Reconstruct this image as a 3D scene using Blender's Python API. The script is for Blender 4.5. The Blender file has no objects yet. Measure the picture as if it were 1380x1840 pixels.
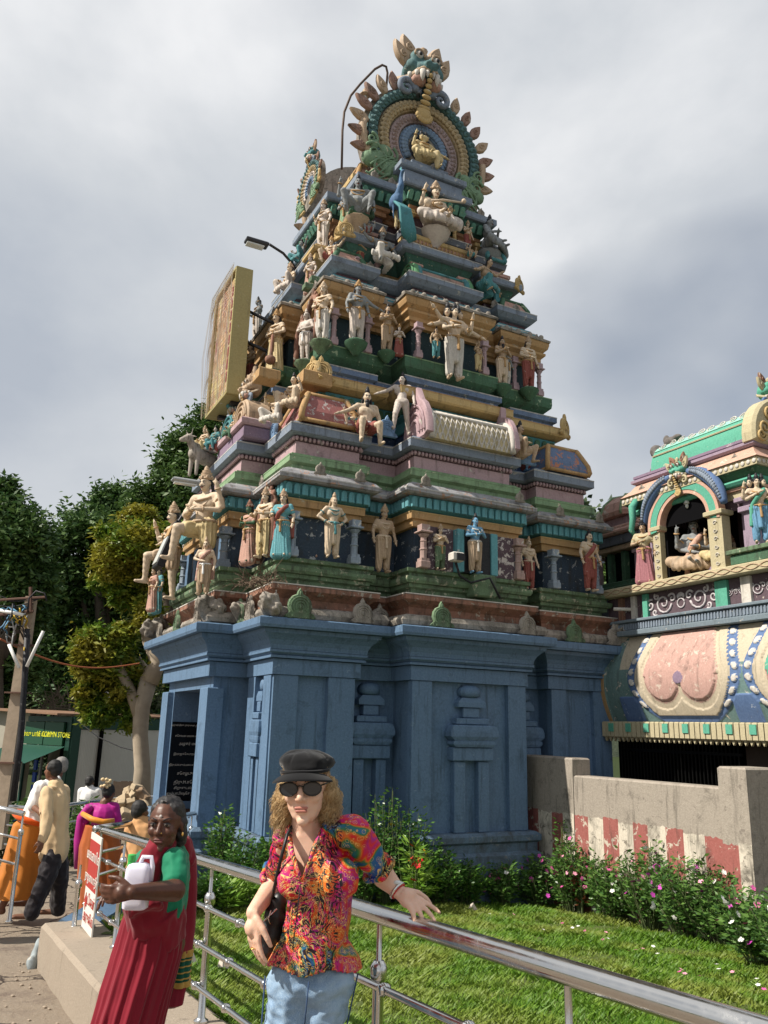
import bpy, math, random
import numpy as np
from mathutils import Vector, Matrix
import mathutils.noise as mn
rnd=random.Random(7); nr=np.random.default_rng(7)
sc=bpy.context.scene
D=bpy.data
COL=sc.collection
R=math.radians
# ---------------------------------------------------------------- camera
CF=1450.0; CP=R(14.95); CR=R(1.49); CAM=Vector((0,0,1.75))
FW=Vector((0,math.cos(CP),math.sin(CP))); _r=Vector((1,0,0)); _u=_r.cross(FW)
RT=_r*math.cos(CR)+_u*math.sin(CR); UP=-_r*math.sin(CR)+_u*math.cos(CR)
cd=D.cameras.new('camera'); cam=D.objects.new('camera',cd); COL.objects.link(cam)
cd.sensor_fit='VERTICAL'; cd.sensor_height=24; cd.lens=24*CF/1840; cd.clip_start=.05; cd.clip_end=2000
cam.matrix_world=Matrix.Translation(CAM)@Matrix((RT,UP,-FW)).transposed().to_4x4()
sc.camera=cam
# ---------------------------------------------------------------- light
SUN_AZ=251.0; SUN_EL=46.0
w=D.worlds.new("World"); sc.world=w; w.use_nodes=True
nt=w.node_tree; nt.nodes.clear(); N=nt.nodes.new; L=nt.links.new
out=N('ShaderNodeOutputWorld'); bg=N('ShaderNodeBackground'); L(bg.outputs[0],out.inputs[0]); bg.inputs[1].default_value=.066
sky=N('ShaderNodeTexSky'); sky.sky_type='NISHITA'; sky.sun_disc=False
sky.sun_elevation=R(SUN_EL); sky.sun_rotation=R(SUN_AZ)
tc=N('ShaderNodeTexCoord'); mp=N('ShaderNodeMapping'); mp.inputs['Scale'].default_value=(1,1,1.35); mp.inputs['Location'].default_value=(5,1,1)
L(tc.outputs['Generated'],mp.inputs[0])
n1=N('ShaderNodeTexNoise'); n1.inputs['Scale'].default_value=1.7; n1.inputs['Detail'].default_value=7; n1.inputs['Roughness'].default_value=.52; n1.inputs['Distortion'].default_value=.12
n2=N('ShaderNodeTexNoise'); n2.inputs['Scale'].default_value=1.3; n2.inputs['Detail'].default_value=4; n2.inputs['Roughness'].default_value=.5
L(mp.outputs[0],n1.inputs[0]); L(mp.outputs[0],n2.inputs[0])
cr=N('ShaderNodeValToRGB'); L(n1.outputs[0],cr.inputs[0])   # cloud body tone
e=cr.color_ramp.elements; e[0].position=.33; e[0].color=(5.3,5.8,6.6,1); e[1].position=.64; e[1].color=(9.9,10.0,10.2,1)
m=cr.color_ramp.elements.new(.5); m.color=(7.2,7.55,8.0,1)
cm=N('ShaderNodeValToRGB'); L(n2.outputs[0],cm.inputs[0])   # gaps
e=cm.color_ramp.elements; e[0].position=.36; e[0].color=(.45,.45,.45,1); e[1].position=.47; e[1].color=(1,1,1,1)
mx=N('ShaderNodeMix'); mx.data_type='RGBA'; L(cm.outputs[0],mx.inputs[0]); L(sky.outputs[0],mx.inputs[6]); L(cr.outputs[0],mx.inputs[7]); L(mx.outputs[2],bg.inputs[0])
sd=D.lights.new('sun','SUN'); sd.energy=5.0; sd.angle=R(.6); sd.color=(1,.93,.82)
sun=D.objects.new('sun',sd); COL.objects.link(sun)
sdir=Vector((math.sin(R(SUN_AZ))*math.cos(R(SUN_EL)),math.cos(R(SUN_AZ))*math.cos(R(SUN_EL)),math.sin(R(SUN_EL))))
sun.rotation_euler=sdir.to_track_quat('Z','Y').to_euler(); sun.location=(-20,-5,30)
sc.view_settings.view_transform='Standard'; sc.view_settings.look='None'; sc.view_settings.exposure=0.42; sc.view_settings.gamma=1; sc.view_settings.use_curve_mapping=False

# ---------------------------------------------------------------- placement helpers
def pt(x,y,d):
    """world point seen in direction (x,y) of the photograph, d metres ahead"""
    v=FW*CF+RT*(x-690)+UP*(920-y); return CAM+v*(d/v.y)
TO=Vector((1.1105,11.636,0)); TA=R(26.6); TU=Vector((math.cos(TA),math.sin(TA),0)); TV=Vector((-math.sin(TA),math.cos(TA),0))
TM=Matrix.Translation(TO)@Matrix.Rotation(TA,4,'Z')
def tw(u,v,z): return TO+TU*u+TV*v+Vector((0,0,z))
P1=Vector((-2.44,7.69,0)); RD=Vector((.484,-.875,0)); RN=Vector((.875,.484,0))
def sn(x,y):
    q=Vector((x,y,0))-P1; return q.dot(RD),q.dot(RN)
def lawn_z(x,y):
    s,n=sn(x,y); return .01+.054*max(s,-6)-.07*max(n,0)
def road_z(x,y):
    s,n=sn(x,y); return -.33+.054*max(min(s,30),-5)
# ---------------------------------------------------------------- mesh collector
class M:
    def __init__(s): s.v=[]; s.f=[]
    def add(s,vs,fs,xf=None):
        b=len(s.v)
        if xf is not None: vs=[tuple(xf@Vector(p)) for p in vs]
        s.v.extend([tuple(p) for p in vs]); s.f.extend([tuple(i+b for i in f) for f in fs]); return s
    def box(s,x0,y0,z0,x1,y1,z1,xf=None,ch=0):
        if ch<=0:
            vs=[(x0,y0,z0),(x1,y0,z0),(x1,y1,z0),(x0,y1,z0),(x0,y0,z1),(x1,y0,z1),(x1,y1,z1),(x0,y1,z1)]
            return s.add(vs,[(0,3,2,1),(4,5,6,7),(0,1,5,4),(1,2,6,5),(2,3,7,6),(3,0,4,7)],xf)
        c=ch; rings=[]
        for z,i in ((z0,c),(z0+c,0),(z1-c,0),(z1,c)):
            rings.append([(x0+i,y0+i,z),(x1-i,y0+i,z),(x1-i,y1-i,z),(x0+i,y1-i,z)])
        return s.rings(rings,xf)
    def rings(s,rings,xf=None,caps=True,closed=True):
        n=len(rings[0]); vs=[p for r in rings for p in r]; fs=[]
        for k in range(len(rings)-1):
            for i in range(n if closed else n-1):
                j=(i+1)%n; fs.append((k*n+i,k*n+j,(k+1)*n+j,(k+1)*n+i))
        if caps: fs.append(tuple(range(n-1,-1,-1))); fs.append(tuple((len(rings)-1)*n+i for i in range(n)))
        return s.add(vs,fs,xf)
    def lathe(s,prof,seg=12,c=(0,0,0),xf=None,sx=1,sy=1,rot=0):
        rg=[[(c[0]+r*sx*math.cos(2*math.pi*i/seg+rot),c[1]+r*sy*math.sin(2*math.pi*i/seg+rot),c[2]+z) for i in range(seg)] for r,z in prof]
        return s.rings(rg,xf)
    def tube(s,pts,rad,seg=8,xf=None,caps=True):
        pts=[Vector(p) for p in pts]; n=len(pts)
        if not hasattr(rad,'__len__'): rad=[rad]*n
        rg=[]; up=None
        for i in range(n):
            t=(pts[min(i+1,n-1)]-pts[max(i-1,0)]).normalized()
            if up is None:
                up=Vector((0,0,1)) if abs(t.z)<.9 else Vector((1,0,0))
            a=(up-t*up.dot(t))
            if a.length<1e-6: a=t.orthogonal()
            a.normalize(); b=t.cross(a); up=a
            rg.append([tuple(pts[i]+(a*math.cos(2*math.pi*k/seg)+b*math.sin(2*math.pi*k/seg))*rad[i]) for k in range(seg)])
        return s.rings(rg,xf,caps)
    def ell(s,c,r,seg=10,rg=6,xf=None,rot=None):
        vs=[];c=Vector(c)
        for j in range(rg+1):
            th=math.pi*j/rg
            for i in range(seg):
                ph=2*math.pi*i/seg
                p=Vector((r[0]*math.sin(th)*math.cos(ph),r[1]*math.sin(th)*math.sin(ph),r[2]*math.cos(th)))
                if rot is not None: p=rot@p
                vs.append(tuple(p+c))
        fs=[]
        for j in range(rg):
            for i in range(seg):
                k=(i+1)%seg; a=j*seg+i;b=j*seg+k;cc=(j+1)*seg+k;d=(j+1)*seg+i
                if j==0: fs.append((a,d,cc))
                elif j==rg-1: fs.append((a,d,b))
                else: fs.append((a,d,cc,b))
        return s.add(vs,fs,xf)
    def cap(s,a,b,ra,rb,seg=10):
        """tapered capsule"""
        a=Vector(a);b=Vector(b);t=b-a;l=t.length
        if l<1e-6: return s.ell(a,(ra,ra,ra),seg,6)
        t/=l; o=t.orthogonal().normalized(); q=t.cross(o); rgs=[]
        for k in range(5):
            th=math.pi/2*(k+.25)/4.25; rgs.append((a-t*ra*math.cos(th),ra*math.sin(th)))
        for k in range(1,3): rgs.append((a+t*l*k/3,ra+(rb-ra)*k/3))
        for k in range(4,-1,-1):
            th=math.pi/2*(k+.25)/4.25; rgs.append((b+t*rb*math.cos(th),rb*math.sin(th)))
        return s.rings([[tuple(c+(o*math.cos(2*math.pi*i/seg)+q*math.sin(2*math.pi*i/seg))*r) for i in range(seg)] for c,r in rgs])
    def prism(s,poly,y0,y1,xf=None,ch=0):
        """polygon in xz extruded along y (y0 front)"""
        n=len(poly)
        if ch:
            cx=sum(p[0] for p in poly)/n; cz=sum(p[1] for p in poly)/n
            def sh(p,c):
                d=math.hypot(p[0]-cx,p[1]-cz) or 1; return (cx+(p[0]-cx)*(1-c/d),cz+(p[1]-cz)*(1-c/d))
            rg=[[(p[0],y1,p[1]) for p in poly],[(p[0],y0+ch,p[1]) for p in poly],[(q[0],y0,q[1]) for q in [sh(p,ch) for p in poly]]]
        else: rg=[[(p[0],y1,p[1]) for p in poly],[(p[0],y0,p[1]) for p in poly]]
        return s.rings(rg,xf)
    def quad(s,a,b,c,d): return s.add([a,b,c,d],[(0,1,2,3)])
    def build(s,name,mat,parent=None,smooth=False,xf=None,angle=None):
        me=D.meshes.new(name); me.from_pydata([tuple(xf@Vector(p)) for p in s.v] if xf is not None else s.v,[],s.f); me.validate()
        me.materials.append(mat)
        if smooth or angle is not None:
            me.polygons.foreach_set('use_smooth',[True]*len(me.polygons))
            if angle is not None:
                try: me.set_sharp_from_angle(angle=R(angle))
                except Exception: pass
        me.update(); return link(name,me,parent)
def link(name,me,parent=None):
    o=D.objects.new(name,me); COL.objects.link(o)
    if parent is not None: o.parent=parent
    return o
def tag(o,label=None,cat=None,group=None,kind=None):
    if label: o['label']=label
    if cat: o['category']=cat
    if group: o['group']=group
    if kind: o['kind']=kind
    return o
def empty(name,loc=(0,0,0),rz=0,mw=None):
    o=D.objects.new(name,None); COL.objects.link(o); o.empty_display_size=.1
    if mw is not None: o.matrix_world=mw
    else: o.location=loc; o.rotation_euler=(0,0,rz)
    return o
def np_mesh(name,V,F4,mat,parent=None,smooth=False):
    """numpy verts (n,3), faces (m,k) -> object"""
    me=D.meshes.new(name); n=len(V); m_,k=F4.shape
    me.vertices.add(n); me.vertices.foreach_set('co',V.astype(np.float32).ravel())
    me.loops.add(m_*k); me.loops.foreach_set('vertex_index',F4.astype(np.int32).ravel())
    me.polygons.add(m_); me.polygons.foreach_set('loop_start',np.arange(m_,dtype=np.int32)*k)
    if smooth: me.polygons.foreach_set('use_smooth',np.ones(m_,dtype=bool))
    me.update(calc_edges=True); me.materials.append(mat)
    return link(name,me,parent)
def remesh(ms,name,mat,parent,voxel,smooth=2,disp=None,xf=None):
    me=D.meshes.new('tmp'); me.from_pydata(ms.v,[],ms.f); me.update()
    o=D.objects.new('tmp',me); COL.objects.link(o)
    md=o.modifiers.new('r','REMESH'); md.mode='VOXEL'; md.voxel_size=voxel; md.use_smooth_shade=True
    if smooth:
        s_=o.modifiers.new('s','SMOOTH'); s_.factor=.5; s_.iterations=smooth
    dg=bpy.context.evaluated_depsgraph_get(); dg.update()
    ev=o.evaluated_get(dg); m2=D.meshes.new_from_object(ev); m2.name=name
    D.objects.remove(o); D.meshes.remove(me)
    if disp is not None:
        n=len(m2.vertices); co=np.empty(n*3,np.float32); m2.vertices.foreach_get('co',co); no=np.empty(n*3,np.float32); m2.vertex_normals.foreach_get('vector',no)
        co=co.reshape(-1,3);no=no.reshape(-1,3); co=co+no*disp(co,no)[:,None]; m2.vertices.foreach_set('co',co.astype(np.float32).ravel())
    if xf is not None: m2.transform(xf)
    m2.materials.clear(); m2.materials.append(mat)
    m2.polygons.foreach_set('use_smooth',[True]*len(m2.polygons)); m2.update()
    return link(name,m2,parent)
# ---------------------------------------------------------------- materials
MATS={}
def srgb(r,g,b):
    f=lambda c:(c/255/12.92 if c<=10.3 else ((c/255+.055)/1.055)**2.4)
    return (f(r),f(g),f(b))
def mat_base(name):
    m=D.materials.new(name); m.use_nodes=True; t=m.node_tree; b=t.nodes['Principled BSDF']; return m,t,b
def mixc(t,fac,a,b):
    x=t.nodes.new('ShaderNodeMix'); x.data_type='RGBA'
    for i,s_ in ((0,fac),(6,a),(7,b)):
        if isinstance(s_,(int,float)): x.inputs[i].default_value=s_
        elif isinstance(s_,tuple): x.inputs[i].default_value=(*s_[:3],1)
        else: t.links.new(s_,x.inputs[i])
    return x.outputs[2]
def noise(t,scale,detail=5,rough=.55,vec=None,dist=0):
    n=t.nodes.new('ShaderNodeTexNoise'); n.inputs['Scale'].default_value=scale; n.inputs['Detail'].default_value=detail; n.inputs['Roughness'].default_value=rough; n.inputs['Distortion'].default_value=dist
    if vec is not None: t.links.new(vec,n.inputs[0])
    return n.outputs[0]
def ramp(t,fac,p0,p1,c0=(0,0,0),c1=(1,1,1)):
    r=t.nodes.new('ShaderNodeValToRGB'); t.links.new(fac,r.inputs[0]); e=r.color_ramp.elements
    e[0].position=p0;e[1].position=p1;e[0].color=(*c0,1);e[1].color=(*c1,1); return r.outputs[0]
def objvec(t,scale=(1,1,1),gen='Object'):
    c=t.nodes.new('ShaderNodeTexCoord'); m=t.nodes.new('ShaderNodeMapping'); m.inputs['Scale'].default_value=scale
    t.links.new(c.outputs[gen],m.inputs[0]); return m.outputs[0]
def bump(t,b,h,strength=.3,dist=.01):
    n=t.nodes.new('ShaderNodeBump'); n.inputs['Strength'].default_value=strength; n.inputs['Distance'].default_value=dist; t.links.new(h,n.inputs['Height']); t.links.new(n.outputs[0],b.inputs['Normal'])
def paint(name,col,dirt=.45,chip=.0,chipcol=(.5,.45,.38),rough=.75,dcol=(.045,.04,.032),bs=.25,fine=38,off=None):
    """weathered paint on plaster: tonal drift, soot patches, rain streaks, chipped spots"""
    if name in MATS: return MATS[name]
    g_=.3*col[0]+.6*col[1]+.1*col[2]; col=tuple((c*.76+g_*.24)*.80 for c in col); dirt=min(.8,dirt*1.3)
    m,t,b=mat_base(name); v=objvec(t); vs=objvec(t,(5,5,.55))
    c=mixc(t,noise(t,1.7,4,.6,v),tuple(x*.82 for x in col),tuple(min(1,x*1.14) for x in col))
    c=mixc(t,ramp(t,noise(t,fine,4,.7,v),.3,.75),c,tuple(min(.9,x*1.25+.02) for x in col))
    if chip>0: c=mixc(t,ramp(t,noise(t,9,6,.68,v,.6),.66-chip*.16,.68-chip*.16),c,chipcol)
    if dirt>0:
        d=ramp(t,noise(t,3.1,8,.72,v,.4),.72-dirt*.3,.86-dirt*.2)
        s_=ramp(t,noise(t,2.3,6,.66,vs),.66-dirt*.2,.86-dirt*.18)
        mm=t.nodes.new('ShaderNodeMath'); mm.operation='MAXIMUM'; t.links.new(d,mm.inputs[0]); t.links.new(s_,mm.inputs[1])
        m2=t.nodes.new('ShaderNodeMath'); m2.operation='MULTIPLY'; t.links.new(mm.outputs[0],m2.inputs[0]); m2.inputs[1].default_value=min(.95,.45+dirt*.6)
        c=mixc(t,m2.outputs[0],c,dcol)
    t.links.new(c,b.inputs['Base Color']); b.inputs['Roughness'].default_value=rough
    b.inputs['Specular IOR Level'].default_value=.25
    bump(t,b,noise(t,fine*1.3,6,.7,v),bs,.012)
    MATS[name]=m; return m
def plain(name,col,rough=.6,metal=0,var=.12,scale=20,bs=0,sss=0,alpha=1,spec=.4,trans=0):
    if name in MATS: return MATS[name]
    m,t,b=mat_base(name); v=objvec(t)
    c=mixc(t,noise(t,scale,4,.6,v),tuple(x*(1-var) for x in col),tuple(min(1,x*(1+var)) for x in col)); t.links.new(c,b.inputs['Base Color'])
    b.inputs['Roughness'].default_value=rough; b.inputs['Metallic'].default_value=metal; b.inputs['Specular IOR Level'].default_value=spec
    if sss: b.inputs['Subsurface Weight'].default_value=sss; b.inputs['Subsurface Radius'].default_value=(.02,.008,.004); b.inputs['Subsurface Scale'].default_value=.4
    if alpha<1: b.inputs['Alpha'].default_value=alpha
    if trans: b.inputs['Transmission Weight'].default_value=trans
    if bs: bump(t,b,noise(t,scale*2.5,5,.65,v),bs,.006)
    MATS[name]=m; return m
BLUEP=paint('grimy_blue_plinth_paint',(.10,.19,.30),.62,.25,(.22,.25,.28),rough=.8,bs=.5,dcol=(.06,.06,.055))
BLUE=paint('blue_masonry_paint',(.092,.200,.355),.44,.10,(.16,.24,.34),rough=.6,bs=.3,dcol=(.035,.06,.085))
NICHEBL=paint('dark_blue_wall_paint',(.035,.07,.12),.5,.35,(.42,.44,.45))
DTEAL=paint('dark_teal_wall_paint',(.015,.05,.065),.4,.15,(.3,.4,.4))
ORNG=paint('terracotta_paint',(.34,.135,.07),.62,.45,(.42,.37,.3))
STONE=paint('weathered_stone',(.36,.31,.25),.72,.3,(.13,.12,.10),rough=.9,bs=.6)
GREEN=paint('green_ledge_paint',(.12,.225,.10),.62,.42,(.42,.42,.30),bs=.45)
DGREEN=paint('deep_green_paint',(.045,.16,.075),.5,.22,(.3,.38,.25),bs=.4)
LGREEN=paint('light_green_paint',(.21,.38,.17),.45,.15,(.5,.5,.35))
TEAL=paint('teal_paint',(.035,.26,.29),.4,.15,(.35,.42,.38))
TURQ=paint('turquoise_paint',(.07,.36,.42),.35,.2,(.4,.45,.42))
OCHRE=paint('ochre_paint',(.50,.27,.065),.42,.22,(.45,.38,.26))
YELLOW=paint('yellow_ochre_paint',(.56,.36,.09),.4,.15,(.5,.44,.3))
PINK=paint('dusty_pink_paint',(.50,.31,.34),.42,.12,(.5,.46,.42))
SALMON=paint('salmon_paint',(.55,.28,.2),.45,.35,(.55,.5,.42))
GREYB=paint('grey_blue_slab_paint',(.20,.26,.35),.42,.2,(.42,.42,.4))
SLATE=paint('slate_slab_paint',(.12,.14,.18),.42,.2,(.35,.35,.34))
MAROON=paint('maroon_paint',(.12,.055,.07),.45,.3,(.42,.38,.36))
CREAM=paint('cream_statue_paint',(.66,.49,.31),.40,.12,(.35,.3,.24),rough=.6)
PALE=paint('pale_statue_paint',(.60,.50,.42),.36,.1,(.3,.27,.24),rough=.6)
TAN=paint('tan_statue_paint',(.50,.33,.18),.42,.15,(.3,.27,.2),rough=.6)
GREYST=paint('grey_statue_paint',(.24,.26,.27),.4,.1,(.35,.35,.3),rough=.7)
YST=paint('yellow_statue_paint',(.62,.46,.17),.34,.06,(.35,.3,.2),rough=.6)
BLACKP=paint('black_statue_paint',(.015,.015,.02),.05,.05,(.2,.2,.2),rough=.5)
REDP=paint('red_statue_paint',(.32,.06,.04),.35,.2,(.45,.35,.3))
WHITEP=paint('white_statue_paint',(.62,.57,.50),.38,.1,(.35,.32,.28))
BLSK=paint('blue_statue_paint',(.10,.33,.55),.25,.08,(.3,.4,.45))
VIOL=paint('violet_paint',(.26,.17,.27),.35,.15,(.4,.36,.38))
# ================================================================ TOWER
tower=empty('temple_tower',mw=TM.copy())
tag(tower,'tall carved and painted gateway tower in stepped tiers on a plain blue base','temple tower')
def plan(a,b,F,S,c=(0,2.55)):
    P=[]
    def side(h,sp,fn):
        cw,r,cc,p=sp
        for t,d in ((-h,0),(-(h-cw),0),(-(h-cw),-r),(-cc,-r),(-cc,p),(cc,p),(cc,-r),(h-cw,-r),(h-cw,0)): P.append(fn(t,d))
    side(a,F,lambda t,d:(c[0]+t,c[1]-b-d)); side(b,S,lambda t,d:(c[0]+a+d,c[1]+t))
    side(a,F,lambda t,d:(c[0]-t,c[1]+b+d)); side(b,S,lambda t,d:(c[0]-a-d,c[1]-t))
    return P
def offs(P,o):
    n=len(P); out=[]
    for i in range(n):
        p=P[i]; a=P[i-1]; b=P[(i+1)%n]
        e1=(p[0]-a[0],p[1]-a[1]); e2=(b[0]-p[0],b[1]-p[1]); l1=math.hypot(*e1); l2=math.hypot(*e2)
        n1=(e1[1]/l1,-e1[0]/l1); n2=(e2[1]/l2,-e2[0]/l2)
        if abs(n1[0]*n2[0]+n1[1]*n2[1])>.99: out.append((p[0]+n1[0]*o,p[1]+n1[1]*o))
        else: out.append((p[0]+(n1[0]+n2[0])*o,p[1]+(n1[1]+n2[1])*o))
    return out
def jig(x,y,z,a): return a*mn.noise(Vector((x*2.1,y*2.1,z*3.3)))
def band(name,P,prof,mat,parent=tower,wob=.008,inner=.22):
    m=M(); pr=[(prof[0][0]-inner,prof[0][1])]+list(prof)+[(prof[-1][0]-inner,prof[-1][1])]
    rg=[]
    for o,z in pr:
        Q=offs(P,o); ring=[]
        for i,q in enumerate(Q):
            ring.append((q[0]+jig(q[0],q[1],z,wob),q[1]+jig(q[1],q[0],z+7,wob),z+jig(q[0],q[1],z+3,wob)))
        rg.append(ring)
    m.rings(rg,caps=False)
    return m.build(name,mat,parent)
def row(P,off,step,fn,edges=None,minlen=.2):
    """places fn(xf) along the outline; local x along the edge, -y outward"""
    Q=offs(P,off); n=len(Q)
    for i in range(n):
        if edges is not None and i not in edges: continue
        a=Vector((*Q[i],0)); b=Vector((*Q[(i+1)%n],0)); e=b-a; l=e.length
        if l<minlen: continue
        e/=l; k=max(1,int(l/step)); nn=Vector((e.y,-e.x,0))
        Mx=Matrix((e,-nn,Vector((0,0,1)))).transposed().to_4x4()
        for j in range(k):
            xf=Mx.copy(); xf.translation=a+e*((j+.5)*l/k); fn(xf)
# edge ids: 0..8 front, 9..17 right, 18..26 back, 27..35 left
VIS=[i for i in range(36) if i<18 or i>=27]
pB=plan(2.73,2.55,(1.13,.28,.9,.3),(.95,.3,1.4,.5))
# foot and wall
band('plinth',pB,[(.16,-.9),(.16,.16),(.11,.20),(.11,.30),(.15,.33),(.15,.40),(.10,.44)],BLUEP)
def wall_base():
    # the wall has a doorway opening in the left block
    m=M(); Q=offs(pB,-.05); n=len(Q)
    for i in range(n):
        a=Q[i];b=Q[(i+1)%n]
        if i==27+4:   # left front of door block, runs from v=4.7 to v=1.3
            v0,v1=a[1],b[1]; x=a[0]
            d0,d1=v0-.41,v1+.40; zt=2.22
            for (p,q,z0,z1) in ((v0,d0,.44,2.40),(d1,v1,.44,2.40),(d0,d1,zt,2.40)): m.quad((x,p,z0),(x,q,z0),(x,q,z1),(x,p,z1))
            # reveal
            xi=x+2.2
            m.quad((x,d0,.44),(xi,d0,.44),(xi,d0,zt),(x,d0,zt)); m.quad((xi,d1,.44),(x,d1,.44),(x,d1,zt),(xi,d1,zt)); m.quad((x,d1,zt),(x,d0,zt),(xi,d0,zt),(xi,d1,zt))
        else: m.quad((*a,.44),(*b,.44),(*b,2.40),(*a,2.40))
    m.build('wall',BLUE,tower)
wall_base()
# doorway back panel, granite tablet with inscription
GRAN=plain('reddish_granite',(.13,.075,.05),.35,var=.35,scale=60)
BLKG=plain('polished_black_granite',(.006,.006,.007),.12,var=.2)
WHL=plain('engraved_white_lettering',(.55,.53,.48),.6)
dm=M(); dm.box(-3.06,3.515,-.35,-1.0,3.535,2.215); dm.build('granite_panel',GRAN,tower)
dm=M(); dm.box(-1.06,1.56,-.35,-1.0,3.51,2.215); dm.build('granite_panel',GRAN,tower)
fl=M(); fl.box(-3.3,1.5,-.5,-1.0,3.6,-.28); fl.build('threshold',GRAN,tower)
cut=M()
def text(body,size,mat,parent,xf,name='lettering',ext=.002,align='CENTER'):
    c=D.curves.new('t','FONT'); c.body=body; c.size=size; c.extrude=ext; c.align_x=align; c.resolution_u=2
    o=D.objects.new('t',c); COL.objects.link(o); dg=bpy.context.evaluated_depsgraph_get(); dg.update()
    me=D.meshes.new_from_object(o.evaluated_get(dg)); D.objects.remove(o); D.curves.remove(c)
    me.name=name; me.transform(xf); me.materials.clear(); me.materials.append(mat); return link(name,me,parent)
def texf(o,xa,ya):
    xa=Vector(xa).normalized(); ya=Vector(ya).normalized(); z=xa.cross(ya); m=Matrix((xa,ya,z)).transposed().to_4x4(); m.translation=Vector(o); return m
tb=M(); tb.box(-3.17,3.485,.55,-2.50,3.512,1.76,ch=.008); tab=tb.build('inscribed_tablet',BLKG,tower)
LN=[('அருள்மிகு முருகன் திருக்கோயில்',.15,1.66),('சோலை மலை மண்டபம்',.12,1.50),('அழகர் மலை',.12,1.38),('இராஜகோபுரம் உபயம்',.14,1.23),('திரு.A.N.சுப்பையா செட்டியார்',.15,1.07),('சோழபுரம்.',.12,.94),('திரு.M.சோமு',.17,.81),('சிறுகுடல்பட்டி.',.12,.73),('கும்பாபிஷேக நாள்:20-3-',.12,.65)]
for k_,(s_,z_,h_) in enumerate(LN):
    o_=text(s_,1.0,WHL,tab,Matrix.Identity(4),ext=.012); xs_=[v_.co.x for v_ in o_.data.vertices]; wd_=max(xs_)-min(xs_); cx_=(max(xs_)+min(xs_))/2; tgt=(.66,.50,.36,.50,.62,.34,.42,.40,.62)[k_]; sc_=min(tgt/wd_,.085)
    o_.data.transform(texf((-2.86,3.481,.60+(h_-.6)*1.03),(1,0,0),(0,0,1))@Matrix.Diagonal((tgt/wd_,sc_*1.05,sc_,1))@Matrix.Translation((-cx_,0,0)))
# jambs
jm=M(); jm.box(-3.27,1.13,-.4,-3.05,1.54,2.22,ch=.012); jm.build('door_jamb',BLUE,tower)
jm=M(); jm.box(-3.27,3.54,-.4,-3.05,3.97,2.22,ch=.012); jm.build('door_jamb',BLUE,tower)
# entablature of the base
band('architrave',pB,[(.05,2.37),(.05,2.56)],BLUE)
band('fillet_moulding',pB,[(.10,2.57),(.10,2.60),(.07,2.605),(.12,2.64),(.12,2.67)],BLUE)
band('cavetto_cornice',pB,[(.11,2.675),(.12,2.73),(.15,2.79),(.20,2.84),(.24,2.87),(.25,2.92)],BLUE)
band('cornice_slab',pB,[(.34,2.925),(.355,2.96),(.355,3.04),(.33,3.055)],BLUE)
def fpil(u0,u1,v,z0=.44,z1=2.37):
    m=M(); m.box(u0,v-.06,z0,u1,v+.06,z1,ch=.01); m.build('pilaster',BLUE,tower)
for u0,u1,v in ((-2.75,-2.42,.03),(-2.0,-1.62,.03),(-.92,-.62,-.27),(.62,.92,-.27),(1.62,1.9,.03),(2.42,2.75,.03),(-.92,-.62,.28)): 
    if v<.2: fpil(u0,u1,v)
def spil(v0,v1,u,z0=.44,z1=2.37):
    m=M(); m.box(u-.06,v0,z0,u+.06,v1,z1,ch=.01); m.build('pilaster',BLUE,tower)
for v0,v1 in ((-.0,.30),(.62,.93)): spil(v0+.02,v1,-2.71)
for v0,v1 in ((4.2,4.45),(4.8,5.08)): spil(v0,v1,-2.71)
# relief pilasters with a pot finial (engaged niches)
def relief_niche(xf,w=.66,z0=.44):
    r=empty('relief_pillar'); r.parent=tower; r.matrix_local=xf
    def pc(name,*bx):
        m=M()
        for b in bx: m.box(*b,ch=.012)
        m.build(name,BLUE,r)
    pc('shaft',(-w*.36,-.11,z0,-w*.14,.02,1.34)); pc('shaft',(w*.14,-.11,z0,w*.36,.02,1.34))
    pc('capital',(-w*.42,-.15,1.345,w*.42,.02,1.52))
    m=M(); rg=[]
    for o,z in ((.38,1.525),(.44,1.56),(.44,1.6),(.40,1.605),(.5,1.66),(.5,1.72),(.46,1.79),(.40,1.81)): rg.append([(-w*o,-.05-.3*o*w-.04,z),(w*o,-.05-.3*o*w-.04,z),(w*o,.02,z),(-w*o,.02,z)])
    m.rings(rg); m.build('cornice',BLUE,r)
    pc('block',(-w*.34,-.14,1.815,w*.34,.02,1.90)); pc('neck',(-w*.17,-.10,1.905,w*.17,.02,2.04))
    m=M(); m.rings([[(-w*a,-.07-a*w*.25,z),(w*a,-.07-a*w*.25,z),(w*a,.02,z),(-w*a,.02,z)] for a,z in ((.29,2.045),(.29,2.11),(.2,2.17))]); m.build('tray',BLUE,r)
    m=M(); m.rings([[(w*a*math.cos(t),-.02-w*a*.75*abs(math.sin(t)) if math.sin(t)<0 else .02,z) for t in [k*math.pi/6 for k in range(12)]] for a,z in ((.16,2.175),(.23,2.2),(.25,2.25),(.22,2.30),(.14,2.335))]); m.build('finial',BLUE,r,smooth=True)
def FX(u,v,z=0): return Matrix.Translation((u,v,z))
def LX(u,v,z=0): return Matrix.Translation((u,v,z))@Matrix.Rotation(R(-90),4,'Z')
relief_niche(FX(-1.26,.30)); relief_niche(FX(.0,-.24),.76); relief_niche(FX(1.28,.30),.62)
relief_niche(LX(-2.66,.47),.4)
relief_niche(LX(-2.42,1.13),.25) if False else None
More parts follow.
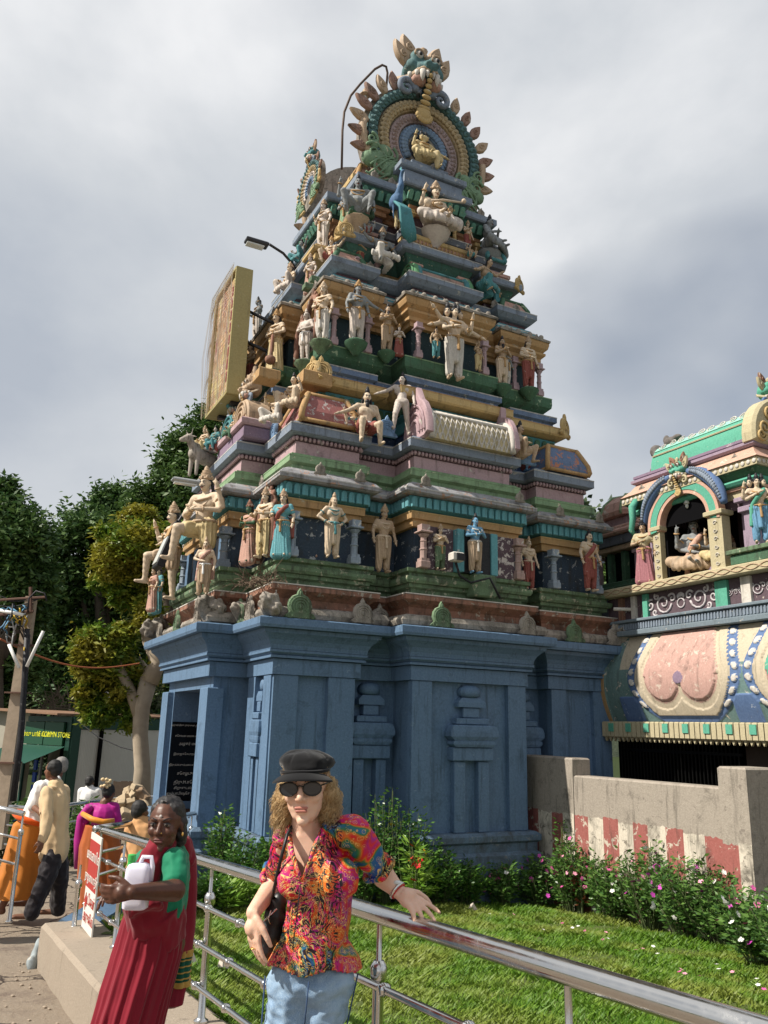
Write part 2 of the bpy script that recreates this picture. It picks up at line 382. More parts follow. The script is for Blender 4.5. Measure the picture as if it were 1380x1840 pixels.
# ---------- stone roll, terracotta band
pT=plan(2.66,2.48,(1.1,.28,.88,.28),(.92,.28,1.36,.45))
band('stone_roll_moulding',pT,[(.24,3.06),(.30,3.09),(.32,3.15),(.29,3.21),(.2,3.24)],STONE,wob=.03)
band('terracotta_band',pT,[(.10,3.245),(.10,3.34),(.14,3.38),(.22,3.44),(.22,3.50)],ORNG,wob=.01)
band('lime_edge',pT,[(.225,3.505),(.225,3.52)],WHITEP)
# ---------- green ledge
def ledge(P,z0,s,mat,o=0):
    band('ledge_moulding',P,[(.05+o,z0),(.05+o,z0+.06*s),(.11+o,z0+.08*s),(.11+o,z0+.13*s)],mat)
    band('ledge_moulding',P,[(.15+o,z0+.135*s),(.17+o,z0+.17*s),(.17+o,z0+.22*s)],mat)
    band('ledge_moulding',P,[(.11+o,z0+.225*s),(.11+o,z0+.27*s),(.15+o,z0+.29*s),(.15+o,z0+.34*s)],mat)
ledge(pT,3.54,1.0,GREEN)
p1=plan(2.62,2.44,(1.0,.30,.86,.30),(.88,.3,1.3,.45))
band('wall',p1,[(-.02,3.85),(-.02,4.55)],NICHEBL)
band('beam',p1,[(.05,4.50),(.05,4.60),(.09,4.61),(.09,4.70)],OCHRE)
band('arch_frieze',p1,[(.06,4.705),(.06,4.73),(.12,4.76),(.14,4.92)],TEAL)
AR=[]
def arch_small(m,xf,w,h,y=0,d=.03):
    pts=[(-w/2,0),(w/2,0)]+[(w/2*math.cos(t),h-w/2+w/2*math.sin(t)) for t in [math.pi*k/6 for k in range(7)]]
    m.prism(pts,y-d,y+.01,xf,ch=.008)
_a=M(); arch_small(_a,None,.085,.155); _o=_a.build('small_arch',TURQ); AM=_o.data; D.objects.remove(_o)
def inst(nm,me,xf,par=None):
    o=link(nm,me,par or tower); o.matrix_local=xf; return o
row(p1,.135,.115,lambda xf:AR.append((AM,xf@Matrix.Translation((0,0,4.755)))),VIS)
for me_,xf_ in AR: inst('small_arch',me_,xf_)
band('eave_roll',p1,[(.22,4.93),(.26,4.95),(.26,4.99),(.2,5.07),(.08,5.14)],paint('mottled_eave_stone',(.34,.34,.36),.55,.5,(.42,.24,.16),rough=.9,bs=.5),wob=.02)
# hara : green, pink, bead, slab
pH=plan(2.56,2.38,(.98,.27,.84,.30),(.86,.27,1.2,.42))
band('green_moulding',pH,[(.06,5.15),(.06,5.22),(.12,5.25),(.12,5.33),(.08,5.335),(.08,5.38)],LGREEN)
band('pink_band',pH,[(.0,5.385),(.0,5.58)],PINK)
bd=M(); row(pH,.03,.062,lambda xf:bd.ell((0,0,5.625),(.027,.03,.036),6,4,xf),VIS); tag(bd.build('bead_row',PINK,tower,smooth=True),kind='stuff')
band('bead_bed',pH,[(.02,5.585),(.02,5.66)],MAROON)
band('parapet_slab',pH,[(.08,5.665),(.13,5.69),(.13,5.80),(.05,5.87)],GREYB)
# teal recess wall behind the shrines
pR=plan(2.12,2.1,(.8,.2,.8,.25),(.7,.2,.95,.3))
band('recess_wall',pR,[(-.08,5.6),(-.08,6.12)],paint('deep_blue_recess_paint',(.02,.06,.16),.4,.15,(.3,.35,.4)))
band('teal_frieze',pR,[(-.04,6.12),(-.04,6.3),(.04,6.34),(.06,6.52)],TEAL)
ar=M(); row(pR,.055,.13,lambda xf:arch_small(ar,xf@Matrix.Translation((0,0,6.36)),.1,.13),VIS); tag(ar.build('small_arches',DGREEN,tower),kind='stuff')
band('yellow_cornice',pR,[(.08,6.53),(.20,6.57),(.22,6.60),(.22,6.70),(.10,6.76)],YELLOW)
band('blue_slab',pR,[(.04,6.765),(.04,6.83),(.09,6.86),(.09,6.94),(.02,6.99)],paint('mottled_blue_slab',(.12,.2,.36),.42,.25,(.4,.42,.42)))
EDGE=paint('worn_pale_edge',(.50,.49,.46),.5,.3,(.3,.3,.28),rough=.9)
def edge(P,o,z,mat=None): band('worn_edge',P,[(o,z),(o,z+.018)],mat or EDGE,wob=.01,inner=.03)
edge(pH,.134,5.80); edge(pH,.124,5.33,LGREEN); edge(pR,.224,6.70,OCHRE); edge(pR,.094,6.94); edge(p1,.264,4.99); edge(p1,.094,4.70,YELLOW)
# ---------- tier two
p2=plan(2.0,1.97,(.74,.22,.70,.24),(.62,.22,.9,.3))
ledge2=[band('ledge',p2,[(-.02,7.0),(.02,7.02),(.15,7.14),(.16,7.2),(.16,7.3),(.12,7.32)],DGREEN)]
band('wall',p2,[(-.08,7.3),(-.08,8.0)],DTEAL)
band('ochre_cornice',p2,[(.0,7.93),(.0,8.0),(.04,8.02),(.04,8.08),(.10,8.14),(.10,8.18),(.06,8.19),(.13,8.26),(.15,8.33),(.15,8.38)],OCHRE)
band('stone_edge',p2,[(.17,8.385),(.18,8.42),(.1,8.48)],STONE,wob=.025)
cr_=M(); row(p2,.12,.2,lambda xf:cr_.ell((0,0,8.46),(.05,.04,.05),7,5,xf),VIS); tag(cr_.build('crest_row',STONE,tower,smooth=True),kind='stuff')
p2b=plan(1.9,1.89,(.66,.2,.62,.2),(.6,.2,.8,.26))
band('turquoise_step',p2b,[(.08,8.485),(.08,8.56),(.02,8.565),(.02,8.64)],TURQ)
band('maroon_neck',p2b,[(-.06,8.645),(-.06,8.74)],MAROON)
band('slate_slab',p2b,[(-.02,8.745),(.03,8.77),(.08,8.82),(.10,8.84),(.10,8.92),(.04,8.95)],GREYB)
edge(p2b,.104,8.92); edge(p2,.164,7.3,LGREEN); edge(p2b,.084,8.56,WHITEP)
# ---------- tier three
p3=plan(1.56,1.65,(.5,.18,.56,.2),(.46,.18,.75,.22))
band('wall',p3,[(-.06,8.9),(-.06,9.2)],MAROON)
band('ochre_band',p3,[(-.02,9.15),(-.02,9.22)],OCHRE)
band('green_cornice',p3,[(-.02,9.225),(.02,9.27),(.08,9.36),(.10,9.42)],paint('moss_teal_paint',(.03,.15,.11),.45,.25,(.4,.38,.3)))
band('blue_slab',p3,[(.20,9.425),(.22,9.45),(.22,9.54),(.14,9.57)],GREYB)
band('frieze',p3,[(.03,9.575),(.03,9.68),(.07,9.70),(.07,9.76)],SALMON)
br_=M(); row(p3,.05,.07,lambda xf:br_.ell((0,0,9.64),(.022,.025,.035),5,4,xf),VIS); tag(br_.build('bead_row',SALMON,tower),kind='stuff')
p3b=plan(1.46,1.57,(.46,.16,.54,.22),(.42,.16,.7,.22))
band('slate_step',p3b,[(.02,9.765),(.04,9.80),(.04,9.86),(.10,9.88),(.12,9.98),(.04,10.02)],SLATE)
# yellow dentilled moulding in front of the centre block
ym=M(); ym.box(-.62,.64,9.6,.62,.9,9.74,ch=.01); ym.box(-.66,.6,9.745,.66,.9,9.83,ch=.015); ym.build('yellow_moulding',YELLOW,tower)
de=M()
for k in range(17): de.box(-.62+k*.0735,.615,9.67,-.585+k*.0735,.66,9.74)
tag(de.build('dentils',OCHRE,tower),kind='stuff')
edge(p3,.224,9.54); edge(p3b,.124,9.98)
# ---------- neck
p4=plan(1.16,1.33,(.42,.16,.42,.3),(.38,.16,.6,.26))
band('neck_wall',p4,[(-.05,9.95),(-.05,10.46)],MAROON)
band('orange_beam',p4,[(.0,10.42),(.0,10.5),(.05,10.52),(.05,10.58)],paint('orange_beam_paint',(.50,.22,.07),.4,.15,(.45,.38,.26)))
band('lotus_cornice',p4,[(.05,10.585),(.08,10.62),(.19,10.74),(.2,10.8)],paint('dark_lotus_green',(.02,.11,.08),.35,.1,(.3,.35,.25)))
ar=M(); row(p4,.17,.13,lambda xf:arch_small(ar,xf@Matrix.Translation((0,.03,10.6))@Matrix.Rotation(R(30),4,'X'),.1,.17),VIS); tag(ar.build('lotus_petals',paint('lotus_green',(.08,.30,.2),.3,.15,(.4,.4,.2)),tower),kind='stuff')
band('grey_slab',p4,[(.25,10.805),(.27,10.83),(.27,10.94),(.2,10.97)],GREYB)
# ---------- barrel roof
bz=11.0; m=M(); sec=[]
def barsec(s,zz): 
    out=[]
    for k in range(17):
        t=math.pi*(k/16); x=1.04*math.cos(t)*(1+.10*math.sin(t*1.0)); z=1.34*math.sin(t)**.9
        out.append((x*s,z*s))
    return out
rg=[]
for v in np.linspace(1.35,3.75,10):
    rg.append([(x,v,bz+z) for x,z in barsec(1,0)])
m.rings(rg); m.build('barrel_roof',paint('barrel_roof_paint',(.30,.25,.2),.5,.3),tower,smooth=False)
rb=M()
for v in np.linspace(1.5,3.6,10): rb.tube([(x*1.02,v,bz+z*1.02) for x,z in barsec(1,0)],.035,6)
rb.build('roof_rib',PINK,tower,smooth=True)
cl=M(); cl.box(-1.35,1.2,10.975,1.35,3.9,11.06,ch=.02); cl.build('roof_slab',STONE,tower)
# finials on the ridge
for v in np.linspace(1.9,3.3,4):
    f=M(); f.lathe([(.02,0),(.09,.02),(.05,.08),(.13,.18),(.15,.27),(.1,.36),(.04,.4),(.06,.44),(.015,.58),(.004,.62)],12,(0,v,bz+1.32)); f.build('kalasam_finial',plain('brass_finial',(.5,.33,.1),.4,.8),tower,smooth=True)

# ---------------------------------------------------------------- gable ornament (kirtimukha arch)
def spiral(cx,cz,r,turns,dirn=1,a0=0,w0=.05,w1=.018,y=0,n=28):
    p=[];w=[]
    for k in range(n):
        s=k/(n-1); a=a0+dirn*turns*2*math.pi*s; rr=r*(1-.86*s); p.append((cx+rr*math.cos(a),y,cz+rr*math.sin(a))); w.append(w0+(w1-w0)*s)
    return p,w
def flame(m,x,z,a,h,w,y,d,xf=None):
    h*=1.25; w*=1.15
    """pointed leaf in the gable plane pointing at angle a, bent tip"""
    pts=[]
    prof=[(0,.35),(.2,.8),(.45,1),(.7,.75),(.9,.3),(1,.0)]
    L_=[( h*s, w/2*q+ (s**2)*w*.15) for s,q in prof]; R_=[(h*s,-w/2*q+(s**2)*w*.15) for s,q in prof[:-1]]
    loop=L_+R_[::-1]
    ca,sa=math.cos(a),math.sin(a)
    P=[(x+ca*p-sa*q, z+sa*p+ca*q) for p,q in loop]
    m.prism(P[::-1],y-d,y,xf,ch=w*.12)
    q,wd=spiral(x+ca*h*.42,z+sa*h*.42,w*.3,1.3,1,a,w*.07,w*.03,y-d-.004,12); m.tube(q,wd,5,xf)
def gable(name,xf,s,small=False,mats=None):
    """arched gable of concentric scalloped rings; local x right, z up, -y outward; s=radius"""
    g=empty(name); g.parent=tower; g.matrix_local=xf
    T,Y,P_,B_,G_,F_=mats or (GT,GY,GP_,GBl,GGr,TAN)
    A0,A1=R(-38),R(218)
    def ring(nm,r0,r1,y,mat,n=48,thick=.1,a0=A0,a1=A1):
        m=M(); rg=[]
        for k in range(n+1):
            a=a0+(a1-a0)*k/n; c,si=math.cos(a),math.sin(a)*1.04
            rm=(r0+r1)/2; hw=(r1-r0)/2
            rg.append([( (rm-hw)*c*s,(y+thick*.5)*s,(rm-hw)*si*s),((rm-hw*.9)*c*s,(y-.02)*s,(rm-hw*.9)*si*s),(rm*c*s,(y-.05)*s,rm*si*s),((rm+hw*.9)*c*s,(y-.02)*s,(rm+hw*.9)*si*s),((rm+hw)*c*s,(y+thick*.5)*s,(rm+hw)*si*s)])
        m.rings(rg,caps=True,closed=True); return m.build(nm,mat,g,smooth=True,angle=50)
    def scal(nm,r,n,rad,y,mat,rx=1,a0=A0,a1=A1,inner=True):
        m=M(); m.ell((0,0,0),(rad*rx*s,.03*s,rad*.62*s),8,6)
        if inner: m.ell((0,-.025*s,0),(rad*rx*.45*s,.018*s,rad*.3*s),6,4)
        o=m.build(nm,mat,g,smooth=True); me=o.data; D.objects.remove(o)
        if small:
            mm=M()
        for k in range(n):
            a=a0+(a1-a0)*(k+.5)/n
            o=link(nm,me,g); o.matrix_local=Matrix.Translation((r*math.cos(a)*s,y*s,r*math.sin(a)*1.04*s))@Matrix.Rotation(-a,4,'Y')
    # back plate
    m=M(); poly=[(1.08*math.cos(a)*s,1.1*math.sin(a)*s) for a in [A0+(A1-A0)*k/30 for k in range(31)]]+[(-.6*s,-.82*s),(.6*s,-.82*s)]
    m.prism(poly,.04*s,.22*s); m.build('back_plate',STONE,g)
    ring('teal_ring',.84,1.0,-.03,T); scal('teal_lobe',.92,26 if small else 44,.075,-.07,T)
    ring('gold_ring',.63,.83,-.0,Y); scal('gold_lobe',.73,22 if small else 40,.088,-.05,Y)
    ring('rose_ring',.45,.62,.02,P_); scal('rose_lobe',.535,18 if small else 32,.05,-.025,P_)
    ring('blue_ring',.27,.44,.03,B_); scal('blue_petal',.355,14 if small else 26,.075,-.01,B_,inner=False)
    m=M(); m.ell((0,.05*s,0),(.27*s,.03*s,.27*s),18,6); m.build('dark_centre',BLACKP,g)
    # flames round the rim
    for k in range(8 if small else 18):
        n=8 if small else 18
        a=R(-20)+R(220)*(k/(n-1))
        if R(68)<a<R(112): continue
        f=M(); flame(f,1.0*math.cos(a)*s,1.04*math.sin(a)*s,a+(.35 if a<R(90) else -.35)*(1 if a<R(90) or a>R(90) else 0),.27*s,.15*s,0,.06*s); f.build('flame_leaf',paint('flame_rust_paint',(.36,.19,.13),.5,.2,(.4,.36,.28)) if k%3 else F_,g,smooth=True,angle=40)
    # green sea-beast scrolls at the two feet
    for sg in (-1,1):
        m=M()
        base=[(.62,-.62,.2),(.8,-.5,.16),(.95,-.55,.13),(.72,-.36,.13),(.9,-.3,.1),(.5,-.72,.13)]
        for bx,bz_,rr in base: m.ell((sg*bx*s,-.04*s,bz_*s),(rr*s*1.1,.09*s,rr*s),12,8)
        for (cx,cz,r_,tu,a0) in ((.66,-.42,.15,1.6,2.0),(.9,-.45,.16,1.5,.5),(.78,-.66,.17,1.5,3.6),(.5,-.62,.13,1.4,5.0),(.95,-.24,.1,1.5,1.4)):
            q,wd=spiral(sg*cx*s,cz*s,r_*s,tu,sg,a0 if sg>0 else math.pi-a0,.026*s,.012*s,-.11*s); m.tube(q,wd,6)
        for k in range(5):
            p=[(sg*(.52+.02*k+.45*t)*s,-.12*s,(-.5-.055*k-.22*t+.12*math.sin(t*3+k))*s) for t in np.linspace(0,1,9)]; m.tube(p,.016*s,5)
        m.build('scroll_beast',G_,g,smooth=True)
        m=M(); q=[(sg*(1.06+.02*math.sin(t*3))*s*math.cos(t),.0,1.06*s*math.sin(t)) for t in np.linspace(R(-55),R(-12),12)]
        q=[((1.08*s*math.cos(t))*sg,-.03*s,1.02*s*math.sin(t)) for t in np.linspace(R(-50),R(5),14)]; m.tube(q,[.06*s]*14,7)
        q=[((.28+.66*t)*sg*s,-.04*s,(-.88+.0*t+.12*t*t)*s) for t in np.linspace(0,1,10)]; m.tube(q,.055*s,7)
        m.build('rim_band',F_,g,smooth=True)
    return g
def lion_face(parent,xf,s,mats=(TEAL,TAN,GREYB,WHITEP,ORNG)):
    """kirtimukha-like lion mask on top of a gable"""
    g=empty('lion_mask'); g.parent=tower; g.matrix_local=xf; T,F_,B_,W_,O_=mats
    m=M(); m.ell((0,.12*s,.34*s),(.3*s,.24*s,.30*s)); m.ell((0,-.1*s,.22*s),(.22*s,.2*s,.16*s)); m.ell((0,-.24*s,.2*s),(.12*s,.1*s,.09*s))
    for sg in (-1,1):
        m.ell((sg*.15*s,-.08*s,.44*s),(.12*s,.12*s,.15*s)); m.ell((sg*.22*s,-.02*s,.3*s),(.12*s,.16*s,.12*s)); m.ell((sg*.06*s,-.3*s,.22*s),(.06*s,.06*s,.05*s))
    remesh(m,'mask_head',T,g,.022*s,2)
    for sg in (-1,1):
        e=M(); e.ell((sg*.15*s,-.175*s,.44*s),(.06*s,.05*s,.065*s),12,8); e.build('eye',W_,g,smooth=True)
        e=M(); e.ell((sg*.15*s,-.218*s,.435*s),(.03*s,.02*s,.034*s),10,6); e.build('pupil',BLACKP,g,smooth=True)
        e=M(); e.tube([(sg*.15*s+.085*s*math.cos(a),-.19*s,.44*s+.09*s*math.sin(a)) for a in np.linspace(-.3,math.pi+.3,12)],.018*s,6); e.build('eyelid_ring',O_,g,smooth=True)
        e=M(); e.tube([(sg*(.02+.36*t)*s,(-.26+.42*t*t)*s,(.12+.05*math.sin(t*7))*s) for t in np.linspace(0,1,14)],[.032*s]*14,7); e.tube([(sg*(.02+.36*t)*s,(-.24+.42*t*t)*s,(.16+.05*math.sin(t*7))*s) for t in np.linspace(0,1,14)],[.026*s]*14,7); e.build('lip',F_,g,smooth=True)
        for k in range(4):
            t=M(); x=(.05+.075*k)*s; y=(-.25+.42*(k*.2)**2)*s; big=1.9 if k==1 else 1
            t.lathe([(.035*s*big**.5,0),(.03*s*big**.5,-.05*s*big),(.008*s,-.1*s*big)],8,(sg*x,y,.12*s)); t.build('tooth',W_,g,smooth=True)
        e=M(); e.ell((sg*.13*s,-.12*s,.02*s),(.13*s,.1*s,.09*s)); e.build('mouth',SALMON,g,smooth=True)
        # ears / horn flames
        f=M(); flame(f,sg*.26*s,.3*s,R(90)-sg*R(28),.38*s,.2*s,.02*s,.08*s); f.build('ear',F_,g,smooth=True,angle=40)
        f=M(); flame(f,sg*.16*s,.5*s,R(90)-sg*R(22),.36*s,.22*s,.06*s,.08*s); f.build('horn',O_,g,smooth=True,angle=40)
        q,wd=spiral(sg*.3*s,-.12*s,.16*s,1.4,-sg,R(180) if sg>0 else 0,.06*s,.02*s,-.06*s); 
        e=M(); e.tube([(sg*.06*s,-.06*s,-.06*s),(sg*.1*s,-.06*s,-.18*s)]+q,[.03*s,.05*s]+wd,8); e.build('whisker_scroll',B_,g,smooth=True)
    c=M(); c.lathe([(.05*s,0),(.09*s,.05*s),(.05*s,.12*s),(.08*s,.17*s),(.02*s,.24*s)],10,(0,0,.55*s)); c.build('crest',F_,g,smooth=True)
    b=M()
    for k in range(7): b.ell((0,-.26*s+k*.03*s,(.06-.075*k)*s),((.035+.012*k)*s,.035*s,.04*s),8,6)
    for k in range(9): a=R(200+k*17.5); b.ell((.12*s*math.cos(a),-.08*s,-.5*s+.12*s*math.sin(a)),(.04*s,.03*s,.05*s),7,5)
    b.ell((0,-.06*s,-.48*s),(.13*s,.05*s,.13*s),12,8); b.build('tongue_pendant',YELLOW,g,smooth=True)
    return g
GT=paint('gable_teal',(.07,.20,.21),.5,.12,(.4,.38,.3),bs=.5); GY=paint('gable_gold',(.50,.36,.16),.5,.12,(.45,.42,.36),bs=.5); GP_=paint('gable_rose',(.44,.31,.30),.5,.15,(.5,.46,.42),bs=.5); GBl=paint('gable_blue',(.16,.28,.45),.45,.12,(.4,.4,.4),bs=.4); GGr=paint('gable_green',(.17,.32,.16),.5,.12,(.45,.45,.3),bs=.5)
gable('front_gable',FX(-.02,1.18,12.08),1.17)
lion_face(None,FX(-.12,1.1,13.30),1.22,(GT,TAN,GREYB,WHITEP,TAN))
gable('side_gable',LX(-1.72,2.55,11.55),.5,True,(GT,GY,PALE,GBl,GGr,YELLOW))
lion_face(None,LX(-1.7,2.55,12.14),.45)
gable('back_gable',FX(0,3.95,12.08)@Matrix.Rotation(math.pi,4,'Z'),1.17,True)
# ---------------------------------------------------------------- shrines, columns, medallions on the tower
def medallion_mesh(nm,s,mat,style=0):
    m=M()
    prof=[(0,1.0),(.10,.86),(.14,.72),(.36,.62),(.52,.42),(.58,.15),(.5,-.1),(.62,-.2),(.74,-.3),(.62,-.4),(.3,-.38),(0,-.4)]
    poly=[(x*s,z*s) for x,z in prof]+[(-x*s,z*s) for x,z in prof[-2:0:-1]]
    m.prism(poly[::-1],-.09*s,.06*s,ch=.05*s)
    for r in (.46,.34,.22,.1): m.tube([(r*s*math.cos(a),-.1*s,(.12+r*math.sin(a))*s) for a in np.linspace(-.6,math.pi+.6,16)],.035*s,5)
    for sg in (-1,1):
        q,w_=spiral(sg*.5*s,-.26*s,.13*s,1.2,sg,0,.03*s,.015*s,-.1*s,12); m.tube(q,w_,5)
    m.ell((0,-.1*s,.12*s),(.07*s,.05*s,.12*s),8,6); m.ell((0,-.09*s,.74*s),(.05*s,.04*s,.12*s),6,5)
    o=m.build(nm,mat,None,smooth=True,angle=45); me=o.data; D.objects.remove(o); return me
MG=medallion_mesh('green_medallion',.26,GREEN); MS=medallion_mesh('stone_medallion',.25,STONE)
MY=medallion_mesh('gold_medallion',.30,YELLOW); MB=medallion_mesh('blue_medallion',.24,paint('blue_medallion_paint',(.13,.27,.48),.35,.15)); MSm=medallion_mesh('small_crest',.13,STONE)
MGs=medallion_mesh('green_fan',.3,paint('bright_green_paint',(.08,.33,.12),.35,.2,(.4,.45,.3)))
def place(me,xf,name='medallion'):
    o=link(name,me,tower); o.matrix_local=xf; return o
for i,(u,v) in enumerate(((-2.55,-.30),(-1.65,-.27),(-1.25,.02),(-.62,-.58),(.80,-.58),(1.25,.02),(1.9,-.27),(2.7,-.27))):
    place([MG,MS,MS,MG,MS,MS,MG,MS][i],FX(u,v+.0,3.16)@Matrix.Rotation(R(-6),4,'X')@Matrix.Scale(1.0+.12*(i==0),4))
for i,(u,v) in enumerate(((-3.0,.35),(-3.0,.8),(-3.45,1.3),(-3.45,2.55),(-3.45,3.8),(-3.0,4.6))): place([MS,MG][i%2],LX(u,v,3.15))
for (u,v) in ((-1.0,-.9),(2.6,-.5)): pass
def stone_knob(u,v,z,s,seed):
    m=M(); rr=random.Random(seed)
    for k in range(5): m.ell((u+rr.uniform(-.5,.5)*s,v+rr.uniform(-.4,.4)*s,z+rr.uniform(0,.6)*s),(s*rr.uniform(.3,.5),)*3,8,6)
    m.cap((u,v,z),(u-.6*s,v-.5*s,z+.5*s),.4*s,.22*s); m.cap((u+.2*s,v,z+.6*s),(u+.3*s,v,z+1.1*s),.2*s,.1*s)
    remesh(m,'worn_beast_head',STONE,tower,.018,1,disp=lambda co,no:.022*np.sin(co[:,0]*34+co[:,2]*21)*np.sin(co[:,2]*47+co[:,1]*29))
stone_knob(-3.35,1.08,3.2,.28,1); stone_knob(-2.95,.85,3.15,.25,2); stone_knob(-2.92,-.22,3.15,.22,3); stone_knob(2.95,-.2,3.18,.25,4); stone_knob(-3.45,4.1,3.2,.28,5)
def column(u,v,z0,z1,r,mat,rot=0):
    h=z1-z0; me_key=('col',round(h,2),r,mat.name)
    if me_key not in MATS:
        m=M(); q=r*1.45
        m.box(-q,-q,0,q,q,.16*h,ch=.01); m.box(-q*.85,-q*.85,.16*h,q*.85,q*.85,.22*h)
        m.lathe([(r*1.05,.22*h),(r*.95,.26*h),(r*.95,.40*h),(r*1.15,.42*h),(r*1.15,.44*h),(r*.9,.46*h),(r*.9,.60*h),(r*1.1,.62*h),(r*.85,.64*h),(r*.85,.70*h),(r*1.3,.74*h),(r*1.6,.78*h),(r*1.0,.80*h)],8,rot=math.pi/8)
        m.box(-q*1.35,-q*1.35,.80*h,q*1.35,q*1.35,.85*h,ch=.01); m.box(-q*.9,-q*.9,.85*h,q*.9,q*.9,h)
        o=m.build('column',mat,None,smooth=True,angle=35); MATS[me_key]=o.data; D.objects.remove(o)
    o=link('column',MATS[me_key],tower); o.location=(u,v,z0); o.rotation_euler.z=rot
BLCOL=paint('blue_column_paint',(.25,.33,.42),.4,.4,(.5,.5,.45)); PKCOL=paint('pink_column_paint',(.46,.30,.33),.35,.1); SALC=paint('salmon_column_paint',(.42,.26,.22),.42,.3,(.5,.46,.4))
for u,v,mt in ((-2.62,-.07,BLCOL),(-1.72,-.07,BLCOL),(-.80,-.37,SALC),(.80,-.37,SALC),(1.70,-.07,BLCOL),(2.55,-.07,BLCOL)): column(u,v,3.885,4.5,.05,mt)
for u,v in ((-1.95,.45),(-1.38,.45),(-.62,.2),(.62,.2),(1.40,.45),(1.92,.45)): column(u,v,7.32,7.93,.04,PKCOL)
for v in (.9,1.15,1.8,3.3): column(-2.08 if v<1.5 else -2.38,v,7.32,7.93,.04,PKCOL,0)
for v in (1.3,3.75): column(-3.15,v,3.885,4.5,.06,BLCOL)
for u,v in ((-1.45,.78),(-1.1,.78),(1.45,.84),(-.5,.66),(.5,.66)): column(u,v,8.95,9.16,.03,PKCOL)
for u,v in ((-.44,.85),(.44,.85),(-1.1,1.15),(1.1,1.15)): column(u,v,9.98,10.44,.04,YELLOW)
for v in (2.05,2.55,3.05): column(-1.35,v,9.98,10.44,.035,ORNG)
# doorway of the tier-one centre block
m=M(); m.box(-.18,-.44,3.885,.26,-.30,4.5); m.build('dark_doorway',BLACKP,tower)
for u in (-.3,.27): m=M(); m.box(u,-.46,3.885,u+.11,-.3,4.5,ch=.008); m.build('door_post',TURQ,tower)
for u0,u1 in ((-.72,-.31),(.39,.74)): m=M(); m.box(u0,-.355,3.885,u1,-.3,4.5); m.build('door_side_panel',paint('peeling_maroon_paint',(.11,.06,.08),.4,.75,(.5,.45,.42)),tower)
m=M(); m.box(-.05,-.50,3.56,.32,-.3,3.88,ch=.02); m.build('ledge_block',GREEN,tower)
# tower side openings (left, long side) with blue posts
for v in (1.5,2.05,3.0,3.5): m=M(); m.box(-3.14,v,3.5,-3.02,v+.16,4.5,ch=.01); m.build('blue_post',BLUE,tower)
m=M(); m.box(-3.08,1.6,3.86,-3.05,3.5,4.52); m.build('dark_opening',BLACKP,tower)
for v in (1.9,2.4,3.1): m=M(); m.box(-2.36,v,7.25,-2.26,v+.1,8.0); m.build('blue_post',GREYB,tower)
# shrine roofs
def kuta(u,v,z,w,d,h,body,trim):
    m=M(); sec=[(1.0,0),(1.06,.1),(1.02,.35),(.86,.7),(.74,.95),(.70,1.0)]
    m.rings([[(u-w/2*s,v-d/2*s,z+h*t),(u+w/2*s,v-d/2*s,z+h*t),(u+w/2*s,v+d/2*s,z+h*t),(u-w/2*s,v+d/2*s,z+h*t)] for s,t in sec]); b=m.build('corner_shrine_roof',body,tower)
    m=M()
    for sx,sy in ((-1,-1),(1,-1),(1,1),(-1,1)): m.tube([(u+sx*w/2*s,v+sy*d/2*s,z+h*t) for s,t in sec],.045,6)
    for t,s in ((1.0,.70),(0.03,1.02)):
        c=[(u-w/2*s,v-d/2*s,z+h*t),(u+w/2*s,v-d/2*s,z+h*t),(u+w/2*s,v+d/2*s,z+h*t),(u-w/2*s,v+d/2*s,z+h*t)]
        for i in range(4): m.tube([c[i],c[(i+1)%4]],.035,6)
    m.build('roof_trim',trim,tower,smooth=True)
REDW=paint('flaking_red_paint',(.36,.10,.09),.35,.6,(.45,.42,.4)); BLOR=paint('blue_red_mottled',(.10,.17,.32),.35,.6,(.4,.17,.1))
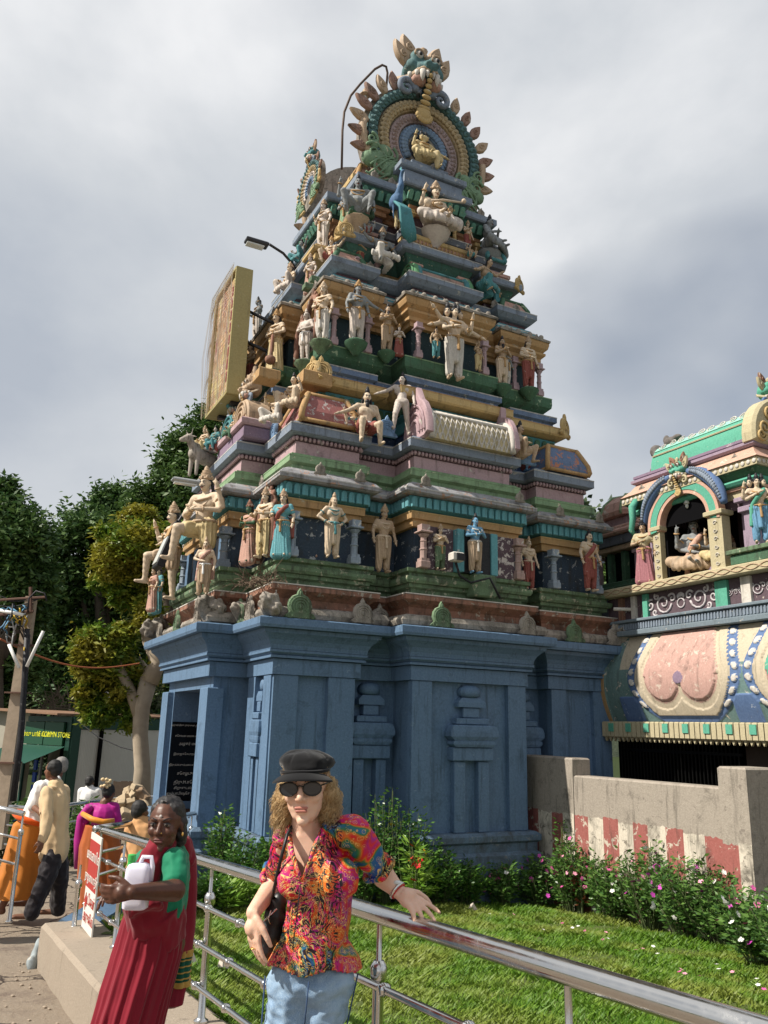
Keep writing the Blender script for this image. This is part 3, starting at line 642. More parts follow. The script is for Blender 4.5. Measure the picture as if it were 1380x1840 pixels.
def shala(u0,u1,v,z,r,h,body,trim,axis='u',lat=None,ends=PINK):
    """barrel vaulted shrine roof"""
    sec=[(math.cos(t)*(1+.12*math.sin(2*t)**2),math.sin(t)) for t in np.linspace(-.15,math.pi+.15,15)]
    X=(lambda a,c,zz:(a,v+c,zz)) if axis=='u' else (lambda a,c,zz:(v+c,a,zz))
    m=M(); m.rings([[X(a,c*r,z+h*s) for c,s in sec] for a in (u0,u1)]); m.build('barrel_shrine_roof',body,tower,smooth=True,angle=60)
    m=M()
    for a in np.linspace(u0+.04,u1-.04,2): m.tube([X(a,c*r*1.04,z+h*s*1.04) for c,s in sec],.05,7)
    for c,s in (sec[4],sec[7],sec[10]): m.tube([X(u0,c*r*1.02,z+h*s*1.02),X(u1,c*r*1.02,z+h*s*1.02)],.028,6)
    m.build('roof_trim',trim,tower,smooth=True)
    if lat:
        m=M(); n=int((u1-u0)/.09)
        for k in range(-3,n+1):
            for dr in (-1,1):
                p=[]
                for c,s in sec[7:] if axis=='u' else sec[7:]:
                    pass
                q=[]
                for j,t in enumerate(np.linspace(.0,1,8)):
                    i=t*(len(sec)//2); i0=int(i); i1=min(i0+1,len(sec)-1); f=i-i0
                    # front half of the section (towards -v)
                    c=-(sec[i0][0]*(1-f)+sec[i1][0]*f); s=sec[i0][1]*(1-f)+sec[i1][1]*f
                    a=u0+.09*k+(.27*t if dr>0 else .27*(1-t))
                    if u0+.05<a<u1-.05: q.append(X(a,c*r*1.015,z+h*s*1.015))
                if len(q)>1: m.tube(q,.011,4)
        m.build('lattice',lat,tower)
    for a,sg in ((u0,-1),(u1,1)):
        m=M(); pts=[]
        for t in np.linspace(0,math.pi,11): pts.append((math.cos(t)*r*1.25,math.sin(t)*h*1.35))
        pts=[(r*.9,-.05),(r*1.25,0)]+pts[1:-1]+[(-r*1.25,0),(-r*.9,-.05)]
        pts.insert(len(pts)//2,(0,h*1.75))
        rot=Matrix.Rotation(R(90*sg),4,'Z') if axis=='u' else (Matrix.Rotation(0 if sg<0 else math.pi,4,'Z'))
        loc=Matrix.Translation(X(a,0,z)); m.prism(pts,-.07,.03,loc@rot,ch=.02)
        for k,rr in enumerate((.95,.7,.45)): m.tube([(math.cos(t)*r*rr,-.085,math.sin(t)*h*rr+.05) for t in np.linspace(0,math.pi,10)],.022,5,loc@rot)
        m.build('shrine_gable',ends,tower,smooth=True,angle=40)
kuta(-2.12,.5,5.875,.82,.9,.46,REDW,OCHRE); kuta(2.15,.5,5.875,.82,.9,.46,BLOR,OCHRE); kuta(-2.12,4.6,5.875,.82,.9,.46,REDW,OCHRE)
LATY=paint('yellow_white_vault_paint',(.56,.44,.2),.5,.5,(.6,.55,.48))
shala(-.72,.78,-.06,5.9,.30,.46,LATY,WHITEP,lat=WHITEP)
shala(-.5,.5,.68,8.95,.2,.24,paint('striped_vault_paint',(.42,.24,.17),.5,.4),TEAL,ends=MATS['bright_green_paint'])
kuta(1.62,.98,8.95,.55,.55,.26,SALMON,DGREEN); kuta(-1.62,.98,8.95,.5,.5,.26,SALMON,DGREEN); 
# extra upper shrines and mouldings on the left shoulder
kuta(-1.02,1.55,11.0,.55,.6,.42,SALMON,OCHRE)
m=M(); m.box(-1.42,1.2,10.98,-.72,1.9,11.1,ch=.015); m.build('yellow_moulding',YELLOW,tower)
kuta(-1.40,.98,10.0,.36,.36,.22,SALMON,DGREEN); kuta(1.32,1.02,10.0,.36,.36,.22,STONE,TEAL)
for u_ in (-.46,.46): m=M(); m.box(u_-.09,.60,8.95,u_+.09,.78,9.2,ch=.01); m.box(u_-.12,.57,9.2,u_+.12,.78,9.26,ch=.01); m.build('pier',SALMON,tower)
for u_,v_ in ((-1.25,.72),(-1.7,.95),(1.2,.72),(1.62,.66)): place(MSm,FX(u_,v_,9.0))
for u_ in (-1.1,-.75,.75,1.1): place(MSm,FX(u_,.98 if abs(u_)>1 else 1.0,10.98))
for u_,v_ in ((-2.0,.52),(-1.4,.52),(-.6,.28),(-.1,.28),(.45,.28),(1.4,.52),(1.95,.52)): place(MSm,FX(u_,v_,8.42))
for v_ in (.8,1.3,1.9,2.6,3.3,4.0): place(MSm,LX(-2.46 if v_>1.5 else -2.16,v_,8.42)); place(MSm,LX(-3.1 if v_>1.3 else -2.82,v_,5.08))
# corner medallions of the yellow cornice and others
for u,v,rz in ((-2.2,.28,-20),(2.3,.28,30),(-2.3,.35,-70)): place(MY,FX(u,v,6.72)@Matrix.Rotation(R(rz),4,'Z'))
for u,v,rz in ((-1.72,.70,-15),(1.74,.72,25),(-1.78,.8,-75)): place(MY,FX(u,v,9.52)@Matrix.Rotation(R(rz),4,'Z')@Matrix.Scale(.8,4))
place(MB,FX(-1.22,.02,5.95)); place(MB,FX(1.30,.02,5.95)); place(MB,LX(-2.62,.98,5.95))
for u,v in ((-2.3,-.15),(-1.7,-.15),(-.82,-.45),(.8,-.45),(1.8,-.15),(2.6,-.15)): place(MSm,FX(u,v,5.1))
# projecting yellow stub beams at upper left
for sx,v in ((-1,.5),): m=M(); m.box(-2.5,.18,6.5,-2.05,.45,6.72,ch=.02); m.build('beam_end',OCHRE,tower)
# left long side: lion gables, purple blocks
for v,mt,s in ((1.45,TAN,.62),(2.15,TEAL,.55)):
    m=M(); m.box(-3.05,v-.35,5.86,-2.3,v+.35,6.05,ch=.02); m.build('violet_block',VIOL,tower)
    m=M(); m.box(-3.1,v-.38,6.055,-2.3,v+.38,6.17,ch=.02); m.build('violet_slab',PINK,tower)
    g=M(); pts=[(math.cos(t)*.33,math.sin(t)*.33) for t in np.linspace(-.2,math.pi+.2,16)]
    g.prism(pts,-.06,.3,LX(-2.95,v,6.24),ch=.03)
    for rr in (.28,.2,.12): g.tube([(math.cos(t)*rr,-.075,math.sin(t)*rr) for t in np.linspace(0,math.pi,12)],.018,5,LX(-2.95,v,6.24))
    g.build('vault_gable',mt,tower,smooth=True,angle=40)
    lion_face(None,LX(-2.9,v,6.62),s*.85,(mt,mt,GREYB,WHITEP,mt))
for v in (.35,.75): pass
# arches on corners
def arch_frame(xf,w,h,r,mat,par=tower,nm='arch_frame'):
    m=M(); q=[(-w/2,0,0),(-w/2,0,h*.3)]+[(-w/2*math.cos(t)*(1.06),0,h*.5+h*.5*math.sin(t)) for t in np.linspace(.0,math.pi,12)]+[(w/2,0,h*.3),(w/2,0,0)]
    m.tube(q,[r]*len(q),8,xf); 
    for k in range(9):
        t=math.pi*(k+.5)/9; m.ell((-w/2*math.cos(t)*1.2,0,h*.5+h*.58*math.sin(t)),(r*.8,r*.5,r*.9),6,4,xf)
    m.ell((0,0,h*1.08),(r*.9,r*.7,r*2.2),8,6,xf)
    return m.build(nm,mat,par,smooth=True)
arch_frame(LX(-2.82,.42,3.9),.55,.95,.06,ORNG); arch_frame(FX(-2.32,-.2,3.9)@Matrix.Rotation(R(-35),4,'Z'),.01,.01,.01,ORNG)
arch_frame(LX(-2.2,.75,7.35),.42,.85,.05,ORNG); arch_frame(LX(-2.2,1.2,7.3),.36,.68,.045,ORNG)
# green slanted scroll brackets left of tier three
m=M(); m.box(-2.25,1.0,8.5,-1.8,1.15,8.62,ch=.02); m.box(-2.15,1.0,8.65,-1.7,1.15,8.77,ch=.02); m.build('green_bracket',GREEN,tower)
# ================================================================ FIGURES
def head_shape(m,X,s,ears=True,nose=1.0):
    rot=X.to_3x3().normalized()
    def E_(c,r,seg=12,rg=8): m.ell(X@(Vector(c)*s),[q*s for q in r],seg,rg,rot=rot)
    def C_(a,b,ra,rb): m.cap(X@(Vector(a)*s),X@(Vector(b)*s),ra*s,rb*s,8)
    E_((0,.06,.12),(.325,.40,.37),16,10); E_((0,-.11,-.12),(.265,.27,.36)); E_((0,-.15,-.30),(.20,.2,.17)); E_((0,-.30,-.41),(.085,.075,.075))
    C_((0,-.355,.06),(0,-.455*nose,-.09),.034,.052); E_((.05,-.39,-.115),(.038,.045,.034)); E_((-.05,-.39,-.115),(.038,.045,.034))
    E_((.15,-.27,-.09),(.11,.1,.1)); E_((-.15,-.27,-.09),(.11,.1,.1)); C_((-.16,-.325,.125),(.16,-.325,.125),.045,.045)
    C_((-.07,-.365,-.225),(.07,-.365,-.225),.022,.022); C_((-.055,-.36,-.275),(.055,-.36,-.275),.026,.026)
    if ears: E_((.325,.03,-.03),(.035,.08,.12)); E_((-.325,.03,-.03),(.035,.08,.12))
def face_paint(X,s,parent,browmat,eyes=True,whites=None,mouth=None,iris=None,moustache=False,bindi=None,brow=.014,ew=1.0):
    rot=X.to_3x3().normalized()
    def E_(m,c,r,seg=8,rg=6): m.ell(X@(Vector(c)*s),[q*s for q in r],seg,rg,rot=rot)
    if whites:
        for sg in (-1,1):
            m=M(); E_(m,(sg*.135,-.325,.035),(.062*ew,.05,.036*ew),10,6); m.build('eye',whites,parent,smooth=True)
            m=M(); E_(m,(sg*.135,-.367,.035),(.026,.014,.027),8,6); m.build('iris',iris or browmat,parent,smooth=True)
    m=M()
    for sg in (-1,1):
        q=[X@(Vector((sg*(.06+.17*t),-.375+.07*t*t,.115+.045*math.sin(t*2.6)))*s) for t in np.linspace(0,1,6)]; m.tube(q,[brow*s*1.3*(1-.5*t) for t in np.linspace(0,1,6)],5)
        if whites: 
            q=[X@(Vector((sg*(.075+.13*t),-.375+.03*t*t,.055+.018*math.sin(t*3.1)))*s) for t in np.linspace(0,1,6)]; m.tube(q,.008*s,4)
    m.build('eyebrows',browmat,parent,smooth=True)
    if moustache:
        m=M()
        for sg in (-1,1):
            q=[X@(Vector((sg*(.01+.2*t),-.42+.12*t,-.175-.03*math.sin(t*3)+.05*t*t))*s) for t in np.linspace(0,1,7)]; m.tube(q,[.034*s*(1-.7*t) for t in np.linspace(0,1,7)],6)
        m.build('moustache',browmat,parent,smooth=True)
    if mouth:
        m=M(); m.cap(X@(Vector((-.075,-.375,-.228))*s),X@(Vector((.075,-.375,-.228))*s),.020*s,.020*s,6); m.cap(X@(Vector((-.06,-.372,-.268))*s),X@(Vector((.06,-.372,-.268))*s),.024*s,.024*s,6); m.build('lips',mouth,parent,smooth=True)
    if bindi:
        m=M(); E_(m,(0,-.345,.19),(.03,.02,.032)); m.build('forehead_mark',bindi,parent,smooth=True)
ARM={'down':((.175,.01,.64),(.185,-.05,.49)),'pray':((.17,-.05,.645),(.012,-.15,.72)),'hip':((.235,.03,.65),(.13,-.06,.55)),'up':((.21,-.05,.67),(.2,-.12,.83)),
 'out':((.25,-.02,.69),(.37,-.06,.63)),'fwd':((.18,-.05,.64),(.10,-.19,.62)),'chest':((.18,-.03,.64),(.03,-.13,.655)),'belly':((.18,-.02,.65),(.02,-.12,.60)),'far':((.22,-.05,.76),(.34,-.08,.86)),'over':((.2,-.1,.8),(.12,-.2,.9))}
LEG={'stand':[((-.06,-.01,.27),(-.065,.01,.04)),((.06,-.01,.27),(.065,.01,.04))],'sit':[((-.24,-.14,.0),(.04,-.22,-.02)),((.24,-.14,.0),(-.06,-.20,.02))],
 'lalita':[((-.22,-.14,.03),(.02,-.2,-.01)),((.14,-.2,.01),(.15,-.2,-.22))],'chair':[((-.11,-.22,.03),(-.11,-.19,-.22)),((.11,-.22,.0),(.13,-.19,-.24))],
 'raise':[((-.1,-.22,.47),(-.16,-.2,.22)),((.07,-.0,.27),(.08,.02,.04))],'squat':[((-.2,-.2,.14),(-.15,-.16,-.1)),((.2,-.2,.14),(.15,-.16,-.1))],
 'walk':[((-.10,-.1,.28),(-.12,-.06,.06)),((.08,.03,.27),(.12,.12,.05))],'kneel':[((-.1,-.22,.08),(-.1,-.2,-.16)),((.1,-.1,-.14),(.1,.12,-.16))]}
def figure(name,xf,h,label,group=None,arms=('down','down'),legs='stand',skin=CREAM,top=None,bottom=('dhoti',YST),crown=None,hair=BLACKP,beard=None,moustache=False,jewel=OCHRE,belly=0,lean=0,heads=1,extra_arms=None,cat='statue',turn=0,gar2=None,shawl=None,wide=1.0,base=None):
    root=empty(name,mw=TM@xf@Matrix.Scale(h,4)); tag(root,label,cat,group)
    pz=.50 if legs in ('stand','raise','walk') else {'sit':.10,'lalita':.24,'chair':.24,'squat':.16,'kneel':.22}[legs]
    dz=pz-.50
    def P(p): 
        x,y,z=p; z+=dz; y-=lean*max(0,z-pz); return Vector((x*wide,y,z))
    pel,chest,neck=P((0,0,.50)),P((0,-.005,.71)),P((0,0,.825))
    sh=[P((-.115,0,.785)),P((.115,0,.785))]
    hd=P((0,-.02,.905)); X=Matrix.Translation(hd)@Matrix.Rotation(R(turn),4,'Z')@Matrix.Rotation(R(lean*25+6),4,'X')
    m=M()
    m.cap(pel+Vector((-.035,0,0)),pel+Vector((.035,0,0)),.075,.075); m.cap(pel,chest,.072+belly*.03,.078); m.cap(chest+Vector((-.045,0,0)),chest+Vector((.045,0,0)),.075,.075)
    if belly: m.ell(P((0,-.03,.58)),(.10+belly*.03,.09+belly*.03,.10),12,8)
    m.cap(sh[0],sh[1],.04,.04); m.cap(chest,neck,.06,.032); m.cap(neck,hd,.032,.034)
    if heads==1: head_shape(m,X,.145)
    else:
        for k in range(heads):
            a=(k-(heads-1)/2); head_shape(m,Matrix.Translation(hd+Vector((a*.085,abs(a)*.04,0)))@Matrix.Rotation(R(a*38),4,'Z'),.125,ears=False)
    hands=[]
    AL=[(arms[0],0),(arms[1],1)]+[(e,i%2) for i,e in enumerate(extra_arms or [])]
    for key,i in AL:
        sg=-1 if i==0 else 1; el,ha=ARM[key]; e=P((sg*el[0],el[1],el[2])); q=P((sg*ha[0],ha[1],ha[2]))
        m.cap(sh[i],e,.036,.028); m.cap(e,q,.028,.019); d=(q-e).normalized(); m.cap(q,q+d*.035,.022,.018)
        m.cap(q+d*.02,q+d*.075,.014,.008); m.cap(q+d*.01+Vector((-sg*.012,-.01,0)),q+d*.05+Vector((-sg*.03,-.01,0)),.009,.007); hands.append((e,q,d))
    lj=LEG[legs]; LL=[]
    for i,(kn,an) in enumerate(lj):
        sg=-1 if i==0 else 1; hip=pel+Vector((sg*.052,0,-.01))
        if legs in ('stand','raise','walk'): k_=Vector(kn);a_=Vector(an)
        else: k_=Vector((kn[0],kn[1],kn[2]+pz));a_=Vector((an[0],an[1],an[2]+pz))
        m.cap(hip,k_,.062,.044); m.cap(k_,a_,.044,.026); ft=Vector((sg*.02,-.09,-.012)); m.cap(a_+Vector((0,.015,-.012)),a_+ft,.024,.018); LL.append((hip,k_,a_))
    remesh(m,'body',skin,root,.0105,1,disp=lambda co,no:.0016*np.sin(co[:,2]*95+3*co[:,0]*20))
    # garments
    if bottom:
        kind,bm=bottom; m=M()
        if kind=='dhoti':
            m.cap(pel+Vector((-.045,0,.02)),pel+Vector((.045,0,.02)),.084,.084)
            for hip,k_,a_ in LL: m.cap(hip,k_,.074,.058); m.cap(k_,k_+(a_-k_)*.82,.058,.046)
            for z in (0,): m.cap(pel+Vector((0,-.07,0)),pel+Vector((0,-.055,-.26 if legs=='stand' else -.04)),.022,.034)
        elif kind=='shorts':
            m.cap(pel+Vector((-.045,0,.02)),pel+Vector((.045,0,.02)),.086,.086)
            for hip,k_,a_ in LL: m.cap(hip,hip+(k_-hip)*.55,.076,.07)
        elif kind=='skirt':
            m.cap(pel+Vector((-.035,0,.03)),pel+Vector((.035,0,.03)),.085,.085)
            for t in np.linspace(0,1,14): m.cap(Vector((-.045-.035*t,0,.48-.44*t)),Vector((.045+.035*t,0,.48-.44*t)),.070+.012*t,.070+.012*t,14)
        elif kind=='lap':
            m.cap(pel+Vector((-.05,0,.0)),pel+Vector((.05,0,.0)),.09,.09)
            for hip,k_,a_ in LL: m.cap(hip,k_,.078,.062); m.cap(k_,a_,.060,.04)
            for t in np.linspace(-.22,.22,9): m.ell((t,-.17-.06*math.cos(t*6),pz-.06),(.035,.04,.06),7,5)
        fr=30
        remesh(m,{'dhoti':'dhoti','shorts':'shorts','skirt':'skirt','lap':'lower_garment'}[kind],bm,root,.0115,1,disp=lambda co,no:.0065*np.sin(fr*np.arctan2(co[:,1]+.02,co[:,0])*.6+co[:,2]*8))
        b=M(); b.tube([(.09*math.cos(a)*1.25*wide,.085*math.sin(a),pz+.055) for a in np.linspace(0,2*math.pi,20)],.014,6); 
        if legs=='stand': b.ell((0,-.1,pz+.04),(.03,.02,.03)); b.cap((0,-.1,pz+.04),(.01,-.1,pz-.12),.014,.02)
        b.build('belt',jewel,root,smooth=True)
    if top:
        m=M(); m.cap(P((0,0,.62)),chest,.079,.084); m.cap(chest+Vector((-.05,0,0)),chest+Vector((.05,0,0)),.081,.081)
        for (e,q,d),i in zip(hands[:2],(0,1)): m.cap(sh[i],sh[i]+(e-sh[i])*.7,.045,.038)
        m.cap(sh[0],sh[1],.044,.044); remesh(m,'blouse',top,root,.0135,2)
    if shawl:
        m=M(); m.tube([P((.1,.03,.82)),P((.06,-.08,.76)),P((-.03,-.1,.66)),P((-.09,-.04,.56)),P((-.11,-.02,.4)),P((-.12,-.02,.25))],[.03,.035,.04,.035,.032,.03],8)
        m.tube([P((.1,.03,.82)),P((.12,.07,.7)),P((.12,.08,.5)),P((.13,.07,.3))],[.03,.045,.05,.045],8); remesh(m,'shawl',shawl,root,.013,2)
    # hair, crown, beard
    for k in range(heads):
        a=(k-(heads-1)/2) if heads>1 else 0
        XX=X if heads==1 else Matrix.Translation(hd+Vector((a*.085,abs(a)*.04,0)))@Matrix.Rotation(R(a*38),4,'Z')
        if hair and k!=5:
            m=M(); rot=XX.to_3x3(); m.ell(XX@Vector((0,.022,.028)),(.052,.058,.050),10,8,rot=rot); 
            if crown is None or heads>1: m.ell(XX@Vector((0,.01,.085)),(.032,.034,.045),9,6); m.ell(XX@Vector((0,.01,.12)),(.02,.02,.03),8,5)
            for sg in (-1,1):
                for t in range(5): m.ell(XX@Vector((sg*(.046+.004*t),.035,.0-.022*t)),(.018,.018,.018),6,5)
            m.build('hair',hair,root,smooth=True)
        if crown is not None and heads==1:
            m=M(); cx=XX@Matrix.Translation((0,.012,.035)); m.lathe([(.052,0),(.062,.012),(.056,.022),(.058,.04),(.048,.045),(.050,.066),(.038,.07),(.038,.09),(.024,.095),(.02,.115),(.006,.135)],12,xf=cx)
            for q in range(8): a_=q*math.pi/4; m.ell(cx@Vector((.058*math.cos(a_),.058*math.sin(a_),.022)),(.012,.012,.016),6,4)
            m.build('crown',crown,root,smooth=True,angle=45)
        face_paint(XX,.145 if heads==1 else .125,root,BLACKP,whites=WHITEP,iris=BLACKP,moustache=moustache,mouth=REDP,brow=.022,ew=1.25)
        if beard is not None:
            m=M(); m.ell(XX@Vector((0,-.035,-.062)),(.033,.03,.032),9,6); m.ell(XX@Vector((0,-.045,-.10)),(.026,.024,.045),8,6); m.ell(XX@Vector((0,-.048,-.14)),(.014,.014,.03),7,5); m.build('beard',beard,root,smooth=True)
    if jewel:
        m=M(); m.tube([P((.075*math.cos(a),-.03+.06*math.sin(a),.775+.035*math.sin(a))) for a in np.linspace(math.pi,2*math.pi,12)],.011,6)
        m.tube([P((.07*math.cos(a),-.045+.045*math.sin(a),.76+.09*math.sin(a))) for a in np.linspace(math.pi,2*math.pi,14)],.008,5)
        for e,q,d in hands:
            for c_ in (q-d*.02,): 
                o_=d.orthogonal().normalized(); p_=d.cross(o_); m.tube([c_+(o_*math.cos(a)+p_*math.sin(a))*.025 for a in np.linspace(0,2*math.pi,9)],.008,5)
        for i in (0,1):
            c_=sh[i]+(hands[i][0]-sh[i])*.5; d=(hands[i][0]-sh[i]).normalized(); o_=d.orthogonal().normalized(); p_=d.cross(o_); m.tube([c_+(o_*math.cos(a)+p_*math.sin(a))*.037 for a in np.linspace(0,2*math.pi,9)],.009,5)
        tag(m.build('jewellery',jewel,root,smooth=True),kind='stuff')
    if base is not None:
        m=M(); m.lathe([(.04,-.22),(.1,-.14),(.17,-.07),(.19,-.02),(.17,0)],10); m.build('bracket',base,root,smooth=True,angle=50)
    return root
def F_(u,v,z,rz=0): return Matrix.Translation((u,v,z))@Matrix.Rotation(R(rz),4,'Z')
# tier one, front
figure('deity_statue',F_(-2.14,-.28,3.88),.86,'cream statue of a man with a teal cloth knotted at his waist, hands on hips',arms=('hip','hip'),skin=CREAM,bottom=('dhoti',CREAM),hair=TAN,jewel=TEAL,shawl=None)
figure('deity_statue',F_(-1.25,-.02,3.82),.93,'tan crowned statue with long necklace between two columns left of the tower centre',arms=('down','down'),skin=TAN,bottom=('dhoti',TAN),crown=TAN,top=TAN,jewel=CREAM)
figure('deity_statue',F_(-.05,-.52,3.86),.84,'blue-skinned statue praying in the turquoise doorway of the lowest tier',arms=('chest','pray'),skin=BLSK,bottom=('dhoti',TAN),jewel=WHITEP,hair=BLACKP)
figure('attendant_statue',F_(1.18,-.12,3.80),.80,'cream statue with red loincloth half behind the salmon column',arms=('down','down'),skin=CREAM,bottom=('dhoti',REDP),hair=TAN,jewel=CREAM)
figure('deity_statue',F_(2.22,-.30,3.86),.95,'cream moustached statue in a long red robe near the right corner of the lowest tier',arms=('down','down'),skin=CREAM,bottom=('dhoti',REDP),hair=BLACKP,moustache=True,top=CREAM,shawl=REDP,jewel=OCHRE)
# corner group
figure('goddess_statue',F_(-2.78,-.10,3.86,-42),.86,'goddess statue in a teal sari at the left front corner of the lowest tier',arms=('fwd','down'),skin=CREAM,bottom=('skirt',TURQ),top=TURQ,shawl=REDP,crown=TAN)
figure('deity_statue',F_(-2.92,.22,3.88,-60),.92,'cream crowned statue under the orange arch beside the goddess in teal',arms=('fwd','fwd'),skin=CREAM,bottom=('dhoti',YST),crown=TAN)
figure('attendant_statue',F_(-3.02,.58,3.86,-70),.84,'statue with green arms in an orange robe at the left end of the corner group',arms=('pray','fwd'),skin=DGREEN,bottom=('skirt',SALMON),top=SALMON,crown=ORNG)
# left face guardians
figure('guardian_statue',F_(-3.48,1.28,3.62,-55),1.62,'largest cream guardian statue in yellow shorts with one leg raised and a tall crown',arms=('chest','up'),legs='raise',skin=CREAM,bottom=('shorts',YST),crown=TAN,moustache=True,wide=1.12,shawl=None,jewel=TAN,extra_arms=['down','fwd'])
figure('attendant_statue',F_(-3.50,.95,3.42,-30),.78,'small cream boy statue with a sash in front of the largest guardian',arms=('belly','down'),skin=CREAM,bottom=('dhoti',TAN),hair=TAN,jewel=None,shawl=SALMON)
figure('guardian_statue',F_(-3.50,3.2,3.62,-80),1.55,'farther guardian statue of the left face, leg crossed and hand raised',arms=('up','belly'),legs='raise',skin=CREAM,bottom=('shorts',TAN),crown=TAN,moustache=True,wide=1.1,extra_arms=['down','chest'])
for k,(v,du,cl,lab) in enumerate(((3.75,0,TURQ,'small statue in a turquoise skirt at the left edge below the farther guardian'),(3.55,.12,SALMON,'small statue in salmon clothes below the farther guardian'),(4.05,.0,DGREEN,'small statue with green blouse at the far left edge of the ledge'))):
    figure('attendant_statue',F_(-3.55-du,v,3.5,-75),.75-.05*k,lab,arms=('pray','down'),skin=CREAM,bottom=('skirt',cl),top=cl if k else TURQ,crown=TAN if k==1 else None)
# parapet level
figure('sage_statue',F_(-1.58,-.02,5.62,-8),1.16,'seated cream sage statue with a long black beard and topknot',arms=('out','down'),legs='chair',skin=CREAM,bottom=('shorts',REDP),beard=BLACKP,jewel=None,turn=-8)
figure('dancer_statue',F_(-.98,.02,5.95,-25),.98,'pale dancing woman statue leaning with one arm stretched out',arms=('out','down'),legs='walk',skin=PALE,bottom=None,jewel=None,lean=-.25,turn=-35)
figure('sage_statue',F_(1.05,-.12,5.80,28),1.0,'seated moustached statue with clasped hands at the right end of the vaulted roof',arms=('fwd','chest'),legs='squat',skin=TAN,bottom=('shorts',TAN),moustache=True,jewel=None)
figure('carrier_statue',F_(-2.72,.62,5.92,-60),.78,'statue with a blue turban carrying an ochre box on the shoulder',arms=('over','over'),legs='squat',skin=CREAM,bottom=('lap',WHITEP),hair=GREYB,moustache=True)
figure('carrier_statue',F_(-2.55,.40,6.1,-60),.86,'cream statue with long black hair behind the red corner roof',arms=('fwd','up'),legs='squat',skin=CREAM,bottom=('lap',CREAM))
# tier two
figure('deity_statue',F_(-1.66,.26,7.36),.98,'four armed grey-white crowned statue in the middle tier, left front',arms=('down','down'),extra_arms=['fwd','out'],skin=GREYST,bottom=('dhoti',PALE),crown=OCHRE,top=GREYST,base=DGREEN)
figure('sage_statue',F_(-1.12,.30,7.34),.80,'tan bearded sage statue with joined hands in the middle tier recess',arms=('pray','pray'),skin=TAN,bottom=('dhoti',TAN),beard=BLACKP,base=DGREEN)
figure('deity_statue',F_(-.06,.04,7.02),1.28,'many-headed cream statue with tall black hair and several arms, centre of the middle tier',arms=('fwd','out'),extra_arms=['out','up','far','fwd'],skin=CREAM,bottom=('dhoti',WHITEP),heads=3,top=None)
figure('sage_statue',F_(.98,.22,7.22),.86,'brown bearded sage statue praying beside the right pink column',arms=('pray','pray'),skin=TAN,bottom=('dhoti',CREAM),beard=BLACKP,base=DGREEN)
figure('deity_statue',F_(1.58,.30,7.32),.92,'statue in red cloth with a drum at the right end of the middle tier',arms=('belly','down'),skin=CREAM,bottom=('dhoti',REDP),crown=TAN,top=CREAM,base=DGREEN)
figure('deity_statue',F_(-2.14,.46,7.33,-55),.95,'smooth cream statue in white under the taller orange arch',arms=('belly','down'),skin=CREAM,bottom=('dhoti',WHITEP),hair=TAN,crown=CREAM,base=GREEN)
figure('attendant_statue',F_(-2.26,.82,7.12,-60),.86,'pale pink boy statue under the lower orange arch',arms=('belly','belly'),skin=PALE,bottom=('shorts',PALE),hair=PALE,jewel=None,base=GREEN)
figure('guardian_statue',F_(-2.50,1.55,7.18,-62),1.05,'cream guardian statue resting both hands on an orange club',arms=('belly','belly'),skin=CREAM,bottom=('skirt',YST),crown=OCHRE,moustache=True,base=DGREEN)
# tier three
figure('deity_statue',F_(-1.08,.66,8.98,-5),1.02,'grey moustached statue with white trousers holding up a gold medallion',arms=('far','hip'),legs='kneel',skin=GREYST,bottom=('lap',WHITEP),crown=TAN,moustache=True,wide=1.1)
figure('deity_statue',F_(.86,.60,9.0,22),.98,'bent tan statue with green skirt reaching towards the right gold medallion',arms=('out','far'),legs='kneel',skin=TAN,bottom=('lap',TEAL),lean=.35,jewel=TAN)
# tier four
figure('demon_statue',F_(-1.47,.84,9.90,-22),1.22,'stout grey demon statue with black moustache seated under the big arch',arms=('up','down'),legs='squat',base=TAN,skin=GREYST,bottom=('shorts',GREYST),moustache=True,belly=1,wide=1.25)
figure('goddess_statue',F_(-.08,.66,10.02),1.50,'seated pale goddess statue in a tall crown playing a long lute',base=PALE,arms=('up','fwd'),extra_arms=['fwd'],legs='sit',skin=CREAM,bottom=('lap',PALE),crown=TAN,top=None)
figure('attendant_statue',F_(1.26,.98,10.2,32),1.25,'dark grey statue with folded hands seated at the right edge below the arch',arms=('pray','pray'),legs='sit',base=GREYST,skin=GREYST,bottom=('lap',GREYST),moustache=True,jewel=None)
figure('deity_statue',F_(-.14,.98,11.42),1.12,'cream many-headed statue seated inside the big round arch',arms=('up','down'),extra_arms=['up','out'],legs='lalita',skin=YST,bottom=('lap',YST),heads=2,wide=1.05,beard=None)
m=M(); m.box(-.62,.78,10.975,.55,1.2,11.2,ch=.02); m.box(-.72,.72,11.205,.62,1.2,11.34,ch=.02); m.box(-.45,.84,11.345,.30,1.2,11.5,ch=.02); m.build('statue_seat',GREYB,tower)
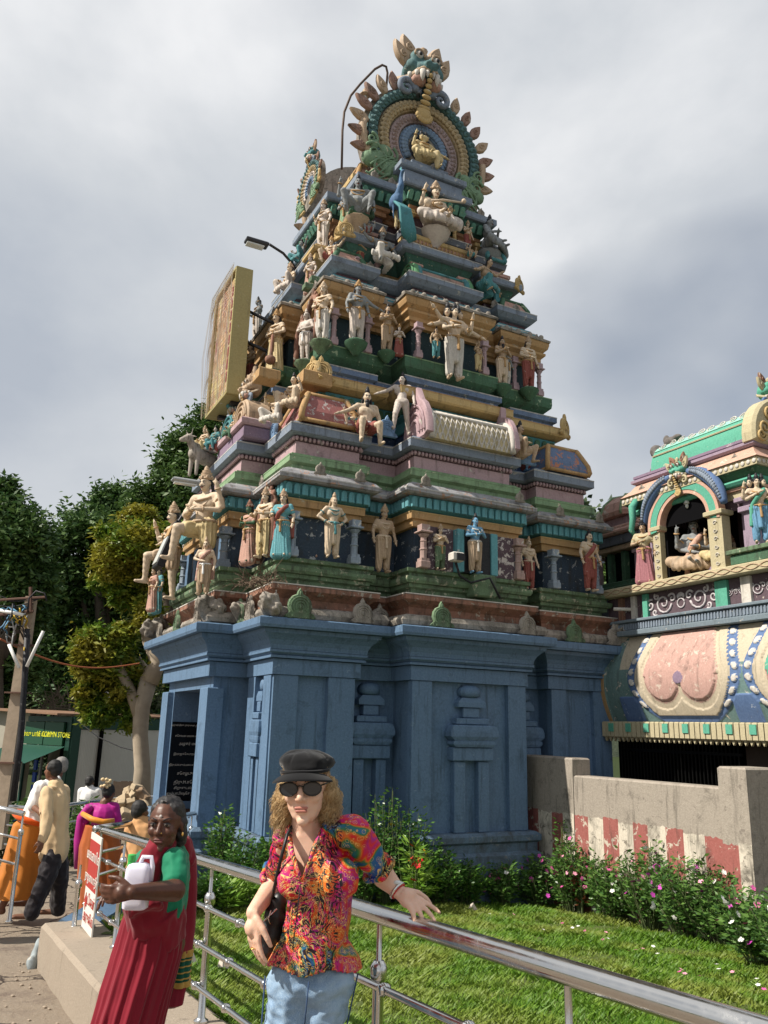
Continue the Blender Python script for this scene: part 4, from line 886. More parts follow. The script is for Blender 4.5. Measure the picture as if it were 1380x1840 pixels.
# small figures on the upper left face
figure('deity_statue',F_(-1.78,1.55,9.62,-70),.95,'cream crowned statue standing on a yellow plinth high on the left face',arms=('belly','down'),skin=PALE,bottom=('dhoti',PALE),crown=TAN)
figure('attendant_statue',F_(-1.55,1.12,9.75,-60),.85,'grey statue in a green skirt behind the peacock',arms=('belly','fwd'),skin=GREYST,bottom=('skirt',LGREEN))
figure('deity_statue',F_(-2.1,2.2,9.0,-75),.9,'cream statue with a peacock on the left edge of the third tier',arms=('fwd','fwd'),skin=CREAM,bottom=('lap',PALE),legs='squat',crown=TAN)
figure('attendant_statue',F_(-2.4,3.0,8.4,-80),.85,'grey-blue statue with black hair at the left edge above the board struts',arms=('fwd','up'),skin=GREYST,bottom=('dhoti',PALE))
figure('attendant_statue',F_(-2.55,3.1,7.35,-80),.85,'dark little statue at the left edge in a blue skirt above the board',arms=('belly','up'),skin=OCHRE,bottom=('skirt',BLSK),top=DTEAL)
figure('attendant_statue',F_(-1.38,.88,8.98,-20),.62,'small tan statue beside the left corner shrine of the third tier',arms=('pray','pray'),skin=TAN,bottom=('dhoti',REDP),crown=OCHRE)
figure('attendant_statue',F_(1.30,.80,8.98,20),.62,'small statue in a teal cloth left of the right corner shrine of the third tier',arms=('down','hip'),skin=PALE,bottom=('dhoti',TEAL),crown=TAN)
figure('attendant_statue',F_(-.68,.86,10.0,-10),.60,'little pale statue in the neck recess behind the peacock',arms=('down','down'),skin=PALE,bottom=('dhoti',YST),crown=TAN)
figure('attendant_statue',F_(.72,.86,10.0,10),.60,'little cream statue in the neck recess right of the lute player',arms=('pray','down'),skin=CREAM,bottom=('dhoti',REDP),crown=TAN)
figure('dwarf_statue',F_(1.62,.55,5.9,30),.62,'squatting grey-blue dwarf statue left of the blue and orange corner roof',arms=('up','up'),legs='squat',skin=BLSK,bottom=('shorts',REDP),belly=1,wide=1.2)
figure('dwarf_statue',F_(-1.75,.10,5.9,-15),.55,'small squatting cream dwarf statue below the red corner roof',arms=('up','belly'),legs='squat',skin=CREAM,bottom=('shorts',TEAL),belly=1,wide=1.2)
figure('seated_statue',F_(-3.0,1.80,6.0,-75),.62,'seated statue in green between the two lion-headed vault gables',arms=('fwd','up'),legs='lalita',skin=CREAM,bottom=('lap',DGREEN),crown=OCHRE)
figure('seated_statue',F_(-3.0,2.55,6.0,-75),.62,'seated statue in red behind the teal lion-headed gable',arms=('pray','pray'),legs='lalita',skin=PALE,bottom=('lap',REDP),crown=TAN)
figure('guardian_statue',F_(-2.55,2.75,7.25,-80),.95,'tan guardian statue behind the display board on the middle tier',arms=('up','belly'),skin=TAN,bottom=('shorts',REDP),crown=OCHRE,moustache=True)
figure('attendant_statue',F_(-2.05,1.35,8.62,-65),.70,'pale statue on the turquoise step above the cream guardian',arms=('belly','down'),skin=PALE,bottom=('skirt',SALMON),crown=TAN)
figure('attendant_statue',F_(-1.72,2.75,10.0,-80),.80,'grey-green bird-like winged statue at the left edge below the side gable',arms=('far','far'),legs='squat',skin=GREYST,bottom=('lap',TEAL))
figure('attendant_statue',F_(-1.62,2.0,10.0,-78),.78,'cream statue with a raised arm directly under the side gable',arms=('up','hip'),skin=CREAM,bottom=('dhoti',OCHRE),crown=TAN)
figure('attendant_statue',F_(-.40,.02,7.30,-8),.52,'small dark statue at the feet of the many-headed figure on the middle tier, left',arms=('down','pray'),skin=TAN,bottom=('dhoti',TEAL))
figure('attendant_statue',F_(-.95,.22,7.30,-8),.50,'small red-skirted statue at the left end of the centre block ledge, middle tier',arms=('pray','pray'),skin=PALE,bottom=('skirt',REDP),crown=OCHRE)
figure('attendant_statue',F_(.42,.08,7.30,12),.50,'small statue with a yellow cloth right of the many-headed figure',arms=('up','down'),skin=TAN,bottom=('dhoti',YST),crown=TAN)
figure('attendant_statue',F_(1.16,.36,7.30,12),.74,'grey statue in a white cloth between the right pink columns',arms=('hip','down'),skin=GREYST,bottom=('dhoti',WHITEP),crown=OCHRE)
figure('deity_statue',F_(-.42,.78,8.98,-12),.66,'cream statue with a green cloth seated left of the striped vault of the third tier',arms=('up','belly'),legs='lalita',skin=CREAM,bottom=('lap',GREEN),crown=TAN)
figure('rider_statue',F_(-1.85,.95,9.0,-50),.72,'cream statue with raised arms at the left corner of the third tier',arms=('up','far'),legs='squat',skin=CREAM,bottom=('shorts',REDP),crown=OCHRE)
figure('dwarf_statue',F_(.55,.52,9.62,10),.42,'small squatting dwarf statue on the slab right of centre, upper tier',arms=('up','up'),legs='squat',skin=TAN,bottom=('shorts',TEAL),belly=1,wide=1.2)
figure('dwarf_statue',F_(-1.30,.72,9.62,-20),.40,'small squatting grey dwarf statue on the slab below the stout demon',arms=('up','up'),legs='squat',skin=GREYST,bottom=('shorts',REDP),belly=1,wide=1.2)
figure('attendant_statue',F_(-.55,-.40,3.88,-5),.62,'small cream statue painted with a green cloth right of the first salmon column',arms=('pray','pray'),skin=CREAM,bottom=('dhoti',GREEN),crown=TAN)
figure('dwarf_statue',F_(.98,.02,5.9,15),.46,'little squatting blue dwarf statue right of the lattice vault',arms=('belly','up'),legs='squat',skin=BLSK,bottom=('shorts',OCHRE),belly=1)
# yellow plinth and held things
m=M(); m.box(-1.98,1.35,9.3,-1.55,1.75,9.44,ch=.02); m.box(-2.04,1.29,9.445,-1.55,1.81,9.54,ch=.02); m.box(-1.98,1.35,9.545,-1.55,1.75,9.61,ch=.02); m.build('yellow_plinth',YELLOW,tower)
def thing1(m,name,mat,label,cat,smooth=True,group=None):
    o=m.build(name,mat,None,smooth=smooth,xf=TM); tag(o,label,cat,group); return o
m=M(); m.box(-3.1,.36,6.52,-2.78,.66,6.68,ch=.015); thing1(m,'ochre_box',OCHRE,'ochre box carried on the shoulder of the turbaned statue','box',False)
m=M(); m.ell((-2.62,1.4,7.32),(.09,.09,.08)); m.cap((-2.62,1.38,7.36),(-2.6,1.42,7.75),.03,.025); thing1(m,'orange_club',ORNG,'orange club with a round head held upright by the cream guardian','club')
m=M(); m.tube([(-.32,.44,10.42),(-.08,.38,10.48),(.36,.44,10.62)],[.016,.022,.016],8); m.ell((-.34,.44,10.38),(.08,.05,.08)); m.ell((.38,.44,10.66),(.045,.04,.045)); thing1(m,'lute',CREAM,'long-necked lute across the lap of the seated goddess','lute')
# peacock
pk=empty('peacock_statue',mw=TM@F_(-.80,.74,10.0,0)@Matrix.Scale(1.15,4)); tag(pk,'blue peacock statue with a long hanging green tail beside the stout demon','peacock statue')
m=M(); m.ell((0,0,.38),(.09,.16,.12)); m.tube([(0,-.08,.42),(0,-.16,.55),(0,-.15,.68),(0,-.17,.74)],[.07,.045,.032,.03],8); m.ell((0,-.19,.76),(.032,.045,.032)); m.cap((0,-.22,.76),(0,-.27,.75),.013,.004); m.cap((-.04,0,.3),(-.04,-.02,.06),.018,.012); m.cap((.04,0,.3),(.04,-.02,.06),.018,.012); remesh(m,'body',paint('peacock_blue_paint',(.05,.16,.34),.3,.1),pk,.016)
m=M()
for k in range(9): x=-.07+.0175*k; m.tube([(x*.7,-.02,.36),(x*1.2+.03,-.24,.12),(x*1.5+.08,-.27,-.25),(x*1.5+.12,-.22,-.42+abs(k-4)*.02)],[.02,.022,.026,.02],5)
m.build('tail',TEAL,pk,smooth=True)
m=M(); 
for k in range(3): m.cap((0,-.17,.78),(0,-.15+.02*k,.86),.004,.008)
m.build('crest',TURQ,pk,smooth=True)
# bull with riders on the left edge of the parapet
bl=empty('bull_statue',mw=TM@F_(-3.22,2.75,5.6,-60)@Matrix.Scale(.85,4)); tag(bl,'pale bull statue standing at the left edge of the parapet','bull statue')
m=M(); m.cap((0,.25,.42),(0,-.22,.45),.15,.14); m.cap((0,-.25,.52),(0,-.42,.72),.09,.07); m.cap((0,-.42,.72),(0,-.60,.62),.08,.045); m.ell((0,-.2,.6),(.07,.1,.09))
for sx in (-1,1):
    m.cap((sx*.08,-.22,.4),(sx*.09,-.24,.03),.055,.032); m.cap((sx*.08,.26,.42),(sx*.09,.22,.22),.07,.04); m.cap((sx*.09,.22,.22),(sx*.09,.27,.03),.04,.032); m.cap((sx*.05,-.4,.79),(sx*.1,-.42,.9),.018,.007); m.cap((sx*.07,-.38,.75),(sx*.15,-.36,.73),.02,.012)
m.cap((0,.38,.5),(0,.42,.15),.02,.02); remesh(m,'body',paint('stained_pale_bull_paint',(.42,.36,.30),.55,.2),bl,.018)
m=M(); m.box(-.16,-.1,.56,.16,.2,.62,ch=.02); m.build('saddle_cloth',WHITEP,bl)
figure('rider_statue',F_(-3.22,2.78,6.06,-60),.60,'crowned statue riding on the pale bull',arms=('fwd','up'),legs='chair',skin=CREAM,bottom=('lap',YST),crown=TAN)
figure('rider_statue',F_(-3.10,2.55,6.06,-60),.56,'second rider behind the crowned one on the pale bull, in teal',arms=('fwd','down'),legs='chair',skin=PALE,bottom=('lap',TEAL),top=TEAL)
# lamps, conduits on the tower
DMET=plain('dark_lamp_metal',(.05,.05,.055),.5,.6); LMET=plain('grey_lamp_metal',(.35,.37,.38),.45,.3); GLS=plain('lamp_glass',(.6,.62,.6),.2)
lp=empty('street_lamp',mw=TM@F_(-2.2,2.7,10.0,0)); tag(lp,'dark street lamp head on a curved arm high on the left face of the tower','lamp')
m=M(); m.tube([(.6,.2,-.4),(.35,.1,.0),(.1,0,.12),(-.2,-.1,.15)],.025,7); m.build('arm',DMET,lp,smooth=True)
m=M(); m.box(-.62,-.09,.12,-.2,.09,.22,ch=.03); m.build('housing',DMET,lp); m=M(); m.box(-.6,-.075,.085,-.28,.075,.121,ch=.01); m.build('lens',GLS,lp)
lp=empty('street_lamp',mw=TM@F_(-3.48,1.7,5.02,0)@Matrix.Scale(.85,4)); tag(lp,'grey street lamp head on an arm in front of the largest guardian','lamp')
m=M(); m.tube([(.55,.0,-.45),(.4,0,.0),(.22,0,.18),(0,0,.22)],.025,7); m.build('arm',LMET,lp,smooth=True); m=M(); m.box(-.5,-.08,.19,0,.08,.27,ch=.03); m.build('housing',LMET,lp); m=M(); m.box(-.46,-.06,.165,-.08,.06,.189); m.build('lens',GLS,lp)
fd=empty('flood_lamp',mw=TM@F_(-3.75,2.35,4.35,0)@Matrix.Rotation(R(18),4,'Y')); tag(fd,'black framed flood lamp panel with a yellow sticker beside the guardian','lamp')
m=M(); m.box(-.05,-.2,-.38,.06,.2,.38,ch=.015); m.build('housing',BLACKP,fd); m=M(); m.box(-.07,-.16,-.33,-.051,.16,.1); m.build('lens',GLS,fd); m=M(); m.box(-.07,-.15,.12,-.051,.15,.3); m.build('sticker',OCHRE,fd); m=M(); m.tube([(.0,0,.38),(.06,0,.8)],.02,6); m.build('hanger',DMET,fd)
ga=empty('gooseneck_lamp',mw=TM@F_(-1.45,1.35,11.3,0)); tag(ga,'thin curved pole with a hanging bulb left of the big arch','lamp')
m=M(); m.tube([(-.12,0,-.1),(-.14,0,.7),(-.12,0,1.1),(-.03,-.05,1.45),(.12,-.1,1.72),(.36,-.2,2.08),(.50,-.22,2.22),(.58,-.22,2.22),(.62,-.2,2.12),(.64,-.1,1.6)],.022,7); m.build('pole',plain('rusty_pole',(.10,.07,.055),.7,.3,var=.4),ga,smooth=True)
m=M(); m.lathe([(.02,.14),(.05,.08),(.05,.03),(.1,0),(.1,-.02)],10,(.22,-.12,1.52)); m.build('shade',TAN,ga,smooth=True); m=M(); m.ell((.22,-.12,1.46),(.035,.035,.05)); m.build('bulb',GLS,ga,smooth=True)
fl_=empty('flood_lamp',mw=TM@F_(-.42,-.62,4.03,0)); tag(fl_,'small white flood lamp mounted left of the turquoise doorway','lamp')
m=M(); m.box(-.08,-.06,-.05,.1,.08,.08,ch=.02); m.build('housing',WHITEP,fl_); m=M(); m.box(-.03,-.075,-.04,.09,-.061,.06); m.build('lens',BLACKP,fl_); m=M(); m.tube([(.02,.05,-.05),(.12,.1,-.22),(.3,.1,-.3),(.55,.0,-.22),(.7,-.03,-.5)],.018,6); m.build('cable',BLACKP,fl_,smooth=True)
# dry bush growing on the ledge
m=M()
for k in range(150):
    a=rnd.uniform(0,6.28); l=rnd.uniform(.12,.34); p=Vector((-2.95+rnd.uniform(-.25,.3),.18+rnd.uniform(-.35,.3),3.52)); d=Vector((math.cos(a)*.7-.3,math.sin(a)*.7-.4,rnd.uniform(-.7,1.0)))*l
    m.tube([p,p+d*.5+Vector((0,0,.03)),p+d],[.006,.005,.003],3)
o=m.build('dry_creeper',plain('dry_twig',(.11,.075,.05),.9,var=.4),None,xf=TM); tag(o,'dry brown creeper tangled on the ledge at the left corner of the tower','creeper')
# rooftop board with chicken wire on the left
bd_=empty('notice_board'); bd_.matrix_world=TM@F_(-3.75,0,0); tag(bd_,'tall yellow-framed display board covered with wire mesh, held out from the tower by struts','board')
OLV=paint('olive_yellow_board_paint',(.42,.34,.09),.25,.05,rough=.6)
m=M(); m.box(.62,1.72,6.8,.80,2.95,8.95,ch=.01); m.box(.55,1.69,6.75,.83,1.75,8.98); m.box(.55,2.93,6.75,.83,2.99,8.98); m.box(.55,1.755,6.74,.83,2.925,6.80); m.box(.55,1.755,8.955,.83,2.925,9.0); m.build('frame',OLV,bd_)
def fadedpic():
    mt,t,b=mat_base('faded_board_picture'); v=objvec(t,(1,1.4,.8))
    c=mixc(t,ramp(t,noise(t,2.2,6,.6,v,.8),.42,.5),(.50,.40,.14),(.42,.22,.10)); c=mixc(t,ramp(t,noise(t,3.1,5,.6,objvec(t,(1,1.2,.6)),1.0),.56,.6),c,(.20,.03,.03)); c=mixc(t,ramp(t,noise(t,16,5,.7,v),.45,.7),c,(.55,.5,.42))
    t.links.new(c,b.inputs['Base Color']); b.inputs['Roughness'].default_value=.7; return mt
m=M(); m.box(.60,1.78,6.84,.619,2.9,8.92); m.build('picture_panel',fadedpic(),bd_)
m=M()
for k in range(8):
    z=7.05+k*.22; m.box(.596,1.85+.02*(k%2),z,.6,2.02,z+.17)
m.build('red_strip',paint('board_red',(.25,.03,.03),.3,.3),bd_)
wm=M(); ws=.052
for k in range(26): v=1.70+k*ws; wm.tube([(.50+.03*math.sin(k),v,6.72),(.47+.05*math.sin(k*.7),v+.02*math.sin(k*2.1),7.8),(.50,v,9.03)],.0035,3)
for k in range(44): z=6.74+k*ws; wm.tube([(.50,1.68,z),(.46+.05*math.sin(k*.5),2.35,z+.02*math.sin(k)),(.5,3.01,z)],.0035,3)
tag(wm.build('wire_mesh',plain('galvanised_wire',(.55,.5,.42),.5,.5),bd_),kind='stuff')
for z in (8.1,7.55): m=M(); m.tube([(.80,1.85,z+.22),(1.75,1.85,z)],.03,6); m.build('strut',DMET,bd_,smooth=True)
for v in (2.0,2.7): m=M(); m.box(.7,v-.05,6.68,1.5,v+.05,6.735); m.build('bracket',DMET,bd_)
# ================================================================ SETTING
def terrain(name,fn,xs,ys,mat,kind='structure',inside=None):
    V=[];idx={};F=[]
    for j,y in enumerate(ys):
        for i,x in enumerate(xs): V.append((x,y,fn(x,y)))
    nx=len(xs)
    for j in range(len(ys)-1):
        for i in range(nx-1):
            cx=(xs[i]+xs[i+1])/2; cy=(ys[j]+ys[j+1])/2
            if inside is None or inside(cx,cy): F.append((j*nx+i,j*nx+i+1,(j+1)*nx+i+1,(j+1)*nx+i))
    o=np_mesh(name,np.array(V),np.array(F),mat,smooth=True); tag(o,kind=kind); return o
def road_mat():
    m,t,b=mat_base('worn_concrete_road'); v=objvec(t)
    c=mixc(t,noise(t,.8,6,.65,v),(.16,.12,.09),(.32,.26,.195)); c=mixc(t,ramp(t,noise(t,42,5,.75,v),.3,.7),c,(.27,.23,.185)); 
    c=mixc(t,ramp(t,noise(t,2.2,8,.75,v,.6),.52,.66),c,(.17,.135,.11))
    vo=t.nodes.new('ShaderNodeTexVoronoi'); vo.feature='DISTANCE_TO_EDGE'; vo.inputs['Scale'].default_value=.75; mm=t.nodes.new('ShaderNodeMix'); mm.data_type='VECTOR'
    nn=t.nodes.new('ShaderNodeTexNoise'); nn.inputs['Scale'].default_value=3; nn.inputs['Detail'].default_value=6; t.links.new(v,nn.inputs[0]); ad=t.nodes.new('ShaderNodeVectorMath'); ad.operation='MULTIPLY_ADD'; ad.inputs[1].default_value=(.5,.5,.5); t.links.new(nn.outputs[1],ad.inputs[0]); t.links.new(v,ad.inputs[2]); t.links.new(ad.outputs[0],vo.inputs[0])
    ck=ramp(t,vo.outputs['Distance'],.004,.016); c=mixc(t,ck,(.05,.04,.035),c)
    sep=t.nodes.new('ShaderNodeVectorMath'); sep.operation='LENGTH'; t.links.new(v,sep.inputs[0]); far=t.nodes.new('ShaderNodeMapRange'); far.inputs[1].default_value=17; far.inputs[2].default_value=24; t.links.new(sep.outputs['Value'],far.inputs[0]); c=mixc(t,far.outputs[0],c,(.035,.05,.02))
    t.links.new(c,b.inputs['Base Color']); b.inputs['Roughness'].default_value=.95; b.inputs['Specular IOR Level'].default_value=.1
    h=t.nodes.new('ShaderNodeMath'); h.operation='MULTIPLY'; t.links.new(ck,h.inputs[0]); t.links.new(noise(t,16,8,.75,v),h.inputs[1]); bump(t,b,h.outputs[0],.8,.03); return m
def rz(x,y):
    s_,n_=sn(x,y)
    if n_>-.1 and x>-2.6 and y<12.5: return lawn_z(x,y)-.35
    z=road_z(x,y); d=math.hypot(x,y-8)
    return z+(.012*mn.noise(Vector((x*2,y*2,0)))+.02*mn.noise(Vector((x*.7,y*.7,3))) if d<14 else 0)
xs=sorted(set([round(x,3) for x in list(np.arange(-7,7,.12))]+list(np.geomspace(7,400,14))+list(-np.geomspace(7,400,14)))); ys=sorted(set([round(y,3) for y in np.arange(-2,16,.12)]+list(np.geomspace(16,500,14))+list(-np.geomspace(2,60,8))))
terrain('road',rz,xs,ys,road_mat())
# lawn : between the kerb, the tower and the striped wall
def wallx(y): # x of striped wall plane u=1.15
    q=(y-TO.y); # point on plane u=1.15 : TO+1.15U+vV
    v=(y-TO.y-1.15*TU.y)/TV.y; return TO.x+1.15*TU.x+v*TV.x
def on_lawn(x,y):
    s,n=sn(x,y)
    if n<.06 or s>9: return False
    if y<11.8 and x<-2.44+.0*y and n<1.6 and s<0: return False
    if x<-2.42: return False
    if y>13.5: return False
    return x<wallx(y)+.3
def lawn_mat():
    m,t,b=mat_base('lawn_ground'); v=objvec(t)
    c=mixc(t,noise(t,2.5,6,.65,v),(.04,.075,.014),(.085,.13,.02)); c=mixc(t,ramp(t,noise(t,30,5,.7,v),.35,.7),c,(.13,.15,.035)); t.links.new(c,b.inputs['Base Color']); b.inputs['Roughness'].default_value=.95; bump(t,b,noise(t,60,5,.8,v),.8,.02); return m
def lz(x,y): return lawn_z(x,y)+.02*mn.noise(Vector((x*1.7,y*1.7,0)))
terrain('lawn',lz,np.arange(-2.5,7.5,.12),np.arange(-1.5,13.6,.12),lawn_mat(),inside=on_lawn)
# kerb
CONC=paint('kerb_concrete',(.35,.275,.195),.3,.15,(.3,.24,.18),rough=.95,bs=.6,fine=60)
def snw(s,n,z): p=P1+RD*s+RN*n; return (p.x,p.y,z)
m=M(); ks=np.linspace(-.45,9,60); rg=[]
for s in ks:
    zt=.012+.054*s; zb=-.6+.054*s; w_=lambda a:.008*mn.noise(Vector((s*3,a,0)))
    rg.append([snw(s,-.36+w_(1),zb),snw(s,-.34+w_(1),zt-.03),snw(s,-.31,zt+w_(2)*.5),snw(s,.12,zt),snw(s,.12,zb)])
m.rings(rg); kb=m.build('kerb_wall',CONC); tag(kb,'low cream concrete kerb wall that carries the steel railing along the lawn','kerb wall')
m=M(); a=Vector(snw(-.45,-.1,0)); 
CB=[(-2.75,7.95),(-2.62,11.2)]
m.add([],[]) 
rg=[]
for k,t_ in enumerate(np.linspace(0,1,12)):
    x=-2.72+.28*t_; y=8.0+3.1*t_; zt=road_z(x,y)+.36+.22*t_; rg.append([(x-.14,y,-1.2),(x-.14,y,zt-.04),(x-.10,y,zt),(x+.14,y,zt-.08),(x+.14,y,-1.2)])
m.rings(rg); o=m.build('sloping_coping',BLUE); tag(o,'blue painted sloping coping wall beside the doorway end of the lawn','coping wall')
m=M(); m.ell(snw(-.48,-.34,-.26),(.05,.06,.13),10,7); m.ell(snw(-.40,-.38,-.32),(.05,.08,.07),10,7)
o=remesh(m,'kerb_stone',paint('blue_grey_stone',(.3,.36,.38),.5,.3),None,.02,1,disp=lambda co,no:.012*np.sin(co[:,0]*40)*np.cos(co[:,2]*33)); tag(o,'rough lump of blue-washed stone at the end of the kerb wall','stone')
# ---------------------------------------------------------------- striped wall and pillar (tower frame)
WCON=paint('bare_wall_concrete',(.36,.30,.235),.42,.2,(.22,.19,.16),rough=.95,bs=.5)
SRED=paint('stripe_red_paint',(.38,.085,.065),.45,.5,(.5,.44,.36),rough=.8); SWHT=paint('stripe_white_paint',(.66,.57,.44),.6,.5,(.25,.22,.18),rough=.8)
def wallpiece(name,v0,v1,zt,u0,u1,label,zs,first,sw=.27,zt2=None,cws=()):
    r=empty(name,mw=TM.copy()); tag(r,label,'wall'); m=M(); zt2=zt if zt2 is None else zt2
    m.rings([[(u0,v1,-1.2),(u1,v1,-1.2),(u1,v0,-1.2),(u0,v0,-1.2)],[(u0,v1,zt-.02),(u1,v1,zt-.02),(u1,v0,zt2-.02),(u0,v0,zt2-.02)],[(u0+.02,v1-.02,zt),(u1-.02,v1-.02,zt),(u1-.02,v0+.02,zt2),(u0+.02,v0+.02,zt2)]]); m.build('wall_body',WCON,r)
    v=v1; k=first; cw=list(cws)
    while v>v0+.02:
        w_=min(cw.pop(0) if cw else sw+rnd.uniform(-.04,.04),v-v0); m=M(); zj=zs+rnd.uniform(-.02,.02)
        top=[(u0-.004,v-w_*t,zj+.03*mn.noise(Vector((v*5,t*6,k)))) for t in np.linspace(0,1,8)]; bot=[(u0-.004,v-w_*t,-1.0) for t in np.linspace(0,1,8)]
        n=len(top); m.add(bot+top,[(i,i+1,n+i+1,n+i) for i in range(n-1)]); m.build('painted_stripe',SRED if k%2 else SWHT,r); v-=w_; k+=1
    return r
wallpiece('end_pier',-1.02,.30,1.42,1.15,1.45,'taller stained concrete wall end standing against the blue tower',.70,0)
wallpiece('striped_wall',-3.43,-1.024,1.20,1.16,1.42,'long low concrete wall with red and white stripes behind the flowers',.72,1,zt2=1.22,cws=(.26,.28,.27,.25,.24,.28,.26,.30,.27))
m=M()
r=wallpiece('wall_pillar',-3.80,-3.435,1.44,1.12,1.60,'square concrete pillar at the right end of the striped wall',.68,1,sw=.33,cws=(.20,.42))
m=M(); m.box(1.10,-1.09,-1.0,1.158,-.66,1.19,ch=.01); o=m.build('wall_edge',WCON,r)
D.objects.remove(o)
0 and wallpiece('side_wall',-8.5,-4.06,1.1,1.3,1.55,'continuation of the striped wall beyond the pillar, at the right edge',.6,0)
# ---------------------------------------------------------------- right shrine building
B2=empty('shrine_building',mw=TM.copy()); tag(B2,'smaller painted shrine building with teal vaulted roof at the right edge','shrine')
def bb(name,mat,x0,y0,z0,x1,y1,z1,ch=.01,par=B2): m=M(); m.box(x0,y0,z0,x1,y1,z1,ch=ch); return m.build(name,mat,par)
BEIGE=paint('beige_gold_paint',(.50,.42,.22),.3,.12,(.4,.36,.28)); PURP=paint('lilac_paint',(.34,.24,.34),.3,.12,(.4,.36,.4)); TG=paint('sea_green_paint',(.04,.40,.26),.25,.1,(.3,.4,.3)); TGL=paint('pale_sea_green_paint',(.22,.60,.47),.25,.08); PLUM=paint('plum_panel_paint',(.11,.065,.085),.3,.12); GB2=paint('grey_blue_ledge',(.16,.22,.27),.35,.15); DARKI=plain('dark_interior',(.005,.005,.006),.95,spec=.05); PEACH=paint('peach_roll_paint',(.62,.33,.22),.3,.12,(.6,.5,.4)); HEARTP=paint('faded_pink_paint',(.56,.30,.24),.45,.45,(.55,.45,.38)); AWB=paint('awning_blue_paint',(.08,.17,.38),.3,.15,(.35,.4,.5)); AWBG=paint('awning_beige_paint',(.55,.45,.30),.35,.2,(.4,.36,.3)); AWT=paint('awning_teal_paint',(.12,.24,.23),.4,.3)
# curved painted awning
def au(h): # h 0 bottom..1 top -> u
    return 2.98-.34*math.sin(math.pi*(.12+.75*(1-h)))-.10*(1-h)
def awning():
    nv,nh=330,92; v0,v1=.02,-4.9; z0,z1=1.93,3.19; mats=[AWT,AWBG,HEARTP,AWB,WHITEP,OCHRE,TG,VIOL]; V=[];F=[];MI=[]
    def cls(v,h):
        if v>-.12: return 5,.02
        if v>-.42: return 0,0
        k=round((v+1.62)/-2.05) ; k=max(0,k); vc=-1.62-2.05*k; d=(v-vc)/1.03; t=h
        ad=abs(d)
        # outline half width as function of height
        wout=.98*math.sin(min(1,(t+.10)/.62)*math.pi/2)**.55*(1-.18*max(0,t-.55)/.45)
        wbl=wout; wbe=wout*.84; 
        sc=(1-.25*max(0,t-.6)/.4)
        lobe=min(math.hypot((ad-.30)/.34,(t-.50)/.30),1e9); up=(ad<.62*sc and t>.50)
        if math.hypot(d/.085,(t-.47)/.07)<1: return 7,.05
        if (lobe<1 or up) and not (ad<.03 and t<.45): 
            if lobe>.90 and t<.5: return 2,.02
            return (2 if k%2==0 else 6),.045
        if (math.hypot((ad-.30)/.40,(t-.50)/.37)<1 or (ad<.70*sc and t>.5)): return 1,.015
        if ad<wbe and t>.06: return 1,.035
        if ad<wbl:
            q=(t*8)%1
            if t>.1 and ((q-.5)/.32)**2+((ad-wout*.92)/.045)**2<1: return 4,.035
            return 3,.012
        if t<.28 and ad>.80: return 3,.03
        return 1 if t>.6 else 0,0
    for j in range(nh+1):
        for i in range(nv+1):
            v=v0+(v1-v0)*i/nv; h=j/nh; c,e=cls(v,h); V.append((au(h)-e,v,z0+(z1-z0)*h))
    for j in range(nh):
        for i in range(nv):
            a=j*(nv+1)+i; F.append((a,a+1,a+nv+2,a+nv+1)); v=v0+(v1-v0)*(i+.5)/nv; MI.append(cls(v,(j+.5)/nh)[0])
    o=np_mesh('painted_awning',np.array(V),np.array(F),mats[0],B2,smooth=True)
    for q in mats[1:]: o.data.materials.append(q)
    o.data.polygons.foreach_set('material_index',MI); o.data.update()
awning()
bb('awning_end',MATS['olive_yellow_board_paint'],2.62,.021,1.9,2.98,.07,3.2)
bb('awning_soffit',WCON,2.62,-4.9,1.80,3.3,.05,1.925)
fr=M()
for k in range(54):
    v=-.05-k*.09; fr.box(2.555,v-.075,1.70,2.61,v,1.925,ch=.012); fr.prism([(-.03,0),(0,-.06),(.03,0)],-.0,.04,LX(2.59,v-.037,1.70))
tag(fr.build('fringe',BEIGE,B2),kind='stuff')
for k in range(12): bb('fringe_tile',TG,2.54,-.3-k*.36,1.78,2.556,-.2-k*.36,1.90,0)
